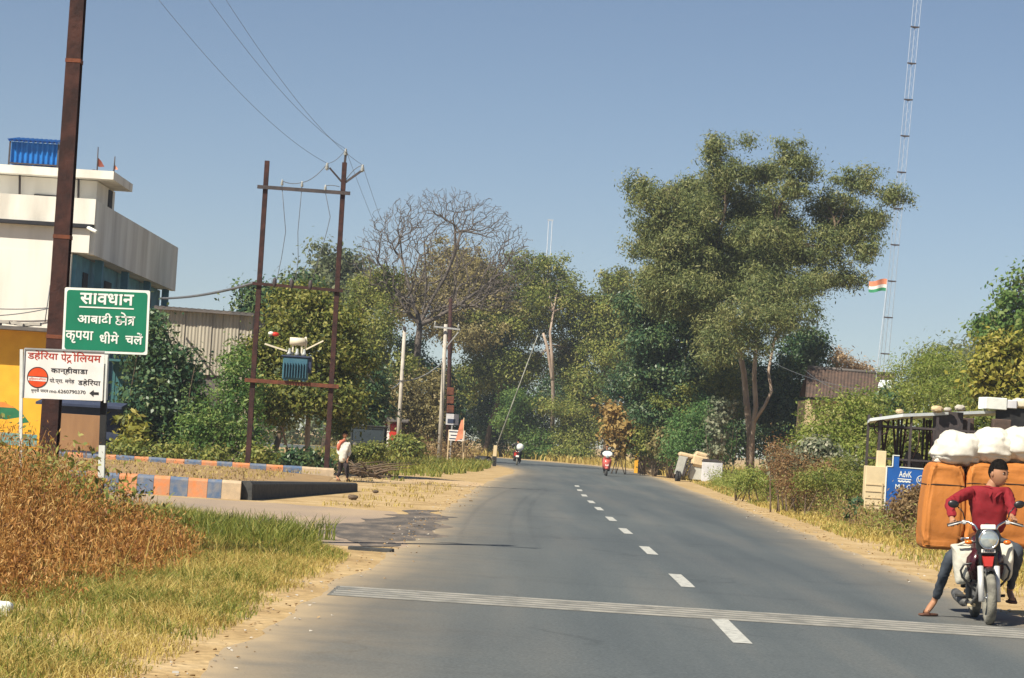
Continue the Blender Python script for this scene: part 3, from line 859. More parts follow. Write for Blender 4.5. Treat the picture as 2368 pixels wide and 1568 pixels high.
# red and white switch handle on the left post, and pale stay rods
mb = MB(); c = at(637, 773, PY - .2)
mb.ell(c, (.12, .08, .07), 0, 12, 8); mb.ell(c + Vector((-.14, 0, .02)), (.09, .08, .06), 1, 12, 8); mb.bar(at(622, 778, PY - .05), c, .04, .04, 2)
obj('switch_handle', mb, [M['red_paint'], M['sign_white'], M['dark_steel']], hf)
mb = MB(); mb.bar(at(612, 795, PY - .1), at(664, 812, PY), .05, .05); obj('stay_rod', mb, M['cream_metal'], hf)
mb = MB(); mb.bar(at(708, 808, PY), at(748, 788, PY - .1), .04, .04); obj('stay_rod', mb, M['cream_metal'], hf)

# the transformer on the lower member
tb = at(682, 881, PY)
tf = thing('transformer', tb, 'blue oil filled transformer sitting on the lower cross member', 'transformer')
mb = MB()
z0 = tb.z + .02
mb.box((tb.x, PY, z0 + .36), (.78, .5, .70), 0, 0, .03)
for k in range(9): mb.box((tb.x - .34 + k * .085, PY - .31, z0 + .30), (.022, .13, .46))
for sgn in (-1, 1): mb.box((tb.x + sgn * .28, PY, z0), (.10, .56, .05))
obj('tank', mb, M['trafo_blue'], tf)
mb = MB(); mb.box((tb.x, PY, z0 + .735), (.88, .58, .05), 0, 0, .01); mb.box((tb.x + .43, PY, z0 + .5), (.10, .4, .5)); obj('lid', mb, M['tarp_blue'], tf)
for dx in (-.22, .02, .24):
    mb = MB(); c = Vector((tb.x + dx, PY - .12, z0 + .76)); mb.tube([c, c + Vector((0, 0, .06)), c + Vector((0, 0, .10)), c + Vector((0, 0, .22))], [.05, .085, .05, .03], 10); obj('bushing', mb, M['porcelain'], tf)
mb = MB(); c = at(690, 790, PY); mb.tube([c + Vector((-.26, 0, 0)), c + Vector((.22, 0, 0))], .125, 14, 0)
mb.tube([c + Vector((.22, 0, .16)), c + Vector((.25, 0, .0)), c + Vector((.22, 0, -.2))], .035, 8)
mb.bar(c + Vector((-.16, 0, -.1)), c + Vector((-.16, 0, -.42)), .05, .05); mb.bar(c + Vector((.12, 0, -.1)), c + Vector((.12, 0, -.42)), .05, .05)
obj('oil_conservator', mb, M['cream_metal'], tf)

# wires of the line
labels = ['leftmost of the three wires running up from the transformer frame to the rusty pole', 'middle one of the three wires running up to the rusty pole', 'rightmost of the three wires running up to the rusty pole']
order = [0, 1, 2]
for i in range(3):
    a, b2 = WS[i], wt[i]
    mb = MB(); mb.tube(sagline(a, b2, .55, 40), [.003 + .003 * k / 40 for k in range(41)], 5)
    tag(obj('overhead_wire', mb, M['wire'], org=a), labels[i], 'wire', 'overhead wires')
mb = MB(); a = at(372, 690, 96); b2 = onpost(B1, T1, 655, 0) + Vector((-.15, -.1, 0)); mb.tube(sagline(a, b2, .12, 20), .045, 6)
tag(obj('service_cable', mb, M['wire'], org=a), 'thick dark cable from the tin shed roof to the transformer frame', 'cable')
for (u, v, du_, dv_, lb) in ((839, 384, 871, 452, 'thin wire leaving the right tip of the frame towards the bare tree'), (800, 347, 862, 440, 'thin wire leaving the top of the frame towards the bare tree')):
    a = at(u, v, PY - .1); b2 = at(du_ + 150, dv_ + 300, 176)
    mb = MB(); mb.tube(sagline(a, b2, 1.2, 30), .006, 4)
    tag(obj('overhead_wire', mb, M['wire'], org=a), lb, 'wire', 'overhead wires')

# ------------------------------------------------------------------ white building
ZB = 95.0
cr = at(200, 800, ZB)                       # the corner that shows
XR = cr.x
def zat(v, u=200, Y=ZB): return at(u, v, Y).z
z_par_t, z_par_b, z_ledge, z_bal_b = zat(460), zat(519), zat(528), zat(586)
XW = at(150, 700, ZB).x + .1                # wall plane set back under the balcony
bld = thing('white_building', (XR - 6, ZB + 12, 0), 'white two storey building with long balcony parapet behind the rusty pole', 'building')
YB2 = 118.6
mb = MB()
mb.box(((XW - 16 + XW) / 2, (ZB + YB2) / 2 + .1, z_bal_b / 2), (16, YB2 - ZB, z_bal_b))
mb.box(((XW - 16 + XW) / 2, (ZB + YB2) / 2 + .1, (z_ledge + z_bal_b) / 2), (16, YB2 - ZB - .02, z_ledge - z_bal_b + .02))
mb.box((XW - 8, (ZB + YB2) / 2 + .15, (z_par_b + z_par_t) / 2), (16.02, .3 + YB2 - ZB - .5, z_par_t - z_par_b))
obj('wall', mb, M['white_wall'], bld)
mb = MB(); mb.box(((XW - 16 + XR) / 2, ZB - .02, (z_par_t + z_par_b) / 2), (XR - XW + 16, .25, z_par_t - z_par_b))
obj('front_parapet', mb, M['parapet_white'], bld)
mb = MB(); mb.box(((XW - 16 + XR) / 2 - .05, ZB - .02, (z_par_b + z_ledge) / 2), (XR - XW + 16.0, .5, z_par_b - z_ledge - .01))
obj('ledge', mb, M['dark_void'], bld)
mb = MB(); mb.box((XR - .10, (ZB + YB2) / 2 + .1, (z_par_t + z_bal_b) / 2 - .03), (.22, YB2 - ZB - .05, z_par_t - z_bal_b))
obj('side_parapet', mb, M['grey_wall'], bld)
mb = MB(); mb.box(((XW + XR) / 2 + .02, (ZB + YB2) / 2 + .2, z_bal_b + .10), (XR - XW - .06, YB2 - ZB - .3, .2))
obj('balcony_slab', mb, M['grey_wall'], bld)
mb = MB(); mb.box(((XW + XR) / 2 - .1, ZB + .03, (z_ledge + z_bal_b) / 2), (XR - XW - .1, .22, z_ledge - z_bal_b - .02))
obj('balcony_end', mb, M['white_wall'], bld)
# the blue painted first floor behind the balcony overhang
mb = MB(); mb.box((XW + .06, (ZB + YB2) / 2 + .2, z_bal_b * .5 + 1.0), (.16, YB2 - ZB - .4, z_bal_b - 2.1))
obj('verandah_wall', mb, M['teal_wall'], bld)
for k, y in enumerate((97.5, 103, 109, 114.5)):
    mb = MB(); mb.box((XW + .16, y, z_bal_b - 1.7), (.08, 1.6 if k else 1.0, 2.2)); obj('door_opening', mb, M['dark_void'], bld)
for y in (98.8, 105.5, 112, 118):
    mb = MB(); mb.box((XR - .35, y, z_bal_b / 2), (.3, .3, z_bal_b)); obj('pillar', mb, M['teal_wall'], bld)
# roof room
zr_t, zr_b = zat(417), zat(470)
xr_r = at(224, 440, ZB + 1.5).x
mb = MB(); mb.box((xr_r - 7, ZB + 3.7, (zat(417, 200, ZB + 1.5) + z_par_b) / 2), (14, 4.4, zat(417, 200, ZB + 1.5) - z_par_b)); obj('roof_room', mb, M['white_wall'], bld)
mb = MB(); mb.prism([(at(-400, 400, ZB + 1).x, 0), (at(265, 400, ZB + 1).x, 0), (at(265, 400, ZB + 1).x, .31), (at(-400, 400, ZB + 1).x, .31)], ZB + .8, ZB + 5.7, 0, lambda x, y, z: Vector((x, y, zat(416, 274, ZB + .8) + z + .015 * (0)))); obj('roof_slab', mb, M['parapet_white'], bld)
mb = MB(); mb.box((xr_r + .03, ZB + 4.6, zat(470, 250, ZB + 4.6)), (.06, .75, 1.0)); obj('window', mb, M['dark_void'], bld)
mb = MB(); mb.box((at(112, 452, ZB + 1.4).x, ZB + 1.47, zat(455, 112, ZB + 1.4)), (1.1, .05, .14)); obj('vent_opening', mb, M['dark_void'], bld)
for u, v0_, v1_ in ((46, 403, 462), (182, 405, 465)):
    mb = MB(); mb.tube([at(u, v0_, ZB + 1.36), at(u - 1, v1_, ZB + 1.36)], .045, 6); obj('drain_pipe', mb, M['dark_steel'], bld)
mb = MB(); mb.tube([at(203, 526, ZB - .2), at(224, 537, ZB - .6)], .07, 8); obj('water_spout', mb, M['sign_white'], bld)
mb = MB(); mb.tube([at(345, 601, 112) + Vector((.02, 0, 0)), at(402, 652, 120) + Vector((.05, 0, 0))], .04, 5); mb.tube([at(325, 540, 108), at(372, 556, 114)], .03, 5); obj('side_pipe', mb, M['dark_steel'], bld)
mb = MB(); mb.tube(sagline(at(-10, 730, 94.8), at(118, 712, 94.8), .05), .02, 5); mb.tube(sagline(at(-10, 714, 94.8), at(110, 712, 94.8), .03), .02, 5); mb.tube([at(116, 660, 94.8), at(104, 745, 94.8)], .02, 5); obj('wall_cable', mb, M['wire'], bld)
# things on the roof
hb = at(82, 392, ZB + 3)
hut = thing('roof_tank_hut', hb, 'small blue corrugated sheet hut on the roof of the white building', 'hut')
def corr(mb, a, b2, h, amp, n, up=Vector((0, 0, 1)), nrm=Vector((0, -1, 0)), m=0):
    a = Vector(a); b2 = Vector(b2); vs = []
    k = n * 6
    for i in range(k + 1):
        p = a.lerp(b2, i / k) + nrm * amp * math.cos(2 * math.pi * n * i / k)
        vs += [p, p + up * h]
    mb.add(vs, [(2 * i, 2 * i + 2, 2 * i + 3, 2 * i + 1) for i in range(k)], m)
x0, x1 = at(26, 380, ZB + 3).x, at(137, 380, ZB + 3).x
zt, zb = at(80, 333, ZB + 3).z, at(80, 384, ZB + 3).z
mb = MB(); corr(mb, (x0 + .05, ZB + 2.6, zb), (x1, ZB + 2.6, zb), zt - zb, .04, 9); corr(mb, (x1, ZB + 2.6, zb), (x1, ZB + 4.4, zb), zt - zb, .04, 9, nrm=Vector((1, 0, 0))); corr(mb, (x0 + .05, ZB + 4.4, zb), (x1, ZB + 4.4, zb), zt - zb, .04, 9); corr(mb, (x0 + .05, ZB + 2.6, zb), (x0 + .05, ZB + 4.4, zb), zt - zb, .04, 9, nrm=Vector((1, 0, 0)))
obj('side_sheet', mb, M['blue_sheet'], hut)
mb = MB(); corr(mb, (x0 - .08, ZB + 2.3, zt + .02), (x1 + .05, ZB + 2.3, zt + .02), 2.4, .05, 11, Vector((0, 1, .14)), Vector((0, 0, 1))); obj('roof_sheet', mb, M['blue_sheet'], hut)
mb = MB()
for x in (x0, x1 + .02): mb.bar((x, ZB + 2.52, zb - .6), (x, ZB + 2.52, zt), .06, .06)
mb.bar((x0, ZB + 2.52, zb + .02), (x1, ZB + 2.52, zb + .02), .05, .05)
obj('frame', mb, M['dark_steel'], hut)
for (u0, v0_, u1, v1_, mname, lb) in ((224, 413, 227, 340, 'flag_dark', 'larger dark red pennant on the roof of the white building'), (263, 398, 266, 362, 'flag_saffron', 'smaller orange pennant at the roof edge of the white building')):
    a = at(u0, v0_, ZB + 3); b2 = at(u1, v1_, ZB + 3)
    f = thing('pennant_flag', a, lb, 'flag', 'pennants on the roof')
    mb = MB(); mb.tube([a - Vector((0, 0, .1)), b2], [.035, .02], 6); obj('flagpole', mb, M['dark_steel'], f)
    mb = MB(); q = a.lerp(b2, .68 if u0 < 240 else .5); s_ = .30 if u0 < 240 else .16
    mb.add([q, q + Vector((s_ * .5, .03, -s_ * .5)), q + Vector((s_ * .95, -.02, -s_ * 1.2)), q + Vector((s_ * .3, .02, -s_ * 1.25)), q + Vector((0, 0, -s_ * 1.15))], [(0, 1, 4), (1, 2, 3), (1, 3, 4)]); obj('cloth', mb, M[mname], f)
mb = MB(); mb.lump(at(217, 398, ZB + 3), (.2, .2, .2), 3, .8, .1); tag(obj('water_pot', mb, M['dark_steel'], org=at(217, 404, ZB + 3)), 'small dark pot on the roof beside the larger pennant', 'pot')

# tin shed beside the building
shed = thing('tin_shed', at(478, 860, 97.5) * 1, 'corrugated tin shed wall with dark roof edge rising behind the bushes', 'shed')
a = at(366, 712, 97); b2 = at(584, 722, 97)
zt = a.z; zb = .0
ORG[shed.name] = Vector(shed.location)
mb = MB()
n_ = 7; rng = random.Random(5)
for i in range(n_):
    xa = a.x + (b2.x - a.x) * i / n_; xb = a.x + (b2.x - a.x) * (i + 1) / n_ + .03
    y = 97 - .03 * (i % 2); corr(mb, (xa, y, at(400, 862 if 0 < i < 5 else 900, 97).z - (3 if i in (0, 6) else 0)), (xb, y, at(400, 862 if 0 < i < 5 else 900, 97).z - (3 if i in (0, 6) else 0)), zt - at(400, 862 if 0 < i < 5 else 900, 97).z + (3 if i in (0, 6) else 0), .012, 4)
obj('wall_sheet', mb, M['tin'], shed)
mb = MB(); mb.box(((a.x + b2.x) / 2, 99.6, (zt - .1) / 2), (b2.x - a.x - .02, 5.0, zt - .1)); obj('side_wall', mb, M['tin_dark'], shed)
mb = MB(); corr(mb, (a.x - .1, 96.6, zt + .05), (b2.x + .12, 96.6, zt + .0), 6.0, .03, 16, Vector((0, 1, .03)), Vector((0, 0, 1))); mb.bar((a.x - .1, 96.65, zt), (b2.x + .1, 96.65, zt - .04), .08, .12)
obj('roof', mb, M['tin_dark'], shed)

# yellow kiosk at the left edge
YK = 88.0
k1 = at(100, 900, YK)
kio = thing('yellow_kiosk', (k1.x - 2.2, YK + 1.5, 0), 'yellow painted kiosk wall with green and orange band at the left edge', 'kiosk')
zt = at(60, 765, YK).z
mb = MB(); mb.box((k1.x - 2.2, YK + 1.5, zt / 2), (4.4, 3, zt)); obj('wall', mb, M['yellow_wall'], kio)
mb = MB()
zf = lambda v: at(40, v, YK).z
ff = plane_fn(Vector((k1.x, YK, 0)), Vector((1, 0, 0)), Vector((0, 1, 0)), Vector((0, 0, 1)))
mb.add([ff(x, -.006, z) for x, z in [(-2.6, zf(940)), (-1.0, zf(940)), (-.62, zf(958)), (-.4, zf(975)), (-1.2, zf(985)), (-2.6, zf(985))]], [list(range(6))], 0)
mb.add([ff(x, -.008, z) for x, z in [(-2.6, zf(968)), (-1.2, zf(972)), (-.55, zf(962)), (-.9, zf(985)), (-1.6, zf(997)), (-2.6, zf(999))]], [list(range(6))], 1)
mb.add([ff(x, -.010, z) for x, z in [(-2.6, zf(930)), (-1.3, zf(932)), (-.9, zf(944)), (-2.6, zf(944))]], [list(range(4))], 2)
mb.add([ff(x, -.012, z) for x, z in [(-3.6, zf(1030)), (-.1, zf(1030)), (-.1, zf(1003)), (-3.6, zf(1000))]], [list(range(4))], 3)
obj('painted_band', mb, [M['paint_green'], M['yellow_wall'], M['paint_orange'], M['paint_teal']], kio)
mb = MB(); mb.box((k1.x - 2.2, YK + 1.2, zt + .05), (4.7, 4.1, .12)); obj('roof', mb, M['tin_dark'], kio)
mb = MB()
rng = random.Random(3)
for i in range(14): mb.box((k1.x - .35 - i * .28, YK - .5 + rng.uniform(0, .5), zt + .20 + rng.uniform(0, .06)), (.36, .5, .10), Matrix.Rotation(rng.uniform(-.2, .2), 3, 'Y') @ Matrix.Rotation(rng.uniform(-.3, .3), 3, 'Z'))
obj('roof_tiles', mb, M['concrete'], kio)
mb = MB(); mb.box((k1.x + .12, YK + 1.2, zt / 2 - .05), (.22, 2.2, zt - .2)); obj('side_post', mb, M['white_wall'], kio)
# brown board and dark stall behind it
mb = MB(); bb = at(178, 1060, 83); mb.box((bb.x, 83, (at(178, 958, 83).z) / 2 + .2), (at(228, 1000, 83).x - at(124, 1000, 83).x, .06, at(178, 958, 83).z - .4), 0, 0, .01)
for dx in (-.5, .5): mb.box((bb.x + dx, 83.06, .5), (.06, .06, 1.0))
tag(obj('wooden_board', mb, M['board_brown'], org=(bb.x, 83, 0)), 'plain brown board standing behind the foot of the rusty pole', 'board')
mb = MB(); c = at(190, 945, 84.2); mb.box((c.x, 84.3, c.z / 2 + .1), (2.6, .6, c.z + .2), 0, 0, .04); mb.box((c.x, 84.1, c.z + .16), (2.8, 1.3, .08), Matrix.Rotation(.1, 3, 'X'))
tag(obj('tarpaulin_stall', mb, M['tarp_blue'], org=(c.x, 84.3, 0)), 'dark blue tarpaulin covered stall behind the brown board', 'stall')
mb = MB(); c0 = at(258, 900, 92); c1 = at(334, 900, 92); zt = at(295, 838, 92).z
mb.box(((c0.x + c1.x) / 2, 92.8, zt / 2), (c1.x - c0.x, 1.6, zt)); mb.box(((c0.x + c1.x) / 2, 92.5, zt + .04), (c1.x - c0.x + .4, 2.4, .08))
for i in range(7): mb.box((c0.x + (c1.x - c0.x) * (i + .5) / 7, 91.99, zt / 2), (.03, .04, zt - .3))
tag(obj('teal_kiosk', mb, mat('teal_metal', (.035, .12, .135), (.05, .15, .16), .6), org=((c0.x + c1.x) / 2, 92.8, 0)), 'dark teal metal kiosk half hidden by the shrub beside the signs', 'kiosk')

# ================================================================== VEGETATION
# left shrubs and trees --------------------------------------------------
bush('dark_shrub', 'tall dark leafy shrub directly right of the green sign, in front of the tin shed', 'shrub',
     [pblob(345, 960, 86, 85, 100), pblob(340, 800, 86.5, 55, 85), pblob(400, 860, 86, 70, 75), pblob(430, 970, 86, 55, 90), pblob(300, 1010, 85.6, 45, 55), pblob(350, 740, 87, 30, 35)],
     13000, .17, L_DARK, 11, clump=.42, aspect=1.7)
bush('green_shrub', 'bright mid green shrub between the dark shrub and the left steel post', 'shrub',
     [pblob(520, 960, 85, 85, 95), pblob(560, 890, 86, 55, 75), pblob(470, 1000, 84.6, 70, 70), pblob(560, 1020, 84.5, 60, 60), pblob(540, 840, 87, 30, 55)],
     11000, .14, L_GREEN, 12, clump=.35, aspect=2.4)
bush('yellow_leaf_plant', 'small yellow green plant with long leaves below the green sign', 'plant',
     [pblob(300, 985, 83.6, 30, 38), pblob(322, 1012, 83.6, 28, 30), pblob(290, 1020, 83.6, 22, 25)], 900, .26, L_YELLOW, 13, clump=.3, aspect=2.6)
bush('low_shrub', 'low tangled shrub along the far kerb left of the steel frame', 'shrub',
     [pblob(300, 1050, 82.5, 60, 25), pblob(400, 1055, 82.2, 70, 28), pblob(500, 1068, 82, 60, 28), pblob(600, 1060, 82, 40, 30)], 6500, .13, L_OLIVE, 14, clump=.3)
bush('low_shrub', 'low dark green shrub under the yellow leaved tree, between the steel posts', 'shrub',
     [pblob(630, 1075, 84, 45, 28), pblob(690, 1066, 84.5, 40, 28), pblob(740, 1070, 85, 30, 22)], 3600, .16, L_DARK, 15, clump=.3)
tb_ = ground_at(712, 1090); tb_ = Vector((at(712, 1085, 90).x, 90, 0))
tree('roadside_tree', 'round yellow green tree with thin pale trunk behind the steel frame', 'tree', tb_,
     [pblob(690, 850, 90, 105, 100), pblob(655, 770, 90.5, 70, 75), pblob(740, 740, 91, 75, 60), pblob(790, 850, 91, 60, 105), pblob(640, 930, 89, 60, 50), pblob(730, 935, 89, 90, 40), pblob(800, 930, 90.5, 45, 55), pblob(705, 700, 91.5, 60, 40)],
     42000, .155, L_YOL, M['bark_pale'], .09, seed=21, clump=.5, trunks=[([tb_, at(711, 1000, 90), at(716, 930, 90), at(712, 860, 90.3)], .11, .06), ([at(668, 1060, 90.5), at(655, 1000, 90.5), at(640, 940, 90)], .05, .03)], aspect=1.9, shell=.3)
tree('roadside_tree', 'dark bluish green tree with pale glints behind the left steel post', 'tree', (at(640, 900, 115).x, 115, 0),
     [pblob(640, 730, 115, 85, 70), pblob(590, 700, 115, 45, 50), pblob(690, 690, 116, 55, 50), pblob(620, 820, 114, 70, 90)], 12000, .24, L_DARK, M['bark'], .15, seed=22, clump=.7)
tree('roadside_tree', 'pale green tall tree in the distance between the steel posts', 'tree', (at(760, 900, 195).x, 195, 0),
     [pblob(755, 600, 195, 35, 45), pblob(800, 620, 196, 45, 45), pblob(720, 650, 195, 45, 35), pblob(830, 660, 196, 50, 50), pblob(770, 690, 194, 90, 60)], 9000, .36, L_HAZY, M['bark'], .25, seed=23, clump=1.1)

# the wood at the bend ----------------------------------------------------
grpT = 'trees of the wood at the bend'
def wood(label, Y, blobs, n, leaf, lm, seed, base_u, bark='bark', tr=.25, clump=1.0, **kw):
    b_ = [pblob(u, v, Y + dy, ru, rv) for (u, v, ru, rv, dy) in blobs]
    return tree('woodland_tree', label, 'tree', (at(base_u, 1000, Y).x, Y, 0), b_, int(n * 2.4), leaf * (.64 if Y < 200 else .80), lm, M[bark], tr, grpT, seed, clump * (.62 if Y < 200 else .80), per=46, **kw)
wood('olive tree in shade left of the bare tree, above the parked jeep', 163, [(870, 760, 70, 110, 0), (850, 880, 60, 100, -2), (905, 660, 60, 60, 4), (840, 690, 45, 50, 2), (900, 900, 60, 90, -1)], 14000, .30, L_OLIVE, 31, 880)
wood('brown olive domed tree standing right behind the bare tree', 226, [(1050, 620, 110, 80, 0), (1000, 680, 90, 90, 0), (1100, 690, 80, 80, 1), (930, 700, 60, 60, 2), (1050, 760, 100, 70, -2)], 15000, .34, L_BROWN, 32, 1050)
wood('olive green tree directly right of the bare tree', 229, [(1150, 680, 80, 80, 0), (1200, 640, 55, 60, 1), (1110, 790, 80, 90, -3), (1180, 790, 90, 100, -2), (1090, 870, 60, 80, -4)], 17000, .32, L_OLIVE, 33, 1120)
t2 = at(1278, 1000, 226); t2.z = 0
wood('tall tree with bare reddish trunk in the middle of the wood', 227, [(1270, 620, 45, 45, 1), (1300, 660, 50, 70, 0), (1240, 700, 60, 60, 0), (1330, 720, 40, 60, 1), (1270, 760, 80, 45, 2), (1225, 850, 45, 60, 3), (1330, 830, 40, 70, 3)], 13000, .30, L_OLIVE, 34, 1278, 'bark_pale', .2,
     trunks=[([t2, at(1280, 930, 225), at(1278, 880, 224), at(1265, 800, 224), at(1256, 770, 224)], .21, .10), ([at(1278, 880, 224), at(1276, 820, 224), at(1272, 770, 224), at(1280, 720, 225)], .17, .08)])
wood('yellowish olive tree left of the tall eucalyptus', 226, [(1410, 720, 50, 75, 0), (1390, 830, 60, 90, 0), (1440, 800, 45, 100, 0), (1420, 660, 35, 35, 0), (1360, 900, 50, 60, 0)], 13000, .34, L_OLIVE, 35, 1400)
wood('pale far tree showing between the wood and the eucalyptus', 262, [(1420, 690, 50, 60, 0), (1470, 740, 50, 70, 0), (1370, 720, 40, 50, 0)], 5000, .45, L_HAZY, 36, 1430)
wood('dark green tree over the road bend behind the leaning pole', 234, [(1120, 940, 70, 90, 0), (1180, 920, 70, 90, 1), (1090, 890, 40, 80, 2), (1140, 1010, 60, 50, -2)], 12000, .30, L_DARK, 37, 1130)
wood('dark green tree behind the reddish trunk', 240, [(1260, 960, 70, 70, 0), (1330, 930, 70, 90, 0), (1390, 960, 60, 70, 0), (1300, 850, 60, 70, 3)], 12000, .30, L_DARK, 38, 1310)
wood('mid green low tree beside the far rider', 223, [(1210, 990, 55, 50, 0), (1250, 1020, 60, 35, 0), (1190, 940, 45, 60, 0)], 6500, .26, L_GREEN, 39, 1225)
wood('mid green low tree left of the golden sapling', 222, [(1330, 1010, 60, 45, 0), (1380, 1010, 45, 45, 0), (1300, 960, 50, 40, 0)], 6500, .26, L_OLIVE, 40, 1340)
wood('small brownish tree beside the thin concrete poles', 160, [(960, 960, 60, 60, 0), (920, 920, 50, 60, 0), (1000, 920, 40, 70, 0), (985, 1010, 45, 40, 0)], 8000, .28, L_BROWN, 41, 950)
wood('dark tree filling the gap under the bare tree', 171, [(900, 1000, 70, 60, 0), (1010, 980, 60, 80, 0), (960, 860, 60, 90, 0), (1050, 960, 50, 90, 0)], 11000, .30, L_DARK, 42, 985)
wood('dark tree behind the jeep left of the wood', 126, [(800, 930, 60, 80, 0), (850, 900, 50, 90, 0), (870, 980, 40, 50, 0), (760, 880, 40, 80, 0)], 11000, .24, L_DARK, 43, 820, clump=.7)
wood('dark green tree at the left foot of the eucalyptus', 158, [(1470, 960, 60, 80, 0), (1500, 880, 55, 90, 0), (1450, 880, 40, 60, 0), (1530, 980, 50, 60, 0)], 12000, .28, L_DARK, 44, 1490)
# undergrowth along the far verge
for i, (u, v, ru, rv, Y, lm, lb) in enumerate([
    (1230, 1046, 55, 16, 222, L_GREEN, 'low green undergrowth beyond the bend behind the far rider'),
    (1320, 1050, 50, 15, 219, L_OLIVE, 'low olive undergrowth beyond the bend, middle of the verge'),
    (1500, 1020, 40, 40, 150, L_OLIVE, 'olive bush right of the golden sapling'),
    (1545, 1030, 30, 40, 146, L_BROWN, 'brownish bush left of the bright green bush'),
    (935, 1035, 28, 22, 146, L_OLIVE, 'round olive bush at the foot of the left concrete pole')]):
    bush('verge_bush', lb, 'bush', [pblob(u, v, Y, ru, rv), pblob(u + ru * .5, v + 3, Y - 1, ru * .6, rv * .8)], 3000, .24, lm, 60 + i, clump=.6)

# bare tree ---------------------------------------------------------------
DY = 166.0
dt = thing('bare_tree', at(958, 1000, DY) * 1, 'large leafless grey tree with spreading branches above the poles', 'tree')
dt.location.z = 0; ORG[dt.name] = Vector((dt.location.x, DY, 0))
rng = random.Random(77); k = DY / FPX
def gv(u, v, dy=0): return at(u, v, DY + dy)
NP = []; NPAR = []; NL = []
def node(p, par):
    NP.append(Vector(p)); NPAR.append(par); NL.append(0 if par < 0 else NL[par] + (NP[par] - NP[-1]).length); return len(NP) - 1
def path_to(par, pts):
    for q in pts: par = node(q, par)
    return par
root = path_to(-1, [Vector((at(952, 1000, DY).x, DY, -.2)), gv(954, 1000), gv(957, 950), gv(961, 890), gv(964, 840), gv(967, 790), gv(971, 750)])
for path in ([(983, 700), (986, 650), (983, 600), (981, 560), (979, 520)], [(945, 725), (922, 690), (908, 650), (890, 600), (865, 560)], [(1000, 725), (1040, 690), (1075, 655), (1110, 620), (1140, 585)],
             [(955, 700), (942, 650), (930, 600), (925, 550)], [(1010, 735), (1060, 705), (1110, 670), (1160, 630), (1185, 590)], [(1000, 690), (1030, 640), (1050, 590), (1065, 540), (1080, 500)]):
    path_to(root, [gv(u, v, rng.uniform(-1.5, 1.5) * i / 2) for i, (u, v) in enumerate(path)])
tg = []
while len(tg) < 3600:
    a, b2, c2 = rng.uniform(-1, 1), rng.uniform(-1, 1), rng.uniform(-1, 1)
    q = a * a + b2 * b2 + c2 * c2
    if q > 1 or q < .34 or c2 < -.6: continue
    v = 612 - c2 * 182; u = 1025 + a * 222 * (1 - .06 * abs(c2))
    if v > 700 + 30 * rng.random(): continue
    tg.append(gv(u, v, b2 * 5.2))
tg.sort(key=lambda p: (p - NP[root]).length)
for p in tg:
    A_ = np.array(NP); dd_ = np.linalg.norm(A_ - np.array(p), axis=1) + .30 * np.array(NL)
    dd_[:6] = 1e9
    j = int(dd_.argmin()); q = NP[j]; L = (p - q).length
    if L < .25: continue
    n_ = max(2, int(L / .4)); b0 = (NP[j] - NP[NPAR[j]]).normalized() * L * .12
    path_to(j, [q.lerp(p, (i + 1) / n_) + b0 * math.sin(math.pi * (i + 1) / n_) + Vector((rng.uniform(-1, 1), rng.uniform(-1, 1), rng.uniform(-1, 1))) * .10 * (i + 1 < n_) for i in range(n_)])
kids = [[] for _ in NP]
for i, p_ in enumerate(NPAR):
    if p_ >= 0: kids[p_].append(i)
rad = [0] * len(NP)
for i in range(len(NP) - 1, -1, -1):
    rad[i] = max(.013, sum(rad[c] ** 2.55 for c in kids[i]) ** (1 / 2.55)) if kids[i] else .012
mb = MB(); tw = MB()
st_ = [0]; done = set()
for i in range(len(NP)):
    heads = [i] if NPAR[i] < 0 else []
    for c in sorted(kids[i], key=lambda c: -rad[c])[(1 if NPAR[i] >= 0 or True else 0):] if kids[i] else []: heads.append(c)
    for h_ in heads:
        ch_ = [h_]
        if h_ != i: pts_ = [NP[i]]; rs_ = [min(rad[h_] * 1.1, rad[i])]
        else: pts_ = []; rs_ = []
        c = h_
        while True:
            pts_.append(NP[c]); rs_.append(min(rad[c], .62))
            if not kids[c]: break
            c = max(kids[c], key=lambda q: rad[q])
        big = rs_[0] > .06
        (mb if big else tw).tube(pts_, rs_, 8 if big else 4, cap=False)
obj('trunk', mb, M['bark_dead'], dt)
obj('twigs', tw, M['bark_dead'], dt)

# big eucalyptus on the right --------------------------------------------
EY = 140.0
def ev(u, v, dy=0): return at(u, v, EY + dy)
eb = Vector((at(1735, 1060, EY).x, EY, 0))
blobs = [(1740, 600, 130, 120, 0), (1600, 520, 100, 95, 0), (1520, 470, 60, 55, -1), (1560, 600, 80, 90, -1), (1690, 480, 90, 75, 1), (1670, 400, 38, 70, 0), (1650, 345, 16, 35, 0), (1720, 325, 24, 18, 0), (1830, 420, 60, 60, 0), (1850, 355, 42, 34, 0), (1810, 340, 20, 20, 0),
         (1900, 480, 85, 55, 1), (1985, 420, 55, 30, 1), (1960, 520, 75, 40, 1), (2065, 455, 40, 22, 1), (2020, 500, 40, 22, 1), (1900, 590, 80, 55, 0), (1990, 580, 40, 28, 0), (1965, 640, 45, 25, 0), (1870, 660, 55, 50, 0), (1620, 680, 90, 80, -1), (1530, 640, 50, 60, 0), (1480, 440, 28, 35, 0), (1460, 560, 16, 12, 0), (1740, 740, 70, 90, -3), (1800, 700, 70, 70, -2), (1660, 780, 70, 70, -2), (1770, 520, 80, 70, 2), (1620, 610, 80, 70, 2), (1830, 560, 70, 60, 2), (1560, 690, 70, 60, 0), (1700, 660, 90, 70, 2), (1500, 560, 50, 55, 1), (1590, 450, 60, 50, 2), (1760, 410, 45, 45, 1)]
blobs = [((lambda a: (a[0], (a[1][0], a[1][1] * .9, a[1][2])))(pblob(u, v, EY + dy * 2, ru, rv))) for u, v, ru, rv, dy in blobs]
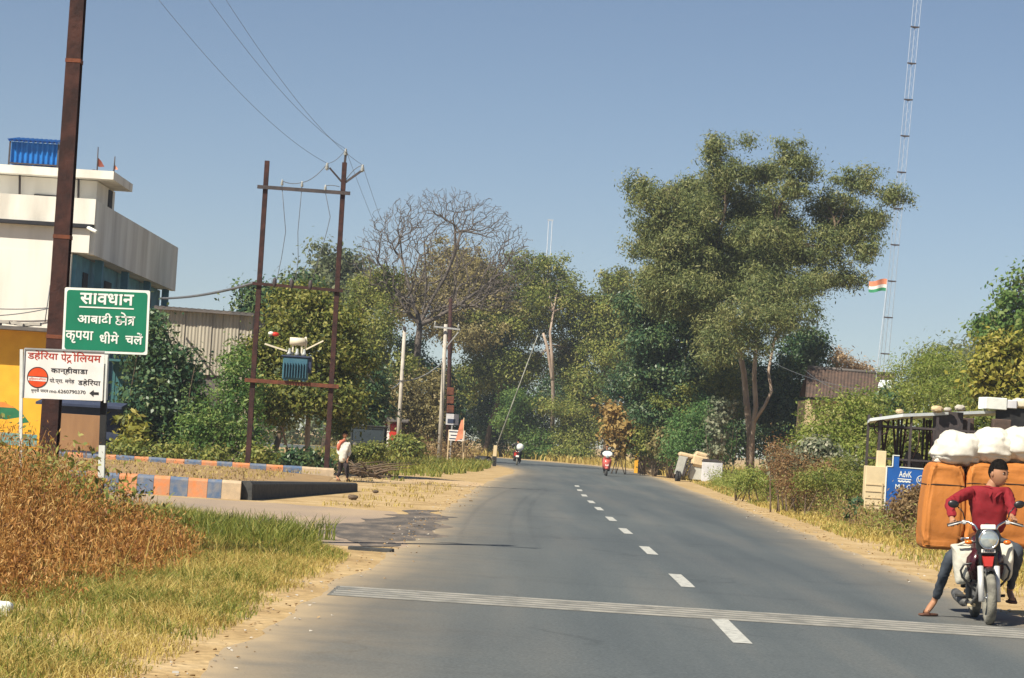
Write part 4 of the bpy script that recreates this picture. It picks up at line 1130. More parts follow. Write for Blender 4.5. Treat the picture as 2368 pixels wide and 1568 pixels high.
tr = [([eb, ev(1735, 1010), ev(1726, 930), ev(1720, 860), ev(1703, 780), ev(1690, 700), ev(1650, 580)], .21, .10),
      ([eb + Vector((.12, -.2, 0)), ev(1739, 1010, -.4), ev(1748, 940, -.6), ev(1744, 870, -.6), ev(1748, 800, -.5), ev(1762, 700), ev(1800, 560)], .16, .09),
      ([ev(1744, 975, -.6), ev(1767, 940, -.8), ev(1784, 905, -.8), ev(1777, 860, -.6), ev(1790, 790), ev(1850, 680), ev(1930, 560)], .10, .06),
      ([ev(1712, 800), ev(1690, 760), ev(1660, 740)], .07, .05)]
tree('eucalyptus_tree', 'tallest olive green eucalyptus with pale forked trunks on the right of the road', 'tree', eb, blobs, 250000, .21, L_EUC, M['bark_pale'], .26, None, 51, .52, trunks=tr, aspect=3.6, droop=.9, fill=.18, limbs=24, per=40, shell=.5, limb_bark=M['bark'])
wood('dark leafy tree climbing up the left side of the eucalyptus', 147, [(1540, 780, 90, 90, 0), (1500, 690, 55, 80, 0), (1560, 660, 50, 60, 0), (1620, 760, 60, 70, 0), (1600, 870, 90, 80, 0), (1520, 880, 70, 70, 0), (1640, 960, 80, 70, 0), (1560, 960, 70, 60, 0)], 30000, .30, L_DARK, 52, 1560, clump=.9)
wood('very dark tree in shade right behind the pale trunks', 152, [(1810, 860, 80, 80, 0), (1860, 820, 50, 70, 0), (1760, 920, 70, 80, 0), (1840, 950, 70, 70, 0), (1880, 790, 25, 40, 0), (1700, 880, 70, 80, 0)], 20000, .30, L_DARK, 53, 1820, clump=.9)
wood('olive bushy tree below the crown, left of the pale trunks', 146, [(1640, 870, 65, 60, 0), (1590, 930, 60, 60, 0), (1680, 920, 50, 60, 0)], 9000, .24, L_OLIVE, 54, 1630, clump=.7)
bush('verge_bush', 'bright green feathery bush left of the pale trunks', 'bush', [pblob(1590, 1000, 141, 55, 55), pblob(1640, 970, 142, 50, 50), pblob(1570, 1040, 140, 45, 40), pblob(1650, 1030, 141, 50, 50)], 12000, .17, L_BRIGHT, 55, clump=.5, aspect=2.6)
bush('flowering_shrub', 'slender grey green shrub with pale flower heads in front of the trunks', 'shrub', [pblob(1665, 955, 138.5, 38, 25), pblob(1660, 1000, 138.5, 26, 35), pblob(1655, 1040, 138.5, 22, 30), pblob(1690, 940, 138.5, 22, 18)], 1500, .20, L_PALE, 56, clump=.3, aspect=1.3)
gb_ = at(1425, 1050, 150)
bush('golden_sapling', 'young tree with large golden yellow leaves behind the scooter', 'tree', [pblob(1425, 990, 150, 30, 38), pblob(1412, 960, 150, 20, 30), pblob(1450, 1000, 150, 22, 28), pblob(1430, 1035, 150, 22, 20)], 1500, .33, L_GOLD, 57, clump=.5, aspect=2.0, per=14)
bush('verge_bush', 'large light green mound of bushes left of the metal rack', 'bush',
     [pblob(1950, 1000, 86, 100, 95), pblob(1900, 1040, 85, 75, 70), pblob(2010, 960, 87, 60, 60), pblob(1870, 1060, 84, 50, 50), pblob(1980, 1070, 84, 80, 60), pblob(2030, 1050, 85, 50, 70)], 24000, .13, L_LIME, 58, clump=.4, aspect=2.6)
bush('verge_bush', 'grey green broad leaved bush in front of the light green mound', 'bush', [pblob(1880, 1050, 78, 55, 35), pblob(1930, 1080, 78, 55, 35), pblob(1820, 1075, 77, 40, 30)], 4000, .17, L_PALE, 59, clump=.3)
bush('dry_bush', 'dry reddish brown bush on the right verge', 'bush', [pblob(1825, 1085, 74, 52, 46), pblob(1800, 1060, 75, 30, 46), pblob(1890, 1105, 73, 50, 38), pblob(1840, 1120, 73, 60, 30)], 6500, .085, leafmat('reddish_scrub', [(.13, .070, .032), (.22, .120, .055), (.32, .20, .085), (.40, .31, .14)]), 70, clump=.34, aspect=3, stems=6, bark=M['bark'])
bush('verge_bush', 'pale yellow green grassy bush right of the parked carts', 'bush', [pblob(1755, 1108, 87, 42, 26), pblob(1712, 1120, 89, 28, 14), pblob(1800, 1115, 84, 42, 26)], 6500, .11, L_LIME, 71, clump=.3, aspect=3.5)
bush('verge_bush', 'mixed green weedy bush between the reddish bush and the blue board', 'bush', [pblob(1925, 1112, 71, 60, 26), pblob(1875, 1112, 72, 45, 24), pblob(1975, 1120, 69, 45, 28), pblob(1945, 1090, 74, 50, 34)], 9000, .085, L_OLIVE, 92, clump=.26, aspect=3)
bush('dry_bush', 'dark low scrub below the blue board, beside the orange bales', 'bush', [pblob(2105, 1165, 56, 45, 30), pblob(2085, 1185, 55, 30, 22), pblob(2130, 1150, 56.5, 28, 25)], 4500, .085, L_SCRUB, 72, clump=.22, aspect=2.4, stems=16)
bush('verge_plant', 'small dark leaved plant on the dry verge left of the blue board', 'plant', [pblob(1985, 1165, 62, 16, 18), pblob(1975, 1185, 61.5, 14, 14)], 420, .14, L_DARK, 73, clump=.16)
# right hand thicket
bush('bamboo_thicket', 'pale yellow green bamboo thicket beyond the metal rack', 'bamboo', [pblob(2130, 880, 100, 90, 55), pblob(2200, 870, 101, 80, 60), pblob(2090, 930, 99, 70, 50), pblob(2180, 930, 98, 110, 50), pblob(2260, 900, 99, 70, 70), pblob(2160, 830, 102, 50, 30)], 26000, .16, L_LIME, 74, clump=.55, aspect=4.5, stems=26)
tree('roadside_tree', 'dark green tree at the right edge behind the bright bush', 'tree', (at(2380, 900, 122).x, 122, 0), [pblob(2380, 720, 122, 55, 90), pblob(2320, 750, 122, 60, 40), pblob(2290, 760, 123, 40, 35), pblob(2400, 840, 122, 90, 60), pblob(2365, 650, 122, 25, 30)], 9000, .26, L_GREEN, M['bark'], .2, seed=75, clump=.7)
bush('verge_bush', 'bright yellow green leafy bush at the right edge above the rack', 'bush', [pblob(2330, 830, 92, 70, 65), pblob(2290, 870, 92, 45, 50), pblob(2380, 870, 92, 60, 80), pblob(2330, 930, 92, 80, 50)], 11000, .22, L_YELLOW, 76, clump=.5, aspect=2)
bush('verge_bush', 'dark undergrowth filling the gap behind the pale eucalyptus trunks', 'bush', [pblob(1750, 1000, 158, 90, 60), pblob(1840, 1010, 158, 80, 60), pblob(1680, 1010, 158, 60, 60), pblob(1780, 950, 160, 80, 60)], 14000, .22, L_DARK, 85, clump=.7)
bush('verge_bush', 'dark green bush in the gap left of the rack roof', 'bush', [pblob(2045, 945, 92, 30, 35), pblob(2020, 985, 91, 30, 40)], 2600, .17, L_DARK, 77, clump=.4)
bush('creeper', 'tangled green creeper growing behind the metal rack', 'creeper', [pblob(2130, 1030, 70, 80, 60), pblob(2230, 1010, 70, 90, 70), pblob(2070, 1050, 70, 45, 60), pblob(2330, 1010, 70, 70, 70)], 12000, .13, L_OLIVE, 78, clump=.35)
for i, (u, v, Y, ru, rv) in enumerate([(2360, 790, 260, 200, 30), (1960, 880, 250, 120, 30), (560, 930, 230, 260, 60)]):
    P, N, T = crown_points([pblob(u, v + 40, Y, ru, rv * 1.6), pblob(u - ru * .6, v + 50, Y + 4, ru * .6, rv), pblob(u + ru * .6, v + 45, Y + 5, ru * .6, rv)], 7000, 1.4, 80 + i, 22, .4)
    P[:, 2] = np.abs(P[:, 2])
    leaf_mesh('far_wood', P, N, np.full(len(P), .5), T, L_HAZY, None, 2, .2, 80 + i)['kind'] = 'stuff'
bush('dry_bamboo', 'dusty tan bamboo plumes rising behind the tiled roof', 'bamboo', [pblob(1960, 850, 152, 45, 28), pblob(1940, 825, 153, 22, 22), pblob(1990, 860, 152, 35, 16)], 2600, .22, leafmat('tan_leaf', [(.32, .22, .12), (.46, .32, .18), (.60, .44, .27), (.7, .55, .36)]), 84, clump=.6, aspect=3)

# grass and weeds (uncountable) ------------------------------------------
def blades(name, px, py, h, w, lean, tint, m_, seed, base_z=0.0, heads=0.0):
    """bent grass blades, three sections each folded into one mesh"""
    rg = np.random.default_rng(seed); n = len(px)
    ang = rg.random(n) * 2 * np.pi
    d = np.stack([np.cos(ang), np.sin(ang), np.zeros(n)], 1)
    fa = rg.random(n) * 2 * np.pi
    s = np.stack([np.cos(fa), np.sin(fa), np.zeros(n)], 1)
    B = np.stack([px, py, np.full(n, base_z)], 1)
    up = np.array([0, 0, 1.0])
    h = h[:, None]; w = w[:, None]; ln = lean[:, None]
    p0 = B; p1 = B + up * h * .55 + d * h * ln * .22; p2 = B + up * h * (1 - ln * .25) + d * h * ln * .8
    V1 = np.stack([p0 - s * w * .5, p0 + s * w * .5, p1 + s * w * .42, p1 - s * w * .42], 1)
    V2 = np.stack([p1 - s * w * .42, p1 + s * w * .42, p2 + s * w * .10, p2 - s * w * .10], 1)
    V = np.concatenate([V1, V2]); T = np.concatenate([tint, tint])
    o = quads(name, V.reshape(-1, 3), T, m_); o['kind'] = 'stuff'
    return o
rg = np.random.default_rng(5)
def fbm(x, y, s, seed):
    return np.array([mnoise.fractal(Vector((a * s, b_ * s, seed)), 1, 2, 4) for a, b_ in zip(x, y)])
# short grass on the near left bank
n = 170000
Yg = 13 + 28 * rg.random(n) ** 1.15
edge = np.interp(Yg, [13, 16.4, 20.5, 26.5, 30, 33.6, 37, 41], [-2.30, -2.20, -2.08, -1.94, -1.86, -1.92, -2.6, -4.2])
Xg = edge - rg.random(n) ** 1.2 * 4.8
nz_ = fbm(Xg, Yg, .55, 3.3)
keep = (rg.random(n) < np.clip((edge - Xg) * 2.2 + .06 + .35 * nz_, .02, 1)) & (rg.random(n) < np.clip(.75 + nz_, .12, 1)) & ~((Yg > 37.5) & (Xg < -6))
Xg, Yg, nz_, edge = Xg[keep], Yg[keep], nz_[keep], edge[keep]
far = np.clip((Yg - 30) / 5, 0, 1)
hh = (.05 + .13 * rg.random(len(Xg)) + .08 * np.clip(nz_, 0, 1)) * (1 + .9 * far * np.clip((edge - Xg), 0, 1)) * np.clip((edge - Xg) * 1.5 + .3, .25, 1)
green = np.clip(.36 + 1.0 * fbm(Xg, Yg, .8, 7.7) - .25 * (Yg < 19) + .35 * far + .18 * np.clip(edge - Xg - .5, -1, 1), 0, 1)
sel = rg.random(len(Xg)) < green * .75
tn = rg.normal(.5, .22, len(Xg))
blades('grass', Xg[sel], Yg[sel], hh[sel] * 1.1, .006 + .005 * rg.random(sel.sum()), .3 + .9 * rg.random(sel.sum()), tn[sel], L_GRASS, 6)
blades('dry_grass', Xg[~sel], Yg[~sel], hh[~sel], .005 + .004 * rg.random((~sel).sum()), .4 + 1.0 * rg.random((~sel).sum()), tn[~sel], L_DRY, 7)
# taller green grass at the top of the bank by the side road
n = 9000; Yg = 33 + 5.0 * rg.random(n); Xg = -2.4 - 4.5 * rg.random(n)
keep = fbm(Xg, Yg, .7, 5.1) > -.12; Xg, Yg = Xg[keep], Yg[keep]
blades('tall_grass', Xg, Yg, .16 + .30 * rg.random(len(Xg)), .010 + .008 * rg.random(len(Xg)), .2 + .6 * rg.random(len(Xg)), rg.normal(.42, .2, len(Xg)), L_GRASS, 8)
# reddish dry weeds: stems with small dry leaves and seed heads
def weeds(name, bx, by, H, leafn, leaf, lm, seed, spread=.10, aspect=2.2, up=.2):
    rg = np.random.default_rng(seed); n = len(bx)
    dx = rg.normal(0, .20, n) * H; dy = rg.normal(0, .20, n) * H
    t = rg.random((n, leafn)) ** .65
    P = np.stack([bx[:, None] + dx[:, None] * t ** 1.5, by[:, None] + dy[:, None] * t ** 1.5, H[:, None] * t], -1) + rg.normal(0, 1, (n, leafn, 3)) * (spread * (.35 + t))[:, :, None]
    P = P.reshape(-1, 3); P[:, 2] = np.abs(P[:, 2]) + .01
    N = rg.normal(size=P.shape) + np.array([-.3, -.4, .5])
    T = (rg.normal(.45, .24, n)[:, None] + rg.normal(0, .15, (n, leafn)) + .12 * (t - .4)).ravel()
    o = leaf_mesh(name, P, N, leaf * (.5 + rg.random(len(P))), T, lm, None, aspect, up, seed); o['kind'] = 'stuff'
    return np.stack([bx, by, bx * 0], -1), np.stack([bx + dx, by + dy, H], -1)
def stalks(name, A, B_, w, m_, tint, seed):
    rg = np.random.default_rng(seed); n = len(A)
    fa = rg.random(n) * 2 * np.pi; s = np.stack([np.cos(fa), np.sin(fa), np.zeros(n)], 1) * w
    mid = (A + B_) / 2; mid[:, :2] = A[:, :2] * .65 + B_[:, :2] * .35
    V = np.concatenate([np.stack([A - s, A + s, mid + s * .8, mid - s * .8], 1), np.stack([mid - s * .8, mid + s * .8, B_ + s * .4, B_ - s * .4], 1)])
    o = quads(name, V.reshape(-1, 3), np.concatenate([tint, tint]), m_); o['kind'] = 'stuff'
n = 3000
by = 21.5 + 10.5 * rg.random(n); lim = np.interp(by, [21.5, 25, 28, 32], [-4.05, -3.85, -3.75, -3.9]); bx = lim - 4.2 * rg.random(n) ** .85; bx[:80] = (lim + .45 * rg.random(n) ** 1.5)[:80]
inw = np.clip((lim - bx + .25) / 2.0, .05, 1)
Hh = (.22 + .90 * inw ** .8) * (.7 + .45 * rg.random(n)) * np.interp(by, [21.5, 24, 30, 32], [.5, .95, 1.05, .8]) * np.interp(bx, [-5.2, -4.2, -3.2], [1, .86, .8])
A, B_ = weeds('dry_weeds', bx, by, Hh * 1.12, 44, .062, L_RUST, 9, .062, 5.5, -1.9)
stalks('dry_weed_stalks', A, B_, .0042, L_RUST, rg.normal(.6, .2, n), 10)
n = 190
by = 28.0 + 3.0 * rg.random(n); bx = -4.1 - 2.4 * rg.random(n) ** .8
Hh = (.85 + .45 * rg.random(n)) * np.interp(bx, [-6.3, -5, -4.5, -4.1], [1.12, .98, .78, .60])
A, B_ = weeds('green_weeds', bx, by, Hh, 22, .075, L_OLIVE, 19, .09)
stalks('green_weed_stalks', A, B_, .004, L_DRY, rg.normal(.3, .2, n), 20)
n = 130
by = 23 + 7 * rg.random(n); bx = np.interp(by, [23, 30], [-2.7, -2.8]) - 1.6 * rg.random(n)
blades('straw_stems', bx, by, .25 + .32 * rg.random(n), .007 + .003 * rg.random(n), .1 + .7 * rg.random(n), rg.normal(.45, .2, n), L_DRY, 23)
# weeds on the island and along the kerbs
n = 360; by = np.concatenate([55.2 + 1.2 * rg.random(n // 2), 60 + 18 * rg.random(n - n // 2)]); bx = -14 + 8.2 * rg.random(n)
A, B_ = weeds('island_weeds', bx, by, .30 + .16 * rg.random(n), 10, .06, L_SCRUB, 29, .06)
n = 3000; Yi = 55 + 23 * rg.random(n); Xi = -14 + 8.5 * rg.random(n); kp = fbm(Xi, Yi, .5, 2.2) > 0.0
blades('island_grass', Xi[kp], Yi[kp], .05 + .07 * rg.random(kp.sum()), .016 + .01 * rg.random(kp.sum()), .3 + .7 * rg.random(kp.sum()), rg.normal(.5, .2, kp.sum()), L_DRY, 30, .26)
n = 5000; Yt = 54 + 34 * rg.random(n); Xt = -5 + 4.2 * rg.random(n); kp = (fbm(Xt, Yt, .7, 12.1) > .16) & (Xt < np.interp(Yt, [54, 88], [-2.0, -1.4])); kp &= ~((Yt < 80) & (Xt < -3.8))
blades('bare_earth_tufts', Xt[kp], Yt[kp], .04 + .09 * rg.random(kp.sum()), .018 + .01 * rg.random(kp.sum()), .4 + .9 * rg.random(kp.sum()), rg.normal(.4, .2, kp.sum()), L_DRY, 42)
# left verge further on
n = 20000; Yl = 84 + 84 * rg.random(n) ** .9; el_ = np.interp(Yl, [p[1] for p in LEFT], [p[0] for p in LEFT]) - np.interp(Yl, [84, 100, 125, 150, 168], [2.6, 2.0, 1.6, 1.0, .8])
Xl = el_ - 9 * rg.random(n) ** 1.3; f_ = fbm(Xl, Yl, .28, 4.4); kp = (f_ > -.05) & ~((Yl > 83) & (Yl < 99) & (f_ < .22)); Xl, Yl = Xl[kp], Yl[kp]
blades('verge_grass', Xl, Yl, (.16 + .28 * rg.random(len(Xl))) * np.interp(Yl, [84, 120, 168], [.6, 1, 1.5]), .03 + .03 * rg.random(len(Xl)), .3 + .6 * rg.random(len(Xl)), rg.normal(.5, .25, len(Xl)), L_GRASS, 31)
n = 1500; Yl = 150 + 28 * rg.random(n); Xl = np.interp(Yl, [150, 178], [-1.4, -4.2]) - 5 * rg.random(n)
A, B_ = weeds('brown_verge_weeds', Xl, Yl, .6 + .7 * rg.random(n), 9, .16, L_SCRUB, 33, .2)
# right verge: dry grass, thinning out towards the road
n = 120000; Yr = 30 + 120 * rg.random(n) ** 1.5; er = np.interp(Yr, [p[1] for p in RIGHT], [p[0] for p in RIGHT]) + np.interp(Yr, [30, 45, 80, 150], [.6, .65, .8, 1.5])
Xr_ = er + rg.random(n) ** 1.3 * 10; f_ = fbm(Xr_, Yr, .45, 6.6)
kp = rg.random(n) < np.clip((Xr_ - er) * .7 + .16 + .5 * f_, .05, 1); Xr_, Yr, er, f_ = Xr_[kp], Yr[kp], er[kp], f_[kp]
hr = (.05 + .16 * rg.random(len(Xr_)) + .15 * np.clip(f_, 0, 1)) * np.clip((Xr_ - er) * .75 + .5, .5, 2.4)
gsel = rg.random(len(Xr_)) < np.clip(.18 + .6 * fbm(Xr_, Yr, .2, 1.1) + .25 * ((Yr > 70) & (Yr < 120)), 0, .8)
blades('verge_dry_grass', Xr_[~gsel], Yr[~gsel], hr[~gsel], .007 + .0003 * Yr[~gsel], .3 + .8 * rg.random((~gsel).sum()), rg.normal(.5, .22, (~gsel).sum()), L_DRY, 35)
blades('verge_green_grass', Xr_[gsel], Yr[gsel], hr[gsel] * 1.15, .007 + .0003 * Yr[gsel], .3 + .8 * rg.random(gsel.sum()), rg.normal(.6, .22, gsel.sum()), L_GRASS, 36)
n = 9000; by = 44 + 50 * rg.random(n); bx = np.interp(by, [p[1] for p in RIGHT], [p[0] for p in RIGHT]) + 1.5 + 6 * rg.random(n)
kp = fbm(bx, by, .35, 8.2) > -.05; bx, by = bx[kp], by[kp]
A, B_ = weeds('verge_weeds', bx, by, .25 + .45 * rg.random(len(bx)), 14, .07, L_SCRUB, 37, .09, 2.6)
n = 8000; by = 50 + 75 * rg.random(n); bx = np.interp(by, [p[1] for p in RIGHT], [p[0] for p in RIGHT]) + 1.6 + 5 * rg.random(n)
kp = fbm(bx, by, .22, 3.9) > -.08; bx2, by2 = bx[kp], by[kp]
weeds('verge_green_weeds', bx2, by2, (.22 + .42 * rg.random(len(bx2))) * np.interp(by2, [50, 120], [.9, 1.5]), 14, .085, L_LIME, 41, .10, 3.2)
bx, by = A[:, 0], A[:, 1]
stalks('verge_weed_stalks', A, B_, .006, L_DRY, rg.normal(.4, .2, len(bx)), 38)
n = 9000; by = 140 + 75 * rg.random(n); bx = np.where(by < 178, np.interp(by, [140, 178], [9.8, 9.6]) + 7 * rg.random(n), -14 + 26 * rg.random(n)); kp = ~((by < 218) & (by >= 178) & (bx < np.interp(by, [178, 197, 216, 218], [10, 9, 2, 0])))
blades('far_verge_grass', bx[kp], by[kp], .3 + .5 * rg.random(kp.sum()), .07 + .05 * rg.random(kp.sum()), .3 + .6 * rg.random(kp.sum()), rg.normal(.35, .2, kp.sum()), L_DRY, 39)
n = 6000; by = 210 + 40 * rg.random(n); bx = -30 + 50 * rg.random(n); kp = by > np.interp(bx, [-30, 1, 8, 20], [236, 221, 212, 205])
blades('far_verge_grass', bx[kp], by[kp], .4 + .5 * rg.random(kp.sum()), .08 + .06 * rg.random(kp.sum()), .3 + .6 * rg.random(kp.sum()), rg.normal(.3, .2, kp.sum()), L_DRY, 40)
# stones and litter
def stones(name, label, pts, m_, seed, sz):
    mb = MB()
    for i, (x, y) in enumerate(pts): mb.lump((x, y, sz * .2), (sz * (1 + .3 * (i % 3)), sz, sz * .7), seed + i, .8, .25, 2, 0, 10, 7)
    return obj(name, mb, m_)

# ================================================================== FAR ROADSIDE THINGS
def CR(cx_, cy_, Y): return at((2081 + cx_ * .41026) / 1.04772, (900 + cy_ * .41026) / 1.04772, Y)
def polet(name, label, u0, v0, u1, v1, Y, r0, r1, m_, base_z=0.0, group=None):
    a = at(u0, v0, Y); b2 = at(u1, v1, Y); d = (b2 - a).normalized(); g = a - d * ((a.z - base_z) / d.z)
    t = thing(name, g, label, 'pole', group)
    mb = MB(); mb.tube([g - d * .2, g.lerp(b2, .5), b2], [r0, (r0 + r1) / 2, r1], 10); obj('shaft', mb, m_, t)
    return t, g, b2
grpP = 'poles at the bend'
t, g_, tp = polet('concrete_pole', 'pale concrete pole without a crossarm, left of its crossarmed twin', 920, 1030, 936, 757, 148, .13, .10, M['concrete'], 0, grpP)
mb = MB(); mb.bar(tp + Vector((-.35, -.1, -3.1)), tp + Vector((.25, -.1, -3.1)), .06, .06); mb.bar(tp + Vector((-.1, -.08, -.05)), tp + Vector((.1, -.08, -.05)), .22, .16); obj('bracket', mb, M['dark_steel'], t)
P1 = tp
t, g_, tp = polet('concrete_pole', 'pale concrete pole with a thin crossarm, standing against the rusty one', 1016, 1060, 1031, 750, 151, .15, .11, M['concrete'], 0, grpP)
mb = MB(); mb.bar(at(1003, 755, 150.7), at(1064, 762, 150.7), .08, .10); mb.bar(at(1034, 800, 150.7), at(1060, 768, 150.7), .06, .06); obj('crossarm', mb, M['galv'], t)
for u, v in ((1006, 753), (1060, 759)): insulator(t, at(u, v, 150.7), .25, .08)
P2 = tp
t, g_, tp = polet('steel_pole', 'rust brown steel pole close behind the crossarmed concrete pole', 1036, 1050, 1042, 690, 156, .15, .12, M['rust_steel'], 0, grpP)
mb = MB()
for v in (905, 925, 946): mb.box(at(1042, v, 155.7), (.44, .36, .46), 0, 0, .03)
obj('junction_box', mb, M['rust_light'], t)
t, g_, tp = polet('leaning_pole', 'thin pale pole leaning far to the right over the bend', 1140, 1055, 1244, 775, 152, .050, .028, mat('pale_bamboo', (.36, .36, .32), (.14, .14, .11), .8, 2.0), 0, grpP)
for (a, b2, sag, lb) in ((P1 + Vector((0, 0, -3.1)), P2 + Vector((0, 0, -2.2)), .3, 'sagging wire strung between the two concrete poles'), (at(850, 866, 120), P1 + Vector((0, 0, -3.1)), .6, 'wire running left from the bracket of the left concrete pole')):
    mb = MB(); mb.tube(sagline(a, b2, sag, 20), .03, 5); tag(obj('overhead_wire', mb, M['galv'], org=a), lb, 'wire', 'overhead wires')
for (a, b2, lb) in ((at(1742, 812, 132), at(2080, 906, 100), 'upper thin wire sloping from the pale trunks to the right thicket'), (at(1860, 855, 130), at(2060, 912, 104), 'lower thin wire sloping past the tiled roof')):
    mb = MB(); mb.tube(sagline(a, b2, .5, 20), .012, 5); tag(obj('overhead_wire', mb, M['wire'], org=a), lb, 'wire', 'overhead wires')

# white notice board with an orange flag
Y = 149.0
c = at(1056, 1007, Y)
t = thing('notice_board', (c.x, Y, 0), 'small white notice board with lines of writing beside the concrete pole', 'sign')
mb = MB(); mb.box(c, (.90, .05, .62), R(0)); obj('panel', mb, M['board_white'], t)
mb = MB()
for i, w in enumerate((.8, .6, .72)): mb.box(c + Vector((-.05, -.03, .2 - i * .2)), (w, .012, .06))
obj('lettering', mb, M['tarp_blue'], t)
mb = MB()
for dx in (-.46, .46): mb.bar((c.x + dx, Y + .05, -.1), (c.x + dx, Y + .05, c.z + .3), .07, .07)
obj('post', mb, M['tan_board'], t)
c2 = at(1046, 970, Y + 3)
t = thing('grey_sign', (c2.x, Y + 3, 0), 'small grey sign with a dark patch standing above the white notice board', 'sign')
mb = MB(); mb.box(c2, (.75, .05, .65), 0); obj('panel', mb, M['silver_panel'], t)
mb = MB(); mb.box(c2 + Vector((-.05, -.04, -.1)), (.45, .012, .25)); obj('dark_mark', mb, M['tarp_blue'], t)
mb = MB(); mb.bar((c2.x, Y + 3.05, -.1), (c2.x, Y + 3.05, c2.z), .08, .08); obj('post', mb, M['galv'], t)
a = at(1071, 1030, Y - .4); b2 = at(1073, 966, Y - .4)
t = thing('orange_flag', (a.x, Y - .4, 0), 'narrow orange flag hanging from a stick at the white notice board', 'flag')
mb = MB(); mb.tube([(a.x, Y - .4, 0), b2], .025, 6); obj('flagpole', mb, M['tan_board'], t)
mb = MB(); vs = []
for i in range(7):
    f_ = i / 6
    vs += [b2 + Vector((.0, -.02, -.1 - f_ * 1.1)), b2 + Vector((-.15 - .28 * f_, .06 * math.sin(i * 1.9), -.15 - f_ * 1.25))]
mb.add(vs, [(2 * i, 2 * i + 1, 2 * i + 3, 2 * i + 2) for i in range(6)], 0, True); obj('cloth', mb, M['flag_saffron'], t)
# kilometre post, drum
c = at(1143, 1078, 150); c.z = 0; zt = at(1144, 1030, 150).z
t = thing('marker_post', c, 'white roadside marker post with black lower half at the left edge of the bend', 'post')
mb = MB(); mb.box((c.x, 150, zt * .22), (.22, .16, zt * .44 + .1)); obj('black_base', mb, M['post_black'], t)
mb = MB(); mb.box((c.x, 150, zt * .72), (.215, .155, zt * .56), 0, 0, .02); obj('white_top', mb, M['cream_board'], t)
mb = MB(); c = at(1122, 1070, 148); c.z = .29; mb.tube([c + Vector((-.40, .3, 0)), c + Vector((.20, -.2, 0))], .29, 16, 0); mb.tube([c + Vector((.20, -.2, 0)), c + Vector((.215, -.213, 0))], .16, 12, 1)
tag(obj('oil_drum', mb, [M['post_black'], M['galv']], org=(c.x, c.y, 0)), 'dark drum lying on its side beside the marker post', 'drum')

# jeep half hidden behind the walking man
JY = 112.0
jc = at(845, 1035, JY); jx = jc.x
jz = 0.0
jp = thing('parked_jeep', (jx, JY, 0), 'dark grey jeep parked under the trees behind the walking man', 'jeep')
mj = mat('jeep_paint', (.014, .018, .020), (.024, .028, .028), .7, 3)
mb = MB(); mb.box((jx, JY + 1.4, .82), (1.55, 3.2, .55), 0, 0, .06); mb.box((jx, JY + .3, 1.02), (1.35, 1.1, .25), 0, 0, .08); obj('body', mb, mj, jp)
mb = MB()
for dx in (-.7, .7): mb.bar((jx + dx, JY + .85, 1.05), (jx + dx, JY + 1.05, 1.75), .07, .07)
mb.bar((jx - .72, JY + 1.05, 1.74), (jx + .72, JY + 1.05, 1.74), .07, .07); obj('windscreen_frame', mb, mj, jp)
mb = MB(); mb.box((jx, JY + .98, 1.42), (1.34, .02, .55), Matrix.Rotation(-.27, 3, 'X')); obj('windscreen', mb, mat('dark_glass', (.03, .04, .045), None, .3, 2, spec=.4), jp)
mb = MB(); mb.box((jx, JY + 2.1, 1.82), (1.6, 2.2, .08), 0, 0, .03); mb.box((jx, JY + 3.1, 1.35), (1.5, .06, .9)); obj('canvas_top', mb, M['post_black'], jp)
for dx in (-.68, .68):
    for dy in (.25, 2.4):
        mb = MB(); mb.torus((jx + dx, JY + dy, .36), .27, .10, 'X', 20, 8); w = obj('wheel', mb, M['post_black'], jp)
        mb = MB(); mb.tube([(jx + dx - .07, JY + dy, .36), (jx + dx + .07, JY + dy, .36)], .19, 12); obj('rim', mb, M['galv'], w)
for dx in (-.45, .45):
    mb = MB(); mb.ell((jx + dx, JY - .28, .98), (.10, .05, .10)); obj('headlight', mb, M['engine_grey'] if 'engine_grey' in M else M['tin_dark'], jp)
mb = MB(); mb.box((jx, JY - .24, .62), (1.5, .08, .14), 0, 0, .02); obj('bumper', mb, M['tin_dark'], jp)
bush('verge_bush', 'low olive bush in front of the parked jeep', 'bush', [pblob(842, 1048, 106, 34, 16), pblob(875, 1042, 106, 26, 20), pblob(815, 1052, 106.5, 18, 12)], 3200, .12, L_OLIVE, 91, clump=.3)
# little stall with red cloth
sc_ = at(893, 1020, 158)
t = thing('roadside_stall', (sc_.x, 158, 0), 'small stall with red cloth and white uprights left of the concrete pole', 'stall')
mb = MB()
for dx in (-.9, .1, .8): mb.bar((sc_.x + dx, 158, 0), (sc_.x + dx, 158, 2.3), .16, .16)
obj('upright', mb, M['board_white'], t)
mb = MB(); mb.lump((sc_.x + .25, 158.1, 1.4), (1.0, .35, 1.5), 2, .6, .2); obj('red_cloth', mb, M['red_paint'], t)
mb = MB(); mb.box((sc_.x, 158.4, 2.4), (2.6, 1.8, .08), Matrix.Rotation(.12, 3, 'X')); mb.box((sc_.x - .8, 158.6, .5), (.8, .6, 1.0)); obj('roof', mb, M['tin_dark'], t)
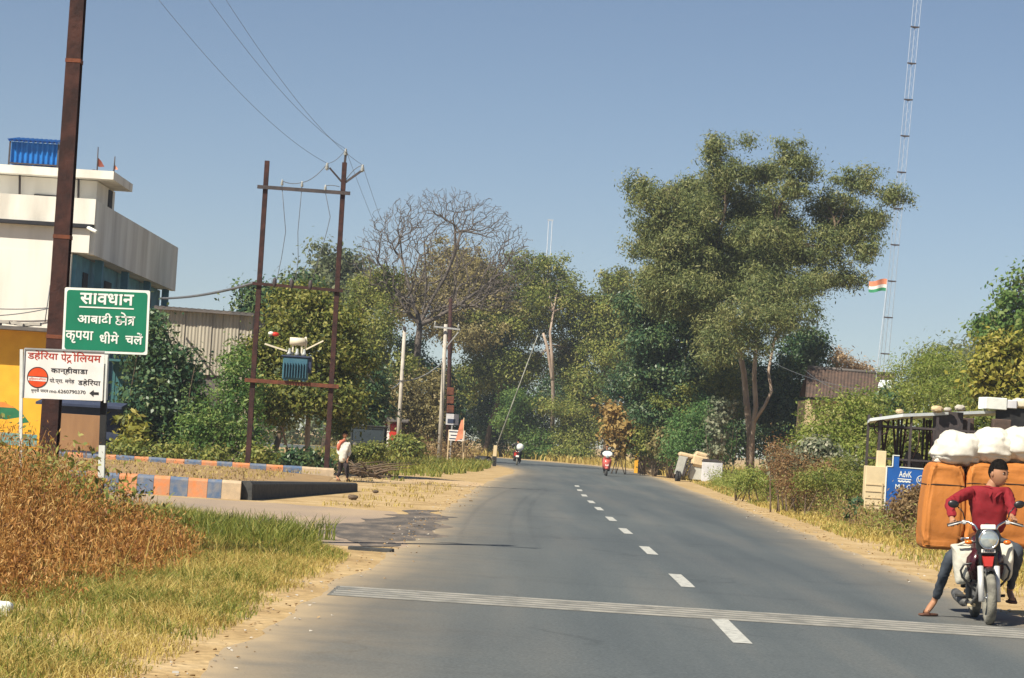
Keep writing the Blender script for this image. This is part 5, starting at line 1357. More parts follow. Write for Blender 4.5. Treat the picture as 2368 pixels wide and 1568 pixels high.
# fallen rail and brush pile
mb = MB(); mb.tube([at(583, 1044, 87), at(640, 1048, 86.5), at(690, 1058, 86), at(765, 1062, 86)], [.05, .065, .06, .05], 7)
for u in (600, 700): p_ = at(u, 1052, 86.6); mb.tube([(p_.x, 86.6, -.1), p_], .05, 6)
tag(obj('log_rail', mb, M['bark_pale'], org=at(583, 1044, 87)), 'crooked log laid as a low rail under the yellow leaved tree', 'rail')
mb = MB(); rng = random.Random(8); pc_ = at(820, 1090, 88)
for i in range(70):
    a = Vector((pc_.x + rng.gauss(0, .5), 88 + rng.gauss(0, .6), rng.uniform(0, .35))); d = Vector((rng.gauss(0, .7), rng.gauss(0, .7), rng.uniform(-.05, .45)))
    mb.tube([a, a + d * .5 + Vector((0, 0, .05)), a + d], [.035, .025, .01], 5)
tag(obj('brush_pile', mb, M['bark'], org=(pc_.x, 88, 0)), 'heap of dark cut branches on the ground behind the walking man', 'branches')
# small yellow hut right of the bend
hY = 162
c = at(1468, 1050, hY)
t = thing('yellow_hut', (c.x + .8, hY, 0), 'low hut with yellow gate pillar and brown roof right of the scooter', 'hut')
mb = MB(); mb.box((c.x + .2, hY, .75), (.36, .34, 1.5)); obj('pillar', mb, M['yellow_wall'], t)
mb = MB(); mb.box((c.x + 1.5, hY + .9, .6), (2.4, 1.5, 1.2)); obj('wall', mb, M['tan_board'], t)
mb = MB(); mb.box((c.x + 1.5, hY + .7, 1.32), (2.8, 2.2, .08), Matrix.Rotation(.22, 3, 'X')); obj('roof', mb, M['roof_tile'], t)
mb = MB(); mb.box((c.x - .8, hY + .8, 2.05), (1.3, 1.0, .08), Matrix.Rotation(-.25, 3, 'Y')); obj('awning', mb, M['shed_metal'], t)

# tiled roof house
hY = 134
a = at(1868, 850, hY + 2.5); b2 = at(2068, 868, hY + 2.5); e0 = at(1862, 918, hY - 1); e1 = at(2064, 925, hY - 1)
t = thing('tiled_house', ((a.x + b2.x) / 2, hY + 2.5, 0), 'low house with a weathered brown tiled roof right of the eucalyptus', 'house')
mb = MB()
N_ = 26; vs = []
for j in range(9):
    for i in range(N_ * 4 + 1):
        s_ = i / (N_ * 4); f_ = j / 8
        p_ = (a.lerp(b2, s_)).lerp(e0.lerp(e1, s_), f_)
        vs.append(p_ + Vector((0, 0, .022 * math.cos(2 * math.pi * i / 4) + .06 * (1 - (f_ * 8) % 1) * 0)))
mb.add(vs, [(j * (N_ * 4 + 1) + i, j * (N_ * 4 + 1) + i + 1, (j + 1) * (N_ * 4 + 1) + i + 1, (j + 1) * (N_ * 4 + 1) + i) for j in range(8) for i in range(N_ * 4)], 0)
b3 = [p + Vector((0, 3.4, -1.5)) for p in (a, b2)]
mb.quad(a, b2, b3[1], b3[0])
rf = obj('roof', mb, M['roof_tile'], t)
mb = MB(); mb.tube([a + Vector((0, 0, .04)), b2 + Vector((0, 0, .04))], .09, 8); obj('ridge', mb, M['tin_dark'], rf)
mb = MB(); mb.hull([at(2035, 883, hY - .3) , at(2062, 884, hY - .3), at(2030, 897, hY - .75), at(2062, 899, hY - .75)] + [q + Vector((0, .02, .1)) for q in (at(2035, 883, hY - .3), at(2062, 884, hY - .3), at(2030, 897, hY - .75), at(2062, 899, hY - .75))]); obj('roof_sheet', mb, M['shed_metal'], rf)
mb = MB(); mb.box(((e0.x + e1.x) / 2, hY + 2.4, (e0.z - .1) / 2), (e1.x - e0.x - .6, 5.2, e0.z - .1)); obj('wall', mb, M['tan_board'], t)

# lattice mast, far small mast, flag
MY = 200.0
mbase = at(2043, 860, MY); mtop = at(2143, -230, MY); d = (mtop - mbase).normalized(); g_ = mbase - d * (mbase.z / d.z)
t = thing('radio_mast', g_, 'very tall slender pale lattice mast rising out of frame at the right', 'mast')
Lm = (mtop - g_).length; side = .62
offs = [Vector((-side / 2, 0, 0)), Vector((side / 2, .08, 0)), Vector((.05, side * .85, 0))]
for o__ in offs:
    mb = MB(); mb.tube([g_ + o__, g_ + o__ + d * Lm], .018, 6); obj('leg', mb, M['hazed_mast_steel'], t)
mb = MB(); s_ = 0; i = 0; st_ = .72
while s_ < Lm - st_:
    for k_ in range(3):
        mb.tube([g_ + offs[k_] + d * s_, g_ + offs[(k_ + 1) % 3] + d * (s_ + st_)], .0055, 4, cap=False)
    s_ += st_
obj('bracing', mb, M['hazed_mast_steel'], t)
mb = MB(); s_ = 1.6
v_ = 830
for v_ in list(range(-190, 900, 84)):
    lo_, hi_ = 0.0, 1.0
    for _ in range(30):
        m_ = (lo_ + hi_) / 2
        if row(g_.lerp(mtop, m_)) > v_: lo_ = m_
        else: hi_ = m_
    q = g_.lerp(mtop, lo_)
    mb = MB()
    for k_ in range(3): mb.bar(q + offs[k_] + (offs[k_] - offs[(k_ + 1) % 3]) * .08, q + offs[(k_ + 1) % 3], .06, .09)
    obj('collar', mb, M['dark_steel'], t)
a = at(1272, 585, 310); b2 = at(1273, 509, 310)
t = thing('distant_mast', (a.x, 310, 0), 'tiny thin mast far away above the middle of the wood', 'mast')
mb = MB()
for dx in (-.22, .22): mb.tube([(a.x + dx, 310, 0), b2 + Vector((dx, 0, 0))], .05, 5)
mb.bar(b2 + Vector((-.35, 0, 0)), b2 + Vector((.35, 0, 0)), .12, .12); obj('lattice', mb, M['hazed_mast_steel'], t)
FY = 136
a = at(2030, 840, FY); b2 = at(2052, 648, FY)
dd = (b2 - a).normalized(); g_ = a - dd * (a.z / dd.z)
t = thing('tricolour_flag', g_, 'saffron, white and green flag blowing on a thin pole beside the mast', 'flag')
mb = MB(); mb.tube([g_, b2], [.03, .018], 6); obj('flagpole', mb, M['hazed_mast_steel'], t)
for k_, (mname, z0_, z1_) in enumerate((('flag_saffron', 0, .30), ('flag_white', .30, .48), ('flag_green', .48, .66))):
    mb = MB(); vs = []
    for i in range(13):
        f_ = i / 12
        wv = .09 * math.sin(f_ * 7 + .6); dz = .10 * math.sin(f_ * 4.2 + 1) - .02
        for z_ in (z0_, z1_): vs.append(b2 + Vector((-.95 * f_, wv, -z_ * (1 - .12 * f_) + dz)))
    mb.add(vs, [(2 * i, 2 * i + 1, 2 * i + 3, 2 * i + 2) for i in range(12)], 0, True); obj('stripe', mb, M[mname], t)

# hand cart and boxes on the right verge
CY = 134.0
def cv(cx_, cy_, Y=CY): return at((1600 + cx_ * .2678) / 1.04772, (840 + cy_ * .2678) / 1.04772, Y)
c = cv(180, 1200); c.z = 0
t = thing('hand_cart', c, 'tipped up hand cart with pale grey tray, tan cover and one wheel', 'cart')
mb = MB(); pts = [cv(125, 1150), cv(205, 1160), cv(250, 1000), cv(170, 985)]; mb.hull(pts + [p + Vector((.1, 1.2, .1)) for p in pts]); obj('tray', mb, M['grey_panel'], t)
mb = MB(); mb.box(cv(232, 985, CY + .5), (.82, 1.0, .26), Matrix.Rotation(.16, 3, 'Y'), 0, .09); obj('tan_cover', mb, M['tan_board'], t)
mb = MB(); mb.torus(cv(150, 1180), .26, .09, 'X', 20, 8); mb.torus(cv(172, 1178), .26, .05, 'X', 20, 8); w = obj('wheel', mb, M['post_black'], t)
mb = MB(); cc_ = cv(150, 1180); mb.tube([cc_ + Vector((-.06, 0, 0)), cc_ + Vector((.20, 0, 0))], .16, 12); obj('hub', mb, M['galv'], w)
mb = MB()
for p_, q_ in (((205, 1170), (275, 1030)), ((240, 1165), (285, 1060)), ((200, 1165), (245, 1010))): mb.bar(cv(*p_, CY - .1), cv(*q_, CY - .1), .07, .07)
obj('shaft', mb, M['dark_steel'], t)
c = cv(340, 1150, CY + .3); c.z = 0
t = thing('covered_crate', c, 'grey crate with rounded tan cover between the tipped cart and the silver box', 'crate')
mb = MB(); q0 = cv(325, 1105, CY + .3); mb.box((q0.x, CY + .5, q0.z / 2 + .2), (.66, .8, q0.z + .1)); obj('crate_body', mb, M['grey_panel'], t)
mb = MB(); mb.box(cv(355, 1035, CY + .4), (.92, .9, .66), Matrix.Rotation(.14, 3, 'Y'), 0, .14); mb.box(cv(370, 978, CY + .4), (.66, .8, .26), Matrix.Rotation(.22, 3, 'Y'), 0, .08); obj('cover', mb, M['tan_board'], t)
c = cv(470, 1190, CY - .6); c.z = 0
t = thing('silver_box', c, 'square silver metal box with a dark lid edge, rightmost beside the tipped cart', 'box')
z1_ = cv(470, 1045, CY - .6).z
mb = MB(); mb.box((c.x, CY - .1, z1_ / 2), (1.08, .8, z1_), R(-3), 0, .03); obj('box_body', mb, M['silver_panel'], t)
mb = MB(); mb.box((c.x, CY - .1, z1_ + .05), (1.12, .84, .06), R(-3)); mb.box((c.x - .12, CY, z1_ + .10), (.78, .5, .10), R(-3)); obj('lid', mb, M['dark_steel'], t)

# metal rack with sheet roof at the right
RY = 64.0
a = CR(66, 276, RY); b2 = CR(260, 250, RY); c = CR(940, 224, RY + 1.2); e = c + Vector((3, .4, .02))
t = thing('market_rack', (b2.x + 2.2, RY + 1.2, 0), 'open stall of thin dark posts with a flat sheet roof, behind the orange bales', 'stall')
mb = MB()
th = Vector((0, 0, -.075)); bk = Vector((.3, 2.6, -.03))
for p_, q_ in ((a + Vector((0, 0, .0)), b2), (b2, c), (c, e)):
    mb.hull([p_, q_, p_ + th, q_ + th, p_ + bk, q_ + bk, p_ + bk + th, q_ + bk + th])
obj('roof', mb, M['shed_metal'], t)
zt = b2.z - .08
px0 = CR(118, 400, RY + .3).x; xs_ = [CR(118, 400, RY + .3).x, CR(300, 400, RY + .3).x, CR(455, 400, RY + .3).x, CR(640, 400, RY + .3).x, CR(860, 400, RY + .5).x, CR(1100, 400, RY + .5).x]
for i, x in enumerate(xs_):
    for dy in (0.2, 2.3):
        mb = MB(); mb.bar((x, RY + dy, -.1), (x, RY + dy, zt + .05), .06, .06); obj('post', mb, M['dark_steel'], t)
mb = MB()
for z_ in (zt - .25, 1.75, 1.15):
    mb.bar((xs_[0], RY + .2, z_), (xs_[-1], RY + .2, z_), .04, .05); mb.bar((xs_[0], RY + 2.3, z_), (xs_[-1], RY + 2.3, z_), .04, .05)
obj('rail', mb, M['dark_steel'], t)
mb = MB(); rng = random.Random(4)
for i in range(16):
    x = rng.uniform(xs_[0], xs_[-1]); z_ = rng.choice((zt - .3, 1.7)); L_ = rng.uniform(.3, .9)
    mb = MB(); mb.tube([(x, RY + .25, z_), (x + rng.uniform(-.1, .1), RY + .25, z_ - L_ * .5), (x + rng.uniform(-.15, .15), RY + .25, z_ - L_)], .016, 5); obj('hanging_cord', mb, M['rust_steel'], t)
mb = MB(); mb.torus(Vector((CR(140, 330, RY).x, RY + .2, CR(140, 330, RY).z)), .18, .02, 'Y', 20, 6)
obj('hanging_cord', mb, M['rust_steel'], t)
rng = random.Random(14)
for i in range(11):
    x = rng.uniform(xs_[0], xs_[-1] - 1.5); mb = MB(); mb.tube([(x, RY + 1.9 + rng.uniform(-.3, .3), -.1), (x + rng.uniform(-.12, .12), RY + 1.9, 1.4), (x + rng.uniform(-.2, .2), RY + 1.9, zt)], .03, 6); obj('stick', mb, M['rust_steel'], t)
for u_, w__, z_, h__ in ((330, .5, 1.5, .9), (400, .35, 1.2, .7), (560, .7, 1.2, 1.3), (700, .6, 1.9, .8)):
    mb = MB(); p_ = CR(u_, 400, RY + 1.6); mb.lump((p_.x, RY + 1.7, z_), (w__, .18, h__), int(u_), .5, .15, 2.5); obj('darkening_cloth', mb, M['dark_steel'], t)  # dark cloths added so the inside of the stall looks darker
mb = MB(); p_ = CR(490, 370, RY + .4); mb.box((p_.x + .15, RY + .5, p_.z), (.75, .06, 1.15)); obj('dark_cloth', mb, M['dark_steel'], t); mb = MB(); p_ = CR(920, 300, RY + .6); mb.box((p_.x, RY + .8, p_.z), (.9, .06, .8)); obj('dark_cloth', mb, M['post_black'], t)
mb = MB(); p_ = CR(840, 325, RY + .3); mb.box(p_, (.45, .3, .36), 0, 0, .02); obj('shelf_box', mb, M['roof_tile'], t); mb = MB(); p_ = CR(625, 320, RY + .8); mb.box(p_, (.42, .3, .4), 0, 0, .02); obj('shelf_box', mb, M['roof_tile'], t)
# things lying on the roof
for nm, lb, cat_, (u, v), sz, mname, sd in (('white_carton', 'white carton lying on the sheet roof, largest thing up there', 'carton', (790, 190), (.56, .6, .30), 'sign_white', 1), ('grey_carton', 'grey carton beside the white carton on the sheet roof', 'carton', (890, 195), (.40, .5, .22), 'silver_panel', 2),
                                             ('pale_bundle', 'pale flattened bundle at the right end of the sheet roof', 'bundle', (960, 190), (.45, .5, .26), 'cream_metal', 5)):
    p_ = CR(u, v, RY + .9); p_.z = max(p_.z, b2.z + .1)
    mb = MB()
    if sd == 1:
        mb.box(p_, sz, R(8), 0, .015); mb.box(p_ + Vector((-.16, -.31, .02)), (.12, .03, .13), R(8), 1, .01)
    elif sd == 2: mb.box(p_, sz, R(-14), 0, .02)
    else: mb.lump(p_, sz, sd, .5, .12)
    tag(obj(nm, mb, [M[mname], M['post_black']], org=p_ - Vector((0, 0, sz[2] / 2))), lb, cat_)
for i, (u, v, s_, lb) in enumerate(((462, 222, .24, 'orange tan stone, largest of the stones weighing down the sheet roof'), (525, 226, .16, 'grey stone in the middle of the row on the sheet roof'), (597, 216, .22, 'long pale stone left of the white carton on the sheet roof'), (240, 238, .16, 'tan stone near the left end of the sheet roof'))):
    p_ = CR(u, v, RY + .3); p_.z = max(p_.z, b2.z + .06)
    mb = MB(); mb.lump(p_, (s_ * 1.2, s_, s_ * .7), i + 3, .8, .2); tag(obj('roof_stone', mb, M['tan_board'] if i in (0, 3) else M['concrete'], org=p_), lb, 'stone', 'stones on the sheet roof')

# blue painted board and cream boxes
BY = 61.0
tl = CR(165, 560, BY); tr_ = CR(436, 572, BY); x0 = tl.x; x1 = tr_.x + .05; zt = tl.z
t = thing('blue_board', ((x0 + x1) / 2, BY, 0), 'blue painted board with white lettering and rim beside the orange bales', 'sign')
ur = CR(203, 495, BY); ur2 = CR(240, 495, BY)
mb = MB(); mb.prism([(x0, .25), (x1, .25), (x1, zt - .012), (ur2.x, zt), (ur2.x, ur.z), (ur.x, ur.z), (ur.x, zt), (x0, zt)], BY, BY + .04); pn = obj('panel', mb, M['blue_board'], t)
mb = MB()
for p_, q_ in (((x0, .6), (x0, zt)), ((x0, zt), (ur.x, zt)), ((ur.x, zt), (ur.x, ur.z)), ((ur.x, ur.z), (ur2.x, ur.z)), ((ur2.x + .02, zt), (x1, zt - .012))):
    mb.bar((p_[0], BY + .015, p_[1]), (q_[0], BY + .015, q_[1]), .06, .022)
obj('rim', mb, M['sign_white'], t)
mb = MB()
for x in (x0 + .15, x1 - .15): mb.bar((x, BY + .07, -.1), (x, BY + .07, zt - .1), .05, .05)
obj('leg', mb, M['dark_steel'], t)
fb = lambda x, y, z: Vector((x, BY + y, z))
mb = MB()
kx = (x1 - x0)
text_mb(mb, 'AdvK', fb, x0 + kx * .26, zt - .235, kx * .27, .145, .01)
stroke(mb, [(x0 + kx * .24, zt - .275), (x0 + kx * .52, zt - .285)], .022, fb)
stroke(mb, [(x0 + kx * .25 + kx * .26 * i / 12, zt - .335 + .012 * math.sin(i * 2.1)) for i in range(13)], .035, fb)
text_mb(mb, 'M.R.C', fb, x0 + kx * .20, zt - .52, kx * .32, .115, .012)
cx0, cz0 = x0 + kx * .73, zt - .28
stroke(mb, [(cx0 + .105 * math.cos(a_), cz0 + .105 * math.sin(a_)) for a_ in [2 * math.pi * i / 24 for i in range(25)]], .016, fb)
text_mb(mb, 'UU', fb, cx0 - .07, cz0 - .04, .14, .09, .012)
obj('lettering', mb, M['sign_white'], pn)
t_ = CR(108, 620, BY + .8)
mb = MB(); mb.box((t_.x, BY + .9, CR(108, 560, BY + .8).z / 2 + .25), (.58, .4, CR(108, 560, BY + .8).z - .5), 0, 0, .01)
for i in range(4): mb.box((t_.x, BY + .69, .62 + i * .16), (.56, .012, .02), 0, 1)
mb.box((t_.x + .12, BY + .68, .85), (.03, .012, .6), 0, 1); mb.box((CR(134, 530, BY + .8).x, BY + .9, CR(134, 530, BY + .8).z), (.22, .2, .5), 0, 0, .01)
tag(obj('cream_crate', mb, [M['cream_board'], M['tan_board']], org=(t_.x, BY + .9, 0)), 'cream wooden crate with an upright board left of the blue board', 'crate')

# stones and small litter
for i, (u, v, s_, lb) in enumerate(((868, 1143, .12, 'dark brown stone on the sand right of the black kerb'), (816, 1157, .17, 'flat dark stone at the end of the black kerb'))):
    g_ = ground_at(u, v); mb = MB(); mb.lump((g_.x, g_.y, .07), (s_ * 1.3, s_, s_ * .7), i, .8, .25); tag(obj('loose_stone', mb, M['bark'], org=(g_.x, g_.y, 0)), lb, 'stone', 'loose stones')
g_ = ground_at(8, 1432); mb = MB(); mb.lump((g_.x, g_.y, .06), (.14, .12, .16), 4, .7, .15); tag(obj('white_litter', mb, M['sign_white'], org=(g_.x, g_.y, 0)), 'crumpled white litter in the grass at the bottom left edge', 'litter')
g_ = ground_at(858, 1274); mb = MB(); mb.box((g_.x, g_.y, .015), (.62, .16, .07), R(-8), 0, .01); mb.box((g_.x + .02, g_.y - .10, .004), (.5, .05, .05), R(-8))  # low dark bar lying across the ground
tag(obj('dark_slab', mb, M['kerb_black'], org=(g_.x, g_.y, 0)), 'low dark slab at the corner of the grass bank', 'slab')
for i, (u, v, s_) in enumerate(((1516, 1248, .10), (895, 1422, .05), (1862, 1240, .07), (1905, 1232, .06), (2240, 1340, .10))):
    pass

# ================================================================== PEOPLE AND MOTORCYCLES
mm('skin', (.42, .215, .125), (.34, .17, .095), .55, 6, spec=.35)
mm('hair', (.007, .006, .006), (.014, .012, .011), .95, 40, spec=.05, bump=.8, bscale=90)
mm('red_shirt', (.25, .014, .022), (.19, .011, .018), .85, 5, bump=.5, bscale=7)
mm('jeans', (.032, .040, .054), (.058, .070, .088), .85, 9, bump=.3, bscale=14)
mm('dark_trousers', (.030, .022, .026), (.045, .035, .038), .85, 6)
mm('white_shirt', (.72, .70, .64), (.62, .60, .55), .8, 4, bump=.4, bscale=7)
mm('scarf', (.68, .20, .13), (.60, .16, .10), .8, 5)
mm('black_cloth', (.018, .018, .022), (.03, .03, .034), .8, 5)
mm('sandal', (.16, .07, .045), (.10, .05, .035), .7, 5)
mm('eye_white', (.34, .32, .30), None, .4)
mm('chrome', (.75, .76, .78), (.66, .67, .70), .18, 4, metal=1.0)
mm('alloy', (.66, .66, .66), (.55, .55, .55), .45, 8, metal=.25)
mm('rubber', (.030, .030, .032), (.055, .053, .050), .85, 14, bump=.4, bscale=60)
mm('tyre_dusty', (.26, .25, .21), (.13, .125, .11), .9, 10, bump=.4, bscale=50)
mm('maroon_paint', (.055, .008, .014), (.045, .006, .012), .25, 3, spec=.6)
mm('red_gloss', (.42, .03, .02), (.36, .02, .015), .3, 3, spec=.6)
mm('black_gloss', (.012, .012, .014), (.02, .02, .022), .35, 3, spec=.5)
mm('engine_grey', (.16, .16, .16), (.09, .09, .09), .6, 10, metal=.4)
mm('lens', (.62, .66, .66), (.42, .47, .47), .08, 14, spec=.9, metal=.55)
mm('amber', (.75, .17, .015), (.65, .14, .01), .25, 3, spec=.6)
mm('plate_white', (.80, .76, .72), (.70, .62, .60), .5, 8)
mm('sack_white', (.66, .635, .57), (.46, .42, .36), .8, 4.0, bump=.4, bscale=14, detail=9, lo=.45, hi=.85)
mm('sack_bag', (.68, .66, .57), (.50, .48, .41), .75, 5, bump=.7, bscale=9, detail=8)
mm('bale_orange', (.53, .200, .046), (.36, .125, .030), .66, 2.6, spec=.25, bump=.8, bscale=7, detail=5, stretch=(1, 1, .7), lo=.25, hi=.85)
mm('rope', (.05, .03, .02), None, .9)
mm('pink_red', (.55, .12, .10), (.48, .09, .08), .3, 3, spec=.6)

def skin_verts(comps, sub=2):
    """grow one smooth surface over chains of (point, radius); returns vertices and faces"""
    me = bpy.data.meshes.new('sk'); V = []; E_ = []; Rr = []; roots = []
    for pts, edges in comps:
        n0 = len(V); roots.append(n0)
        for p, r in pts: V.append(tuple(p)); Rr.append(r)
        E_ += [(a + n0, b_ + n0) for a, b_ in edges]
    me.from_pydata(V, E_, [])
    ob = bpy.data.objects.new('sk', me); COL.objects.link(ob)
    ob.modifiers.new('s', 'SKIN').use_smooth_shade = True
    d = me.skin_vertices[0].data
    for i, r in enumerate(Rr):
        d[i].radius = (r, r) if not isinstance(r, tuple) else r
        d[i].use_root = i in roots
    sm = ob.modifiers.new('u', 'SUBSURF'); sm.levels = sub; sm.render_levels = sub
    dg = bpy.context.evaluated_depsgraph_get(); dg.update()
    m2 = bpy.data.meshes.new_from_object(ob.evaluated_get(dg))
    vs = [v.co.copy() for v in m2.vertices]; fs = [list(p.vertices) for p in m2.polygons]
    bpy.data.objects.remove(ob); bpy.data.meshes.remove(me); bpy.data.meshes.remove(m2)
    return vs, fs
def chain(pr): return (pr, [(i, i + 1) for i in range(len(pr) - 1)])
def frame_of(f, up=Vector((0, 0, 1))):
    f = f.normalized(); r = f.cross(up).normalized(); u = r.cross(f)
    return Matrix((r, f, u)).transposed()      # columns: right, forward, up
def head_fn(d):
    x, y, z = d.x, d.y, d.z                       # y forward
    w = 1.0
    if z < 0: w = 1 - .34 * (-z) ** 1.4
    X = x * w; Y = y; Z = z
    if z < -.1 and y < 0: Y = y * (1 - .45 * (-z))
    if y > 0:
        Y *= .93
        Y += .05 * math.exp(-((z + .78) / .18) ** 2) * max(0, y)
        nose = math.exp(-(x / .16) ** 2) * max(0, min(1, (z + .42) / .12)) * max(0, min(1, (.16 - z) / .5))
        Y += .26 * nose
        Y += .05 * math.exp(-((z - .16) / .10) ** 2) * math.exp(-(x / .6) ** 2)
        Y -= .07 * math.exp(-((z - .02) / .10) ** 2) * math.exp(-((abs(x) - .36) / .17) ** 2)
        Y += .05 * math.exp(-((z + .50) / .07) ** 2) * math.exp(-(x / .26) ** 2)
    return Vector((X, Y, Z))
def person(label, J, face, mats, foot_mat='sandal', headsize=1.0, group=None, tuck=0.0, hands=None):
    """J: joints in world space. body is one mesh (head, arms, hands, legs, feet); clothing and hair are its children"""
    skin_m, shirt_m, trs_m = mats
    gz = min(J['toe_l'].z, J['toe_r'].z)
    t = thing('person', (J['pelvis'].x, J['pelvis'].y, max(0, gz - .03)), label, 'person', group)
    b = MB()
    ch = J['chest']; pel = J['pelvis']; nk = J['neck']; hd = J['head']
    # core skeleton of the skin body
    pts = [(pel, .11), (pel.lerp(ch, .5), .105), (ch, .105), (nk, .064), (nk.lerp(hd, .5), .060)]
    ed = [(0, 1), (1, 2), (2, 3), (3, 4)]
    for s in 'lr':
        i = len(pts)
        pts += [(J['sho_' + s], .044), (J['elb_' + s], .040), (J['wri_' + s], .027), (J['wri_' + s].lerp(J['hand_' + s], .5), (.034, .022)), (J['hand_' + s], (.036, .018))]
        ed += [(2, i), (i, i + 1), (i + 1, i + 2), (i + 2, i + 3), (i + 3, i + 4)]
        i = len(pts)
        pts += [(J['hip_' + s], .085), (J['kne_' + s], .055), (J['ank_' + s], .036), (J['ank_' + s].lerp(J['toe_' + s], .45) , (.043, .038)), (J['toe_' + s], (.042, .026))]
        ed += [(0, i), (i, i + 1), (i + 1, i + 2), (i + 2, i + 3), (i + 3, i + 4)]
    vs, fs = skin_verts([(pts, ed)]); b.add(vs, fs, 0, True)
    # fingers: five chains rooted in the palm
    fc = []
    for s in 'lr':
        wr, h = J['wri_' + s], J['hand_' + s]
        f = (h - wr).normalized(); side = J.get('hside_' + s, Vector((0, 0, -1)).cross(f)).normalized(); dn = f.cross(side).normalized()
        if dn.z > 0: dn = -dn
        curl = J.get('curl_' + s, .5)
        for k, (o_, L) in enumerate(((-.027, .072), (-.009, .080), (.009, .075), (.027, .058))):
            p0 = h + side * o_ - f * .015
            a1 = curl * .5; a2 = curl * 1.3; a3 = curl * 2.0
            q = [p0]; 
            for a_, l_ in ((a1, .45), (a2, .32), (a3, .23)): q.append(q[-1] + (f * math.cos(a_) + dn * math.sin(a_) + side * o_ * 2.2) * L * l_)
            fc.append(chain([(q[0], .0098), (q[1], .0088), (q[2], .0080), (q[3], .0066)]))
        ts = -1 if J.get('thumb_' + s, -1) < 0 else 1
        p0 = wr.lerp(h, .55) + side * ts * .024
        q = [p0, p0 + f * .022 + side * ts * .026 + dn * .006, p0 + f * .052 + side * ts * .034 + dn * .018, p0 + f * .074 + side * ts * .026 + dn * .03]
        fc.append(chain([(q[0], .0125), (q[1], .0105), (q[2], .0092), (q[3], .0072)]))
    vs, fs = skin_verts(fc, 1); b.add(vs, fs, 0, True)
    # head with a face
    Fm = frame_of(face); hs = headsize
    b.ell(hd, (.074 * hs, .094 * hs, .118 * hs), 0, 28, 22, Fm, head_fn)
    for sx_ in (-1, 1):
        b.ell(hd + Fm @ Vector((.073 * sx_ * hs, -.008, -.004)), (.012, .020, .032), 0, 8, 6, Fm @ Matrix.Rotation(.25 * sx_, 3, 'Z'))
        b.ell(hd + Fm @ Vector((.027 * sx_ * hs, .077 * hs, .006)), (.013, .008, .0075), 1, 8, 6, Fm)
        b.ell(hd + Fm @ Vector((.027 * sx_ * hs, .083 * hs, .006)), (.0065, .004, .0065), 2, 8, 6, Fm)
        b.ell(hd + Fm @ Vector((.028 * sx_ * hs, .084 * hs, .024)), (.018, .008, .0045), 2, 8, 5, Fm)
    b.ell(hd + Fm @ Vector((0, .079 * hs, -.060 * hs)), (.022, .008, .005), 3, 10, 6, Fm)
    body = obj('body', b, [skin_m, M['eye_white'], M['hair'], mat('lip', (.22, .08, .06), None, .5)], t)
    # hair cap
    h = MB(); hv = []; nu, nv = 28, 18
    def hfn(d):
        q = head_fn(d) if d.y < .2 else Vector((d.x, d.y * .93, d.z))
        k_ = 1.055 + .07 * max(0, d.z) + .035 * mnoise.noise(d * 7) + .02 * mnoise.noise(d * 19)
        return q * k_
    hm = MB(); hm.ell(hd, (.074 * hs, .094 * hs, .118 * hs), 0, nu, nv, Fm, hfn)
    keep = []
    for f_ in hm.F:
        c = sum((Vector(hm.V[i]) for i in f_), Vector()) / len(f_); l = Fm.transposed() @ (c - hd); l = Vector((l.x / .074, l.y / .094, l.z / .118)) / hs
        if l.z > (.42 if l.y > .55 else (.30 if l.y > .1 else (-.05 + .45 * (l.y + .35) if l.y > -.35 else -.38))): keep.append(f_)
    h.add(hm.V, keep, 0, True)
    obj('hair', h, M['hair'], t)
    # shirt
    hem = J.get('hem', pel.lerp(ch, -.15))
    sl = J.get('sleeve', .93)
    rch = J.get('rch', .155)
    sp = [(hem, (rch * 1.05 * J.get('loose', 1), rch * .82)), (pel.lerp(ch, .45), (rch * 1.0, rch * .80)), (ch, (rch * 1.06, rch * .84)), (ch.lerp(nk, .58), (.130, .100)), (nk.lerp(ch, .16), (.084, .078))]
    se = [(0, 1), (1, 2), (2, 3), (3, 4)]
    for s in 'lr':
        i = len(sp); w_ = J['elb_' + s].lerp(J['wri_' + s], sl)
        sp += [(J['sho_' + s], .084), (J['sho_' + s].lerp(J['elb_' + s], .55), .064), (J['elb_' + s], .058), (J['elb_' + s].lerp(w_, .6), .048), (w_, .042)]
        se += [(2, i), (i, i + 1), (i + 1, i + 2), (i + 2, i + 3), (i + 3, i + 4)]
    vs, fs = skin_verts([(sp, se)], 3)
    so = Vector((3.1, 1.7, 0))
    vs = [v + Vector((mnoise.noise(v * 8 + so), mnoise.noise(v * 8 + so * 2), mnoise.noise(v * 8 + so * 3))) * .016 + Vector((1, -1, 0)).normalized() * .012 * (1 - 2 * abs(mnoise.noise(Vector((v.x * 9, v.y * 9, v.z * 17)) + so))) + Vector((.5, -1, .3)).normalized() * .011 * (1 - 2 * abs(mnoise.noise(Vector((v.x * 19 + v.z * 8, v.y * 12, v.z * 15 - v.x * 9)) + so * 3))) for v in vs]
    s_ = MB(); s_.add(vs, fs, 0, True); obj('shirt', s_, shirt_m, t)
    # trousers
    cuff = J.get('cuff', .93)
    tp_ = [(pel.lerp(ch, .18), (.138, .115)), (pel, (.145, .12))]; te = [(0, 1)]
    for s in 'lr':
        i = len(tp_); a_ = J['kne_' + s].lerp(J['ank_' + s], cuff)
        tp_ += [(J['hip_' + s], .100), (J['hip_' + s].lerp(J['kne_' + s], .6), .086), (J['kne_' + s], .070), (J['kne_' + s].lerp(a_, .55), .058), (a_, .048)]
        te += [(1, i), (i, i + 1), (i + 1, i + 2), (i + 2, i + 3), (i + 3, i + 4)]
    vs, fs = skin_verts([(tp_, te)], 3)
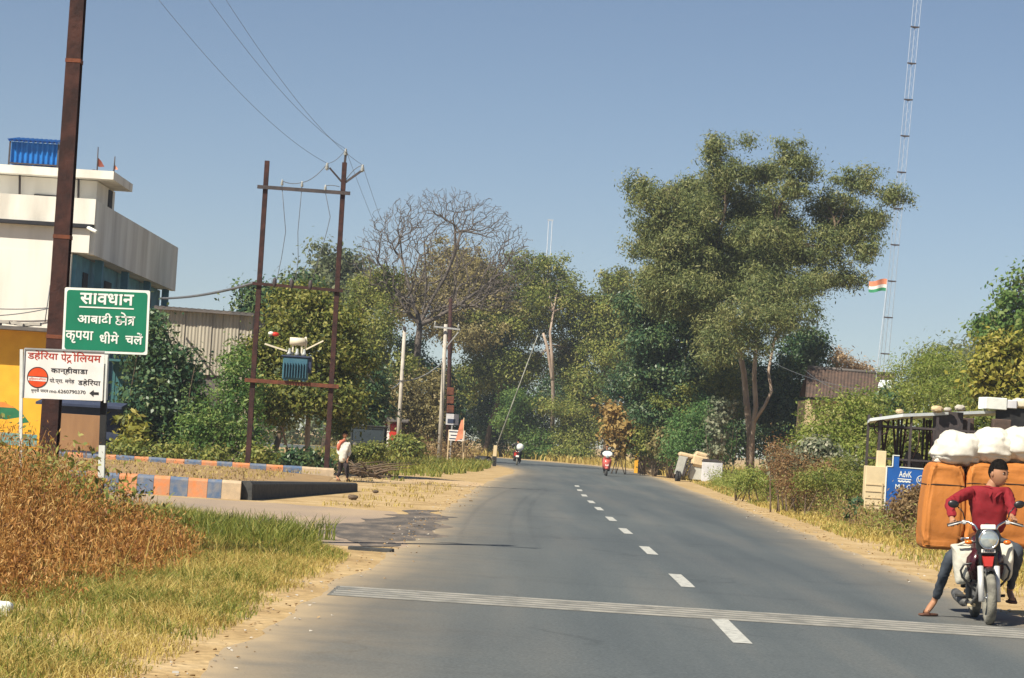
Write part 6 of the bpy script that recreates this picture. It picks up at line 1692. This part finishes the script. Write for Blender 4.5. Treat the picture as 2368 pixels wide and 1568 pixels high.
    vs = [v + Vector((mnoise.noise(v * 10), mnoise.noise(v * 10 + so * 2), mnoise.noise(v * 10 + so * 3))) * .012 + Vector((1, -1, 0)).normalized() * .008 * (1 - 2 * abs(mnoise.noise(Vector((v.x * 8, v.y * 8, v.z * 22)) + so))) for v in vs]
    s_ = MB(); s_.add(vs, fs, 0, True); obj('trousers', s_, trs_m, t)
    # footwear
    for s in 'lr':
        an, to = J['ank_' + s], J['toe_' + s]; f = (to - an); f.z = min(f.z, -.0); fl = Vector((f.x, f.y, 0))
        fl = fl.normalized() if fl.length > .01 else Vector((0, -1, 0))
        mid = Vector((an.x, an.y, 0)) * .35 + Vector((to.x, to.y, 0)) * .65; mid.z = to.z - .012
        s_ = MB()
        if foot_mat == 'sandal':
            s_.lump(mid, (.10, .27, .035), 1, .6, .02, rot=frame_of(fl)); s_.tube([mid + frame_of(fl) @ Vector(q) for q in ((-.045, .03, .01), (-.03, .035, .045), (.03, .035, .045), (.045, .03, .01))], .009, 6)
        else:
            s_.lump(mid + Vector((0, 0, .03)), (.105, .285, .10), 1, .6, .02, rot=frame_of(fl)); s_.tube([mid + Vector((0, 0, .04)) - fl * .06, an + Vector((0, 0, .05))], [.05, .052], 10)
        obj('sandal' if foot_mat == 'sandal' else 'shoe', s_, M[foot_mat], t)
    return t

# ------------------------------------------------------------------ motorcycle (built at the origin: front contact at 0,0,0; it faces -y)
def motorcycle(label, group):
    t = thing('motorcycle', (0, 0, 0), label, 'motorcycle', group)
    fz, WB = .29, 1.27
    def wheel(y, nm):
        w = MB(); w.torus((0, y, fz), .240, .050, 'X', 36, 12); wo = obj('wheel', w, M['tyre_dusty'], t)
        r_ = MB(); r_.torus((0, y, fz), .205, .013, 'X', 32, 8); r_.tube([(-.03, y, fz), (.03, y, fz)], .205 * .0 + .06, 12)
        for k in range(18):
            a = 2 * math.pi * k / 18; r_.tube([(.025 * (-1) ** k, y, fz), (0, y + .2 * math.cos(a), fz + .2 * math.sin(a))], .0035, 4)
        r_.tube([(-.075, y, fz), (.075, y, fz)], .012, 8)
        obj('rim', r_, M['chrome'], wo)
        return wo
    wheel(0, 'f'); wheel(WB, 'r')
    # front mudguard
    b = MB(); vs = []; fs = []
    for i in range(15):
        a = R(62 + 100 * i / 14)
        for x, dr in ((-.058, -.03), (-.045, .0), (0, .018), (.045, 0), (.058, -.03)): vs.append((x, -math.cos(a) * (.315 + dr) + .0, fz + math.sin(a) * (.315 + dr)))
    fs = [(i * 5 + j, i * 5 + j + 1, (i + 1) * 5 + j + 1, (i + 1) * 5 + j) for i in range(14) for j in range(4)]
    b.add(vs, fs, 0, True); obj('front_mudguard', b, M['black_gloss'], t)
    # forks
    top = Vector((0, .19, .86))
    for s in (-1, 1):
        b = MB(); b.tube([(s * .085, -.02, fz - .04), (s * .085, .07, .62)], .033, 12, 0); b.tube([(s * .078, .075, .58), (s * .078, .185, .95)], .021, 12, 1); b.tube([(s * .078, .070, .56), (s * .078, .078, .62)], .034, 12, 1)
        obj('fork_leg', b, [M['alloy'], M['black_gloss']], t)
    b = MB(); b.box((0, .16, .76), (.22, .06, .05), 0, 0, .012); b.box((0, .19, .93), (.22, .07, .035), 0, 0, .01); obj('fork_yoke', b, M['black_gloss'], t)
    # headlight
    hc = Vector((0, .085, .905))
    b = MB(); prof = [(.10, .03), (.098, .06), (.075, .075), (.0, .10)]
    b.tube([hc + Vector((0, -.03, 0)), hc + Vector((0, 0, 0)), hc + Vector((0, .06, 0)), hc + Vector((0, .12, 0))], [.104, .112, .10, .05], 24); hl = obj('headlight', b, M['black_gloss'], t)
    b = MB(); b.torus(hc + Vector((0, -.033, 0)), .098, .011, 'Y', 28, 8); obj('rim', b, M['chrome'], hl)
    b = MB(); b.ell(hc + Vector((0, -.028, 0)), (.094, .028, .094), 0, 20, 12); obj('lens', b, M['lens'], hl)
    b = MB(); P = [(-.135, .62), (-.15, .80), (-.135, .98), (-.10, 1.03), (.10, 1.03), (.135, .98), (.15, .80), (.135, .62), (.06, .70), (-.06, .70)]
    b.prism([(-.125, .80), (-.135, .95), (-.105, 1.01), (.105, 1.01), (.135, .95), (.125, .80), (.08, .745), (-.08, .745)], .10, .145, 0); obj('headlight_cowl', b, M['black_gloss'], t)
    b = MB(); b.box((0, .09, 1.035), (.16, .02, .055), Matrix.Rotation(-.3, 3, 'X'), 0, .008); obj('visor', b, M['plate_white'], t)
    b = MB(); b.box((0, .075, .782), (.15, .012, .036), 0, 0, .003); obj('number_plate', b, M['plate_white'], t)
    b = MB()
    for i in range(7): b.box((-.054 + i * .018, .066, .782), (.010 if i % 3 else .006, .004, .020))
    obj('plate_characters', b, M['ink_black'], t)
    # red centre piece under the lamp
    b = MB(); b.hull([(-.06, .09, .72), (.06, .09, .72), (-.085, .15, .74), (.085, .15, .74), (-.04, .06, .62), (.04, .06, .62), (-.05, .13, .60), (.05, .13, .60)]); obj('fork_cover', b, M['red_gloss'], t)
    # handlebar
    b = MB(); bar_ = [(-.40, .36, 1.045), (-.28, .32, 1.075), (-.19, .27, 1.085), (-.12, .23, 1.045), (-.075, .20, .96), (.075, .20, .96), (.12, .23, 1.045), (.19, .27, 1.085), (.28, .32, 1.075), (.40, .36, 1.045)]
    b.tube(bar_, .0135, 10); hb_ = obj('handlebar', b, M['chrome'], t)
    for s in (-1, 1):
        b = MB(); b.tube([(s * .27, .317, 1.077), (s * .40, .362, 1.044)], .018, 10); obj('grip', b, M['rubber'], hb_)
        b = MB(); b.tube([(s * .24, .28, 1.085), (s * .30, .25, 1.07), (s * .40, .28, 1.04)], [.008, .007, .009], 6); b.box((s * .23, .29, 1.08), (.05, .045, .045), 0, 0, .01); obj('lever', b, M['alloy'], hb_)
        b = MB(); mc = Vector((s * .35, .24, 1.275)); b.tube([(s * .22, .28, 1.09), (s * .25, .25, 1.19), mc + Vector((-s * .05, .02, -.03))], .007, 6)
        b.ell(mc, (.060, .022, .042), 0, 16, 10, Matrix.Rotation(-.15 * s, 3, 'Y')); mi = obj('mirror', b, M['black_gloss'], t)
        b = MB(); b.ell(mc + Vector((0, .012, 0)), (.050, .014, .033), 0, 14, 8, Matrix.Rotation(-.15 * s, 3, 'Y')); obj('mirror_glass', b, M['chrome'], mi)
        b = MB(); b.tube([(s * .09, .14, .875), (s * .17, .13, .872)], .010, 6, 1); b.ell((s * .205, .12, .872), (.042, .032, .026), 0, 12, 8); obj('indicator', b, [M['amber'], M['black_gloss']], t)
    b = MB(); b.tube([(0, .16, 1.0), (0, .20, 1.03)], [.06, .055], 16); b.tube([(-.06, .17, .95), (-.02, .13, .80), (.0, .16, .70)], .008, 6); b.tube([(.06, .17, .95), (.03, .12, .78), (.02, .16, .66)], .008, 6); obj('instrument', b, M['black_gloss'], t)
    # tank, leg covers, seat, tail
    b = MB(); b.lump((0, .56, .83), (.30, .58, .28), 2, .62, .015, m=0); obj('fuel_tank', b, M['maroon_paint'], t)
    for s in (-1, 1):
        b = MB(); b.hull([(s * .06, .26, .80), (s * .13, .30, .79), (s * .195, .36, .70), (s * .205, .40, .58), (s * .18, .44, .47), (s * .10, .34, .46), (s * .07, .28, .60), (s * .12, .56, .74), (s * .15, .56, .52)], 0, True); obj('side_fairing', b, M['maroon_paint'], t)
        b = MB(); b.hull([(s * .13, .85, .74), (s * .15, .9, .55), (s * .12, 1.25, .72), (s * .11, 1.2, .6), (s * .09, .85, .74), (s * .09, 1.25, .7), (s * .09, .9, .55)]); obj('side_panel', b, M['maroon_paint'], t)
    b = MB(); b.lump((0, 1.08, .80), (.27, .74, .12), 5, .5, .02); obj('seat', b, M['black_cloth'], t)
    b = MB(); b.hull([(-.10, 1.3, .76), (.10, 1.3, .76), (-.06, 1.62, .84), (.06, 1.62, .84), (-.09, 1.3, .66), (.09, 1.3, .66), (-.05, 1.6, .74), (.05, 1.6, .74)]); obj('tail', b, M['maroon_paint'], t)
    b = MB(); b.box((0, 1.64, .80), (.13, .04, .07), 0, 0, .012); obj('tail_light', b, M['red_gloss'], t)
    b = MB(); b.box((0, 1.66, .58), (.20, .012, .12), Matrix.Rotation(.2, 3, 'X'), 0, .004); obj('rear_plate', b, M['plate_white'], t)
    b = MB(); vs = []
    for i in range(10):
        a = R(30 + 110 * i / 9)
        for x, dr in ((-.06, -.02), (0, .012), (.06, -.02)): vs.append((x, WB + math.cos(math.pi - a) * -(.325 + dr), fz + math.sin(a) * (.325 + dr)))
    b.add(vs, [(i * 3 + j, i * 3 + j + 1, (i + 1) * 3 + j + 1, (i + 1) * 3 + j) for i in range(9) for j in range(2)], 0, True); obj('rear_mudguard', b, M['black_gloss'], t)
    # frame, engine, exhaust
    b = MB()
    for s in (-1, 1):
        b.tube([(s * .03, .22, .85), (s * .05, .30, .60), (s * .07, .40, .26), (s * .08, .85, .24), (s * .09, .95, .6), (s * .08, 1.3, .74)], .017, 8)
        b.tube([(s * .10, WB, fz), (s * .09, .92, .34)], .022, 8); b.tube([(s * .13, WB - .03, fz + .05), (s * .12, 1.1, .68)], .03, 10)
    obj('frame', b, M['black_gloss'], t)
    b = MB(); b.box((0, .62, .33), (.24, .36, .20), 0, 0, .04); b.tube([(.12, .70, .33), (.165, .70, .33)], .10, 18); b.tube([(-.12, .70, .33), (-.16, .70, .33)], .09, 18)
    for k in range(7): b.box((0, .47, .42 + k * .025), (.19 - .004 * k, .17, .011))
    b.tube([(0, .47, .42), (0, .45, .60)], .06, 12); obj('engine', b, M['engine_grey'], t)
    b = MB(); b.tube([(-.03, .40, .48), (-.07, .31, .44), (-.10, .32, .28), (-.13, .48, .20), (-.15, .75, .21)], .018, 10); b.tube([(-.15, .75, .19), (-.17, .85, .20), (-.19, 1.25, .245), (-.195, 1.42, .265), (-.195, 1.43, .265)], [.03, .056, .060, .05, .02], 14); obj('exhaust', b, M['engine_grey'], t)
    # crash bars
    for s in (-1, 1):
        b = MB(); pts = []
        for q in ((.06, .62), (.14, .64), (.225, .625), (.262, .56), (.245, .49), (.19, .43), (.13, .37), (.07, .31)): pts.append((s * q[0], .34 + .02 * q[0], q[1]))
        b.tube(pts, .0125, 8); obj('crash_bar', b, M['black_gloss'], t)
    for s in (-1, 1):
        b = MB(); b.tube([(s * .10, .78, .26), (s * .27, .80, .27)], .016, 8); obj('footpeg', b, M['rubber'], t)
    b = MB(); b.tube([(-.13, .80, .22), (-.13, .62, .17), (-.13, .52, .175)], .010, 6, 0); b.box((-.13, .50, .18), (.085, .05, .03), 0, 1, .005); obj('brake_pedal', b, [M['alloy'], M['cream_board']], t)
    b = MB()
    for s in (-1, 1): b.tube([(s * .14, 1.2, .86), (s * .15, 1.70, .88), (0, 1.74, .88)], .012, 6)
    b.tube([(-.15, 1.45, .87), (.15, 1.45, .87)], .010, 6); obj('carrier_rack', b, M['chrome'], t)
    return t
BK = ground_at(2288, 1446); BK.z = 0
bike = motorcycle('dark maroon motorcycle loaded with orange bales, standing at the right edge of the road', 'motorcycles and scooter on the road')
BROT = Matrix.Rotation(R(-3.4), 4, 'Z') @ Matrix.Rotation(R(-3.2), 4, 'Y')
bike.location = BK; bike.rotation_euler = BROT.to_euler()
def bw(x, y, z): return BK + (BROT.to_3x3() @ Vector((x, y, z)))

# ------------------------------------------------------------------ rider (joints read off the photograph at their real distances)
def UP(x, y, Y): return at((2231 + x / 7.468) / 1.04772, (1090 + y / 7.468) / 1.04772, Y)
def LO(x, y, Y): return at((2231 + x / 6.272) / 1.04772, (1280 + y / 6.272) / 1.04772, Y)
D = BK.y
J = dict(pelvis=LO(1010, 215, D + .92), chest=UP(1215, 900, D + .86), neck=UP(1305, 610, D + .84), head=UP(1405, 432, D + .80),
         sho_l=UP(900, 745, D + .84), elb_l=UP(490, 960, D + .68), wri_l=bw(-.345, .44, 1.115), hand_l=bw(-.34, .365, 1.085),
         sho_r=UP(1560, 800, D + .82), elb_r=UP(1640, 1060, D + .62), wri_r=UP(1640, 1205, D + .42), hand_r=UP(1700, 1240, D + .35),
         hip_l=LO(860, 250, D + .90), kne_l=LO(440, 420, D + .60), ank_l=LO(205, 1110, D + .90), toe_l=LO(70, 1318, D + .82),
         hip_r=LO(1200, 250, D + .90), kne_r=LO(1480, 330, D + .58), ank_r=LO(1345, 960, D + .82), toe_r=LO(1400, 1110, D + .62),
         hem=LO(1010, 110, D + .86), rch=.176, loose=1.12, curl_l=1.1, curl_r=.55, sleeve=.97, cuff=.95)
J['toe_l'].z = .035
J['hside_l'] = Vector((1, .2, 0)); J['thumb_l'] = 1; J['hside_r'] = Vector((.7, .5, -.2)); J['thumb_r'] = -1
rider = person('young man in a red shirt astride the loaded motorcycle, looking to the side', J, Vector((.66, -.74, -.05)), (M['skin'], M['red_shirt'], M['jeans']), 'sandal', 1.24)
# shirt collar and buttons
mb = MB()
for a_, b_, c_ in (((1190, 700), (1250, 860), (1300, 760)), ((1420, 720), (1330, 880), (1480, 760))):
    q = [UP(*a_, D + .74), UP(*b_, D + .68), UP(*c_, D + .72)]
    mb.hull(q + [p + Vector((0, .015, 0)) for p in q])
obj('collar', mb, M['red_shirt'], rider)

# load: orange bales behind the rider and white sacks on top
LY = D + 1.50
bales = [((2140, 2232), 'leftmost tall orange wrapped bale beside the rider, roped on'), ((2234, 2302), 'middle orange wrapped bale behind the rider'), ((2304, 2395), 'rightmost orange wrapped bale behind the rider, cut by the frame edge')]
for i, ((u0, u1), lb) in enumerate(bales):
    c0 = at(u0, 1170, LY); c1 = at(u1, 1170, LY); zt = at((u0 + u1) / 2, 1070, LY).z; zb = at((u0 + u1) / 2, (1272, 1262, 1268)[i], LY).z
    cx_ = (c0.x + c1.x) / 2; w = (c1.x - c0.x) * 1.06
    t = thing('orange_bale', (cx_, LY + .2, zb), lb, 'bale', 'orange bales on the motorcycle')
    mb = MB()
    nu, nv = 96, 90
    so = Vector((i * 9.1, 2, i * 3.3))
    def fn(d, i=i, so=so):
        q = Vector([math.copysign(abs(x) ** .20, x) for x in d]); q = q / max(1, max(abs(q.x), abs(q.y), abs(q.z)))
        taper = 1 - (.20 if i == 0 else .06) * max(0, q.z + .2) ** 2 + (-.05 * max(0, -q.z) ** 3)
        pinch = 1 - .035 * math.exp(-((q.z - .48) / .035) ** 2)
        fold = .020 * math.sin(math.atan2(q.y, q.x) * 9 + 1.3 * i + 1.5 * mnoise.noise(Vector((0, 0, q.z * 2)) + so)) * (1 if abs(q.z) < .9 else .3) + .030 * mnoise.noise(Vector((q.x * 6.5, q.y * 6.5, q.z * .9)) + so) + .035 * (1 - abs(mnoise.noise(Vector((q.x * 3.1, q.y * 3.1, q.z * 2.2)) + so * 2)) * 2) + .034 * mnoise.fractal(q * 4.5 + so, 1, 2, 6)
        if abs(q.z - .48) < .2: fold += .012 * mnoise.noise(Vector((q.x * 14, q.y * 14, 0)) + so)
        k_ = 1 + fold
        if q.y < -.8: k_ -= sum(.035 * math.exp(-((q.x - g0 - .06 * math.sin(q.z * 4 + i)) / .035) ** 2) for g0 in (-.42, .18, .55))
        return Vector((q.x * taper * pinch * k_ + .02 * mnoise.noise(Vector((0, q.z * 3, i))), q.y * pinch * (k_ + fold * .8), q.z * (1 + .02 * mnoise.noise(q * 3 + so))))
    mb.ell((cx_, LY + .24, (zt + zb) / 2), (w / 2, .26, (zt - zb) / 2), 0, nu, nv, None, fn)
    obj('wrapping', mb, M['bale_orange'], t)
    mb = MB(); hz_ = .48; pts_ = []
    for k in range(64):
        ph = 2 * math.pi * k / 64; d = None; lo_, hi_ = 0.0, math.pi
        for _ in range(26):
            th = (lo_ + hi_) / 2; d = Vector((math.sin(th) * math.cos(ph), math.sin(th) * math.sin(ph), math.cos(th)))
            if fn(d).z > hz_ + .01 * math.sin(ph * 3): lo_ = th
            else: hi_ = th
        q = fn(d); pts_.append((cx_ + q.x * w / 2, LY + .24 + q.y * .26, (zt + zb) / 2 + q.z * (zt - zb) / 2))
    mb.tube(pts_, .0085, 6, 0, closed=True)
    obj('rope', mb, M['rope'], t)
sacks = [((2212, 1043), (96, 78), 'leftmost bulging white sack on top of the orange bales'), ((2291, 1038), (88, 82), 'middle white sack on top of the orange bales'), ((2362, 1033), (78, 84), 'rightmost white sack on top of the orange bales, at the frame edge')]
for i, ((u, v), (w, h), lb) in enumerate(sacks):
    c = at(u, v, LY + .2); k_ = (LY + .2) / FPX
    mb = MB()
    def sfn(d, i=i):
        so = Vector((i * 5.3 + 2, i * 2.1, 7.7))
        q = Vector([math.copysign(abs(x) ** .72, x) for x in d]); q = q / max(1, q.length / 1.2)
        rdg = 1 - 2 * abs(mnoise.noise(Vector((q.x * 2.6 + q.z * 1.2, q.y * 2.6, q.z * 2.2)) + so))
        k2 = 1 + .14 * mnoise.noise(q * 1.3 + so) + .075 * rdg + .022 * (1 - 2 * abs(mnoise.noise(Vector((q.x * 7, q.y * 7, q.z * 2.5)) + so)))
        ln = q.z + .34 + .10 * mnoise.noise(Vector((q.x * 1.6, q.y * 1.6, i * 3.0)))
        k2 *= 1 - .07 / (1 + math.exp(max(-40, min(40, ln * 45)))) - .05 * math.exp(-(ln / .03) ** 2)
        return Vector((q.x * k2 * (1.08 - .16 * q.z) + .08 * q.z * (1 if i == 0 else -.3), q.y * k2, q.z * (k2 if q.z > 0 else .86 * k2)))
    mb.ell(c, (w * k_ * .54, .26, h * k_ * .54), 0, 72, 52, None, sfn)
    nb = Vector((c.x + (.1 if i else -.19) * 1.0, c.y - .12, c.z - h * k_ * .30)); 
    if i == 0: mb.tube([nb + Vector((.05, .02, .03)), nb, nb + Vector((-.03, -.03, -.02)), nb + Vector((-.06, -.03, .01))], [.07, .03, .018, .035], 10)
    o = obj('white_sack', mb, M['sack_white'], org=c - Vector((0, 0, h * k_ / 2))); tag(o, lb, 'sack', 'white sacks on the load')
# white bags slung over the tank in front of the rider's knees
for i, (P, lb) in enumerate(((((440, 235), (880, 225), (860, 330), (740, 600), (760, 800), (640, 855), (530, 850), (490, 560), (480, 330)), 'larger white cloth bag slung below the handlebar, beside the exhaust'),
                             (((1150, 225), (1400, 215), (1405, 420), (1385, 700), (1340, 800), (1220, 800), (1200, 600), (1180, 420)), 'smaller white cloth bag slung below the handlebar, beside the orange bale at the frame edge'))):
    Yb = D + .50
    pts = [LO(x, y, Yb) for x, y in P]; c = sum(pts, Vector()) / len(pts)
    mb = MB(); nn_ = 48; rings = []
    # outline resampled, then inflated to a bag
    out = []
    for k_ in range(len(pts)):
        for q in range(6): out.append(pts[k_].lerp(pts[(k_ + 1) % len(pts)], q / 6))
    for _ in range(2): out = [(out[k_ - 1] + out[k_] * 2 + out[(k_ + 1) % len(out)]) / 4 for k_ in range(len(out))]
    vs = []; no = len(out)
    lev = [(-.10, .0), (-.10, .45), (-.085, .75), (-.045, .95), (0, 1), (.05, .95), (.09, .75), (.10, .4), (.10, 0)]
    for dy, sc in lev:
        for k_, p in enumerate(out):
            q = c + (p - c) * sc; q.y += dy + .018 * mnoise.fractal(Vector((q.x * 9, q.z * 7, dy * 5 + i)), 1, 2, 4); vs.append(q)
    mb.add(vs, [(a * no + k_, a * no + (k_ + 1) % no, (a + 1) * no + (k_ + 1) % no, (a + 1) * no + k_) for a in range(len(lev) - 1) for k_ in range(no)], 0, True)
    if i == 0: mb.tube([LO(560, 255, Yb - .12), LO(700, 205, Yb - .14), LO(880, 195, Yb - .1)], [.012, .016, .012], 8)
    tag(obj('slung_bag', mb, M['sack_bag'], org=(c.x, c.y, min(p.z for p in pts))), lb, 'bag', 'white bags slung on the motorcycle')

# ------------------------------------------------------------------ man walking away
wg = ground_at(795, 1113); wY = wg.y
def W(u, v, dy=0): return at(u, v, wY + dy)
Jw = dict(pelvis=W(793, 1064), chest=W(794, 1034), neck=W(797, 1017), head=W(798, 1005, -.04), sho_l=W(784, 1026), elb_l=W(782, 1046, .03), wri_l=W(789, 1058, -.12), hand_l=W(794, 1060, -.16),
          sho_r=W(806, 1027), elb_r=W(808, 1047, .05), wri_r=W(804, 1062, -.08), hand_r=W(802, 1067, -.1), hip_l=W(788, 1065, .03), kne_l=W(788, 1085, .15), ank_l=W(779, 1104, .22), toe_l=W(784, 1113, .05),
          hip_r=W(798, 1065), kne_r=W(802, 1087, -.1), ank_r=W(803, 1107, -.05), toe_r=W(807, 1113, -.2), hem=W(792, 1073), rch=.175, sleeve=.6, curl_l=.5, curl_r=.5)
for k_ in ('toe_l', 'toe_r'): Jw[k_].z = .03
wm = person('man in a white shirt with an orange scarf walking beside the right steel post', Jw, Vector((.72, -.6, -.25)), (M['skin'], M['white_shirt'], M['dark_trousers']), 'sandal')
mb = MB(); mb.tube([W(797, 1018, -.10), W(788, 1022, -.12), W(783, 1032, -.13), W(782, 1042, -.13)], [.04, .06, .065, .03], 10)
obj('scarf', mb, M['scarf'], wm)

# ------------------------------------------------------------------ far riders
def seated(g, yaw, z=0.80, lean=.05, facing=None):
    Rm = Matrix.Rotation(yaw, 3, 'Z')
    P = lambda x, y, z_: Vector(g) + Rm @ Vector((x, y, z_))
    J = dict(pelvis=P(0, .95, z + .10), chest=P(0, .90, z + .46), neck=P(0, .88, z + .64), head=P(0, .86, z + .78), hem=P(0, .95, z + .06), rch=.16, sleeve=.95, curl_l=1.1, curl_r=1.1)
    for s, sg in (('l', -1), ('r', 1)):
        J['sho_' + s] = P(sg * .18, .90, z + .55); J['elb_' + s] = P(sg * .33, .68, z + .36); J['wri_' + s] = P(sg * .33, .43, z + .29); J['hand_' + s] = P(sg * .33, .36, z + .27)
        J['hip_' + s] = P(sg * .10, .93, z + .08); J['kne_' + s] = P(sg * .24, .58, z + .05); J['ank_' + s] = P(sg * .20, .80, .36); J['toe_' + s] = P(sg * .22, .62, .28)
    return J, Rm
fg = ground_at(1195, 1076); fg.z = 0.006
fb_ = copy_tree(bike); fb_.rotation_euler = (0, 0, math.pi); fb_.location = fg + Vector((0, 1.27, 0))
tag(fb_, 'dark motorcycle seen from behind, riding away at the bend', 'motorcycle', 'motorcycles and scooter on the road')
J2, Rm = seated(fg + Vector((0, 1.27, 0)), math.pi)
r2 = person('rider in dark clothes seen from behind on the far motorcycle', J2, Rm @ Vector((0, -1, 0)), (M['skin'], M['black_cloth'], M['dark_trousers']), 'black_cloth')
mb = MB(); c = at(1203, 1034, fg.y - .2); mb.lump(c, (.46, .42, .46), 9, .9, .04); mb.tube([c + Vector((0, 0, -.2)), c + Vector((-.06, .1, -.34))], [.08, .05], 8)
tag(obj('white_blob', mb, M['sign_white'], org=c - Vector((0, 0, .23))), 'round white shape at the back of the far rider', 'bundle')  # plain round white shape standing for a blanked-out spot
mb = MB(); c = at(1194, 1051, fg.y - .15); mb.box(c, (.28, .10, .24), 0, 0, .03); tag(obj('red_bag', mb, M['red_paint'], org=c - Vector((0, 0, .12))), 'small red bag behind the far rider', 'bag')

sg_ = ground_at(1402, 1101); sg_.z = .006
def scooter(g):
    t = thing('scooter', g, 'pinkish red scooter with a white windshield coming towards the camera', 'scooter', 'motorcycles and scooter on the road')
    P = lambda x, y, z: Vector(g) + Vector((x, y, z))
    for y in (0, 1.22):
        mb = MB(); mb.torus(P(0, y, .22), .17, .055, 'X', 24, 8); w = obj('wheel', mb, M['rubber'], t)
        mb = MB(); mb.tube([P(-.05, y, .22), P(.05, y, .22)], .12, 14); obj('rim', mb, M['alloy'], w)
    mb = MB(); mb.lump(P(0, .0, .42), (.20, .52, .16), 3, .6, .02); obj('front_mudguard', mb, M['pink_red'], t)
    mb = MB(); mb.hull([P(-.22, .22, .95), P(.22, .22, .95), P(-.25, .20, .70), P(.25, .20, .70), P(-.13, .15, .42), P(.13, .15, .42), P(0, .05, .75), P(0, .03, .60), P(-.2, .30, .9), P(.2, .30, .9), P(-.18, .30, .35), P(.18, .30, .35)], 0, True); obj('front_apron', mb, M['pink_red'], t)
    mb = MB(); mb.lump(P(0, .24, 1.02), (.36, .22, .20), 4, .6, .02); obj('handlebar_cowl', mb, M['pink_red'], t)
    mb = MB(); mb.ell(P(0, .12, 1.02), (.10, .04, .075)); obj('headlight', mb, M['lens'], t)
    mb = MB(); mb.tube([P(-.36, .36, 1.06), P(-.1, .28, 1.05), P(.1, .28, 1.05), P(.36, .36, 1.06)], .016, 8); obj('handlebar', mb, M['rubber'], t)
    for s in (-1, 1):
        mb = MB(); mb.tube([P(s * .2, .3, 1.08), P(s * .30, .28, 1.24)], .008, 5); mb.ell(P(s * .32, .28, 1.27), (.07, .02, .045)); obj('mirror', mb, M['black_gloss'], t)
    mb = MB(); mb.ell(P(.0, .16, 1.18), (.27, .035, .16), 0, 24, 14, Matrix.Rotation(-.25, 3, 'X')); obj('oval', mb, M['sign_white'], t)  # flat white ellipse in place of a blanked-out area
    mb = MB(); mb.box(P(0, .06, .58), (.16, .01, .10), Matrix.Rotation(-.1, 3, 'X')); obj('number_plate', mb, M['plate_white'], t)
    mb = MB(); mb.box(P(0, .55, .30), (.36, .5, .08), 0, 0, .02); obj('footboard', mb, M['black_gloss'], t)
    mb = MB(); mb.lump(P(0, 1.12, .58), (.42, .95, .42), 6, .55, .02); obj('rear_body', mb, M['pink_red'], t)
    mb = MB(); mb.lump(P(0, 1.05, .80), (.30, .80, .12), 7, .5, .02); obj('seat', mb, M['black_cloth'], t)
    return t
scooter(sg_)
J3, Rm = seated(sg_, 0.0, .78)
for s, sgn in (('l', -1), ('r', 1)):
    J3['ank_' + s] = sg_ + Vector((sgn * .13, .62, .40)); J3['toe_' + s] = sg_ + Vector((sgn * .14, .46, .36)); J3['kne_' + s] = sg_ + Vector((sgn * .20, .52, .80))
person('rider in dark clothes facing the camera on the pinkish red scooter', J3, Vector((0, -1, -.05)), (M['skin'], M['black_cloth'], M['dark_trousers']), 'black_cloth')

# ------------------------------------------------------------------ thin haze over the whole place
hz = MB(); hz.box((0, 455, 29.5), (1440, 1130, 61))
hm, hnt, hb2 = nodes('haze')
hnt.nodes.remove(hb2)
pv = hnt.nodes.new("ShaderNodeVolumePrincipled")
pv.inputs['Color'].default_value = (.80, .88, 1.0, 1)
pv.inputs['Density'].default_value = .00040
pv.inputs['Anisotropy'].default_value = .2
hnt.links.new(pv.outputs[0], hnt.nodes["Material Output"].inputs['Volume'])
ho = obj('haze', hz, hm); ho['kind'] = 'stuff'

# ------------------------------------------------------------------ gravel and crumbs along the road edges
gv_ = MB(); rng = random.Random(31)
for i in range(900):
    y = 16 + 75 * rng.random() ** 1.6; left = rng.random() < .5
    x = interp([(b_, a_) for a_, b_ in LEFT], y) + rng.gauss(-.12, .22) if left else interp([(b_, a_) for a_, b_ in RIGHT], y) + rng.gauss(.15, .28)
    s_ = rng.uniform(.006, .020) * (1 + y / 90)
    pts = [Vector((x + rng.uniform(-s_, s_), y + rng.uniform(-s_, s_), .008 + rng.uniform(0, s_ * .9))) for _ in range(7)]
    gv_.hull(pts, rng.choice((0, 0, 1)))
go_ = obj('gravel', gv_, [M['soil'], M['concrete']]); go_['kind'] = 'stuff'
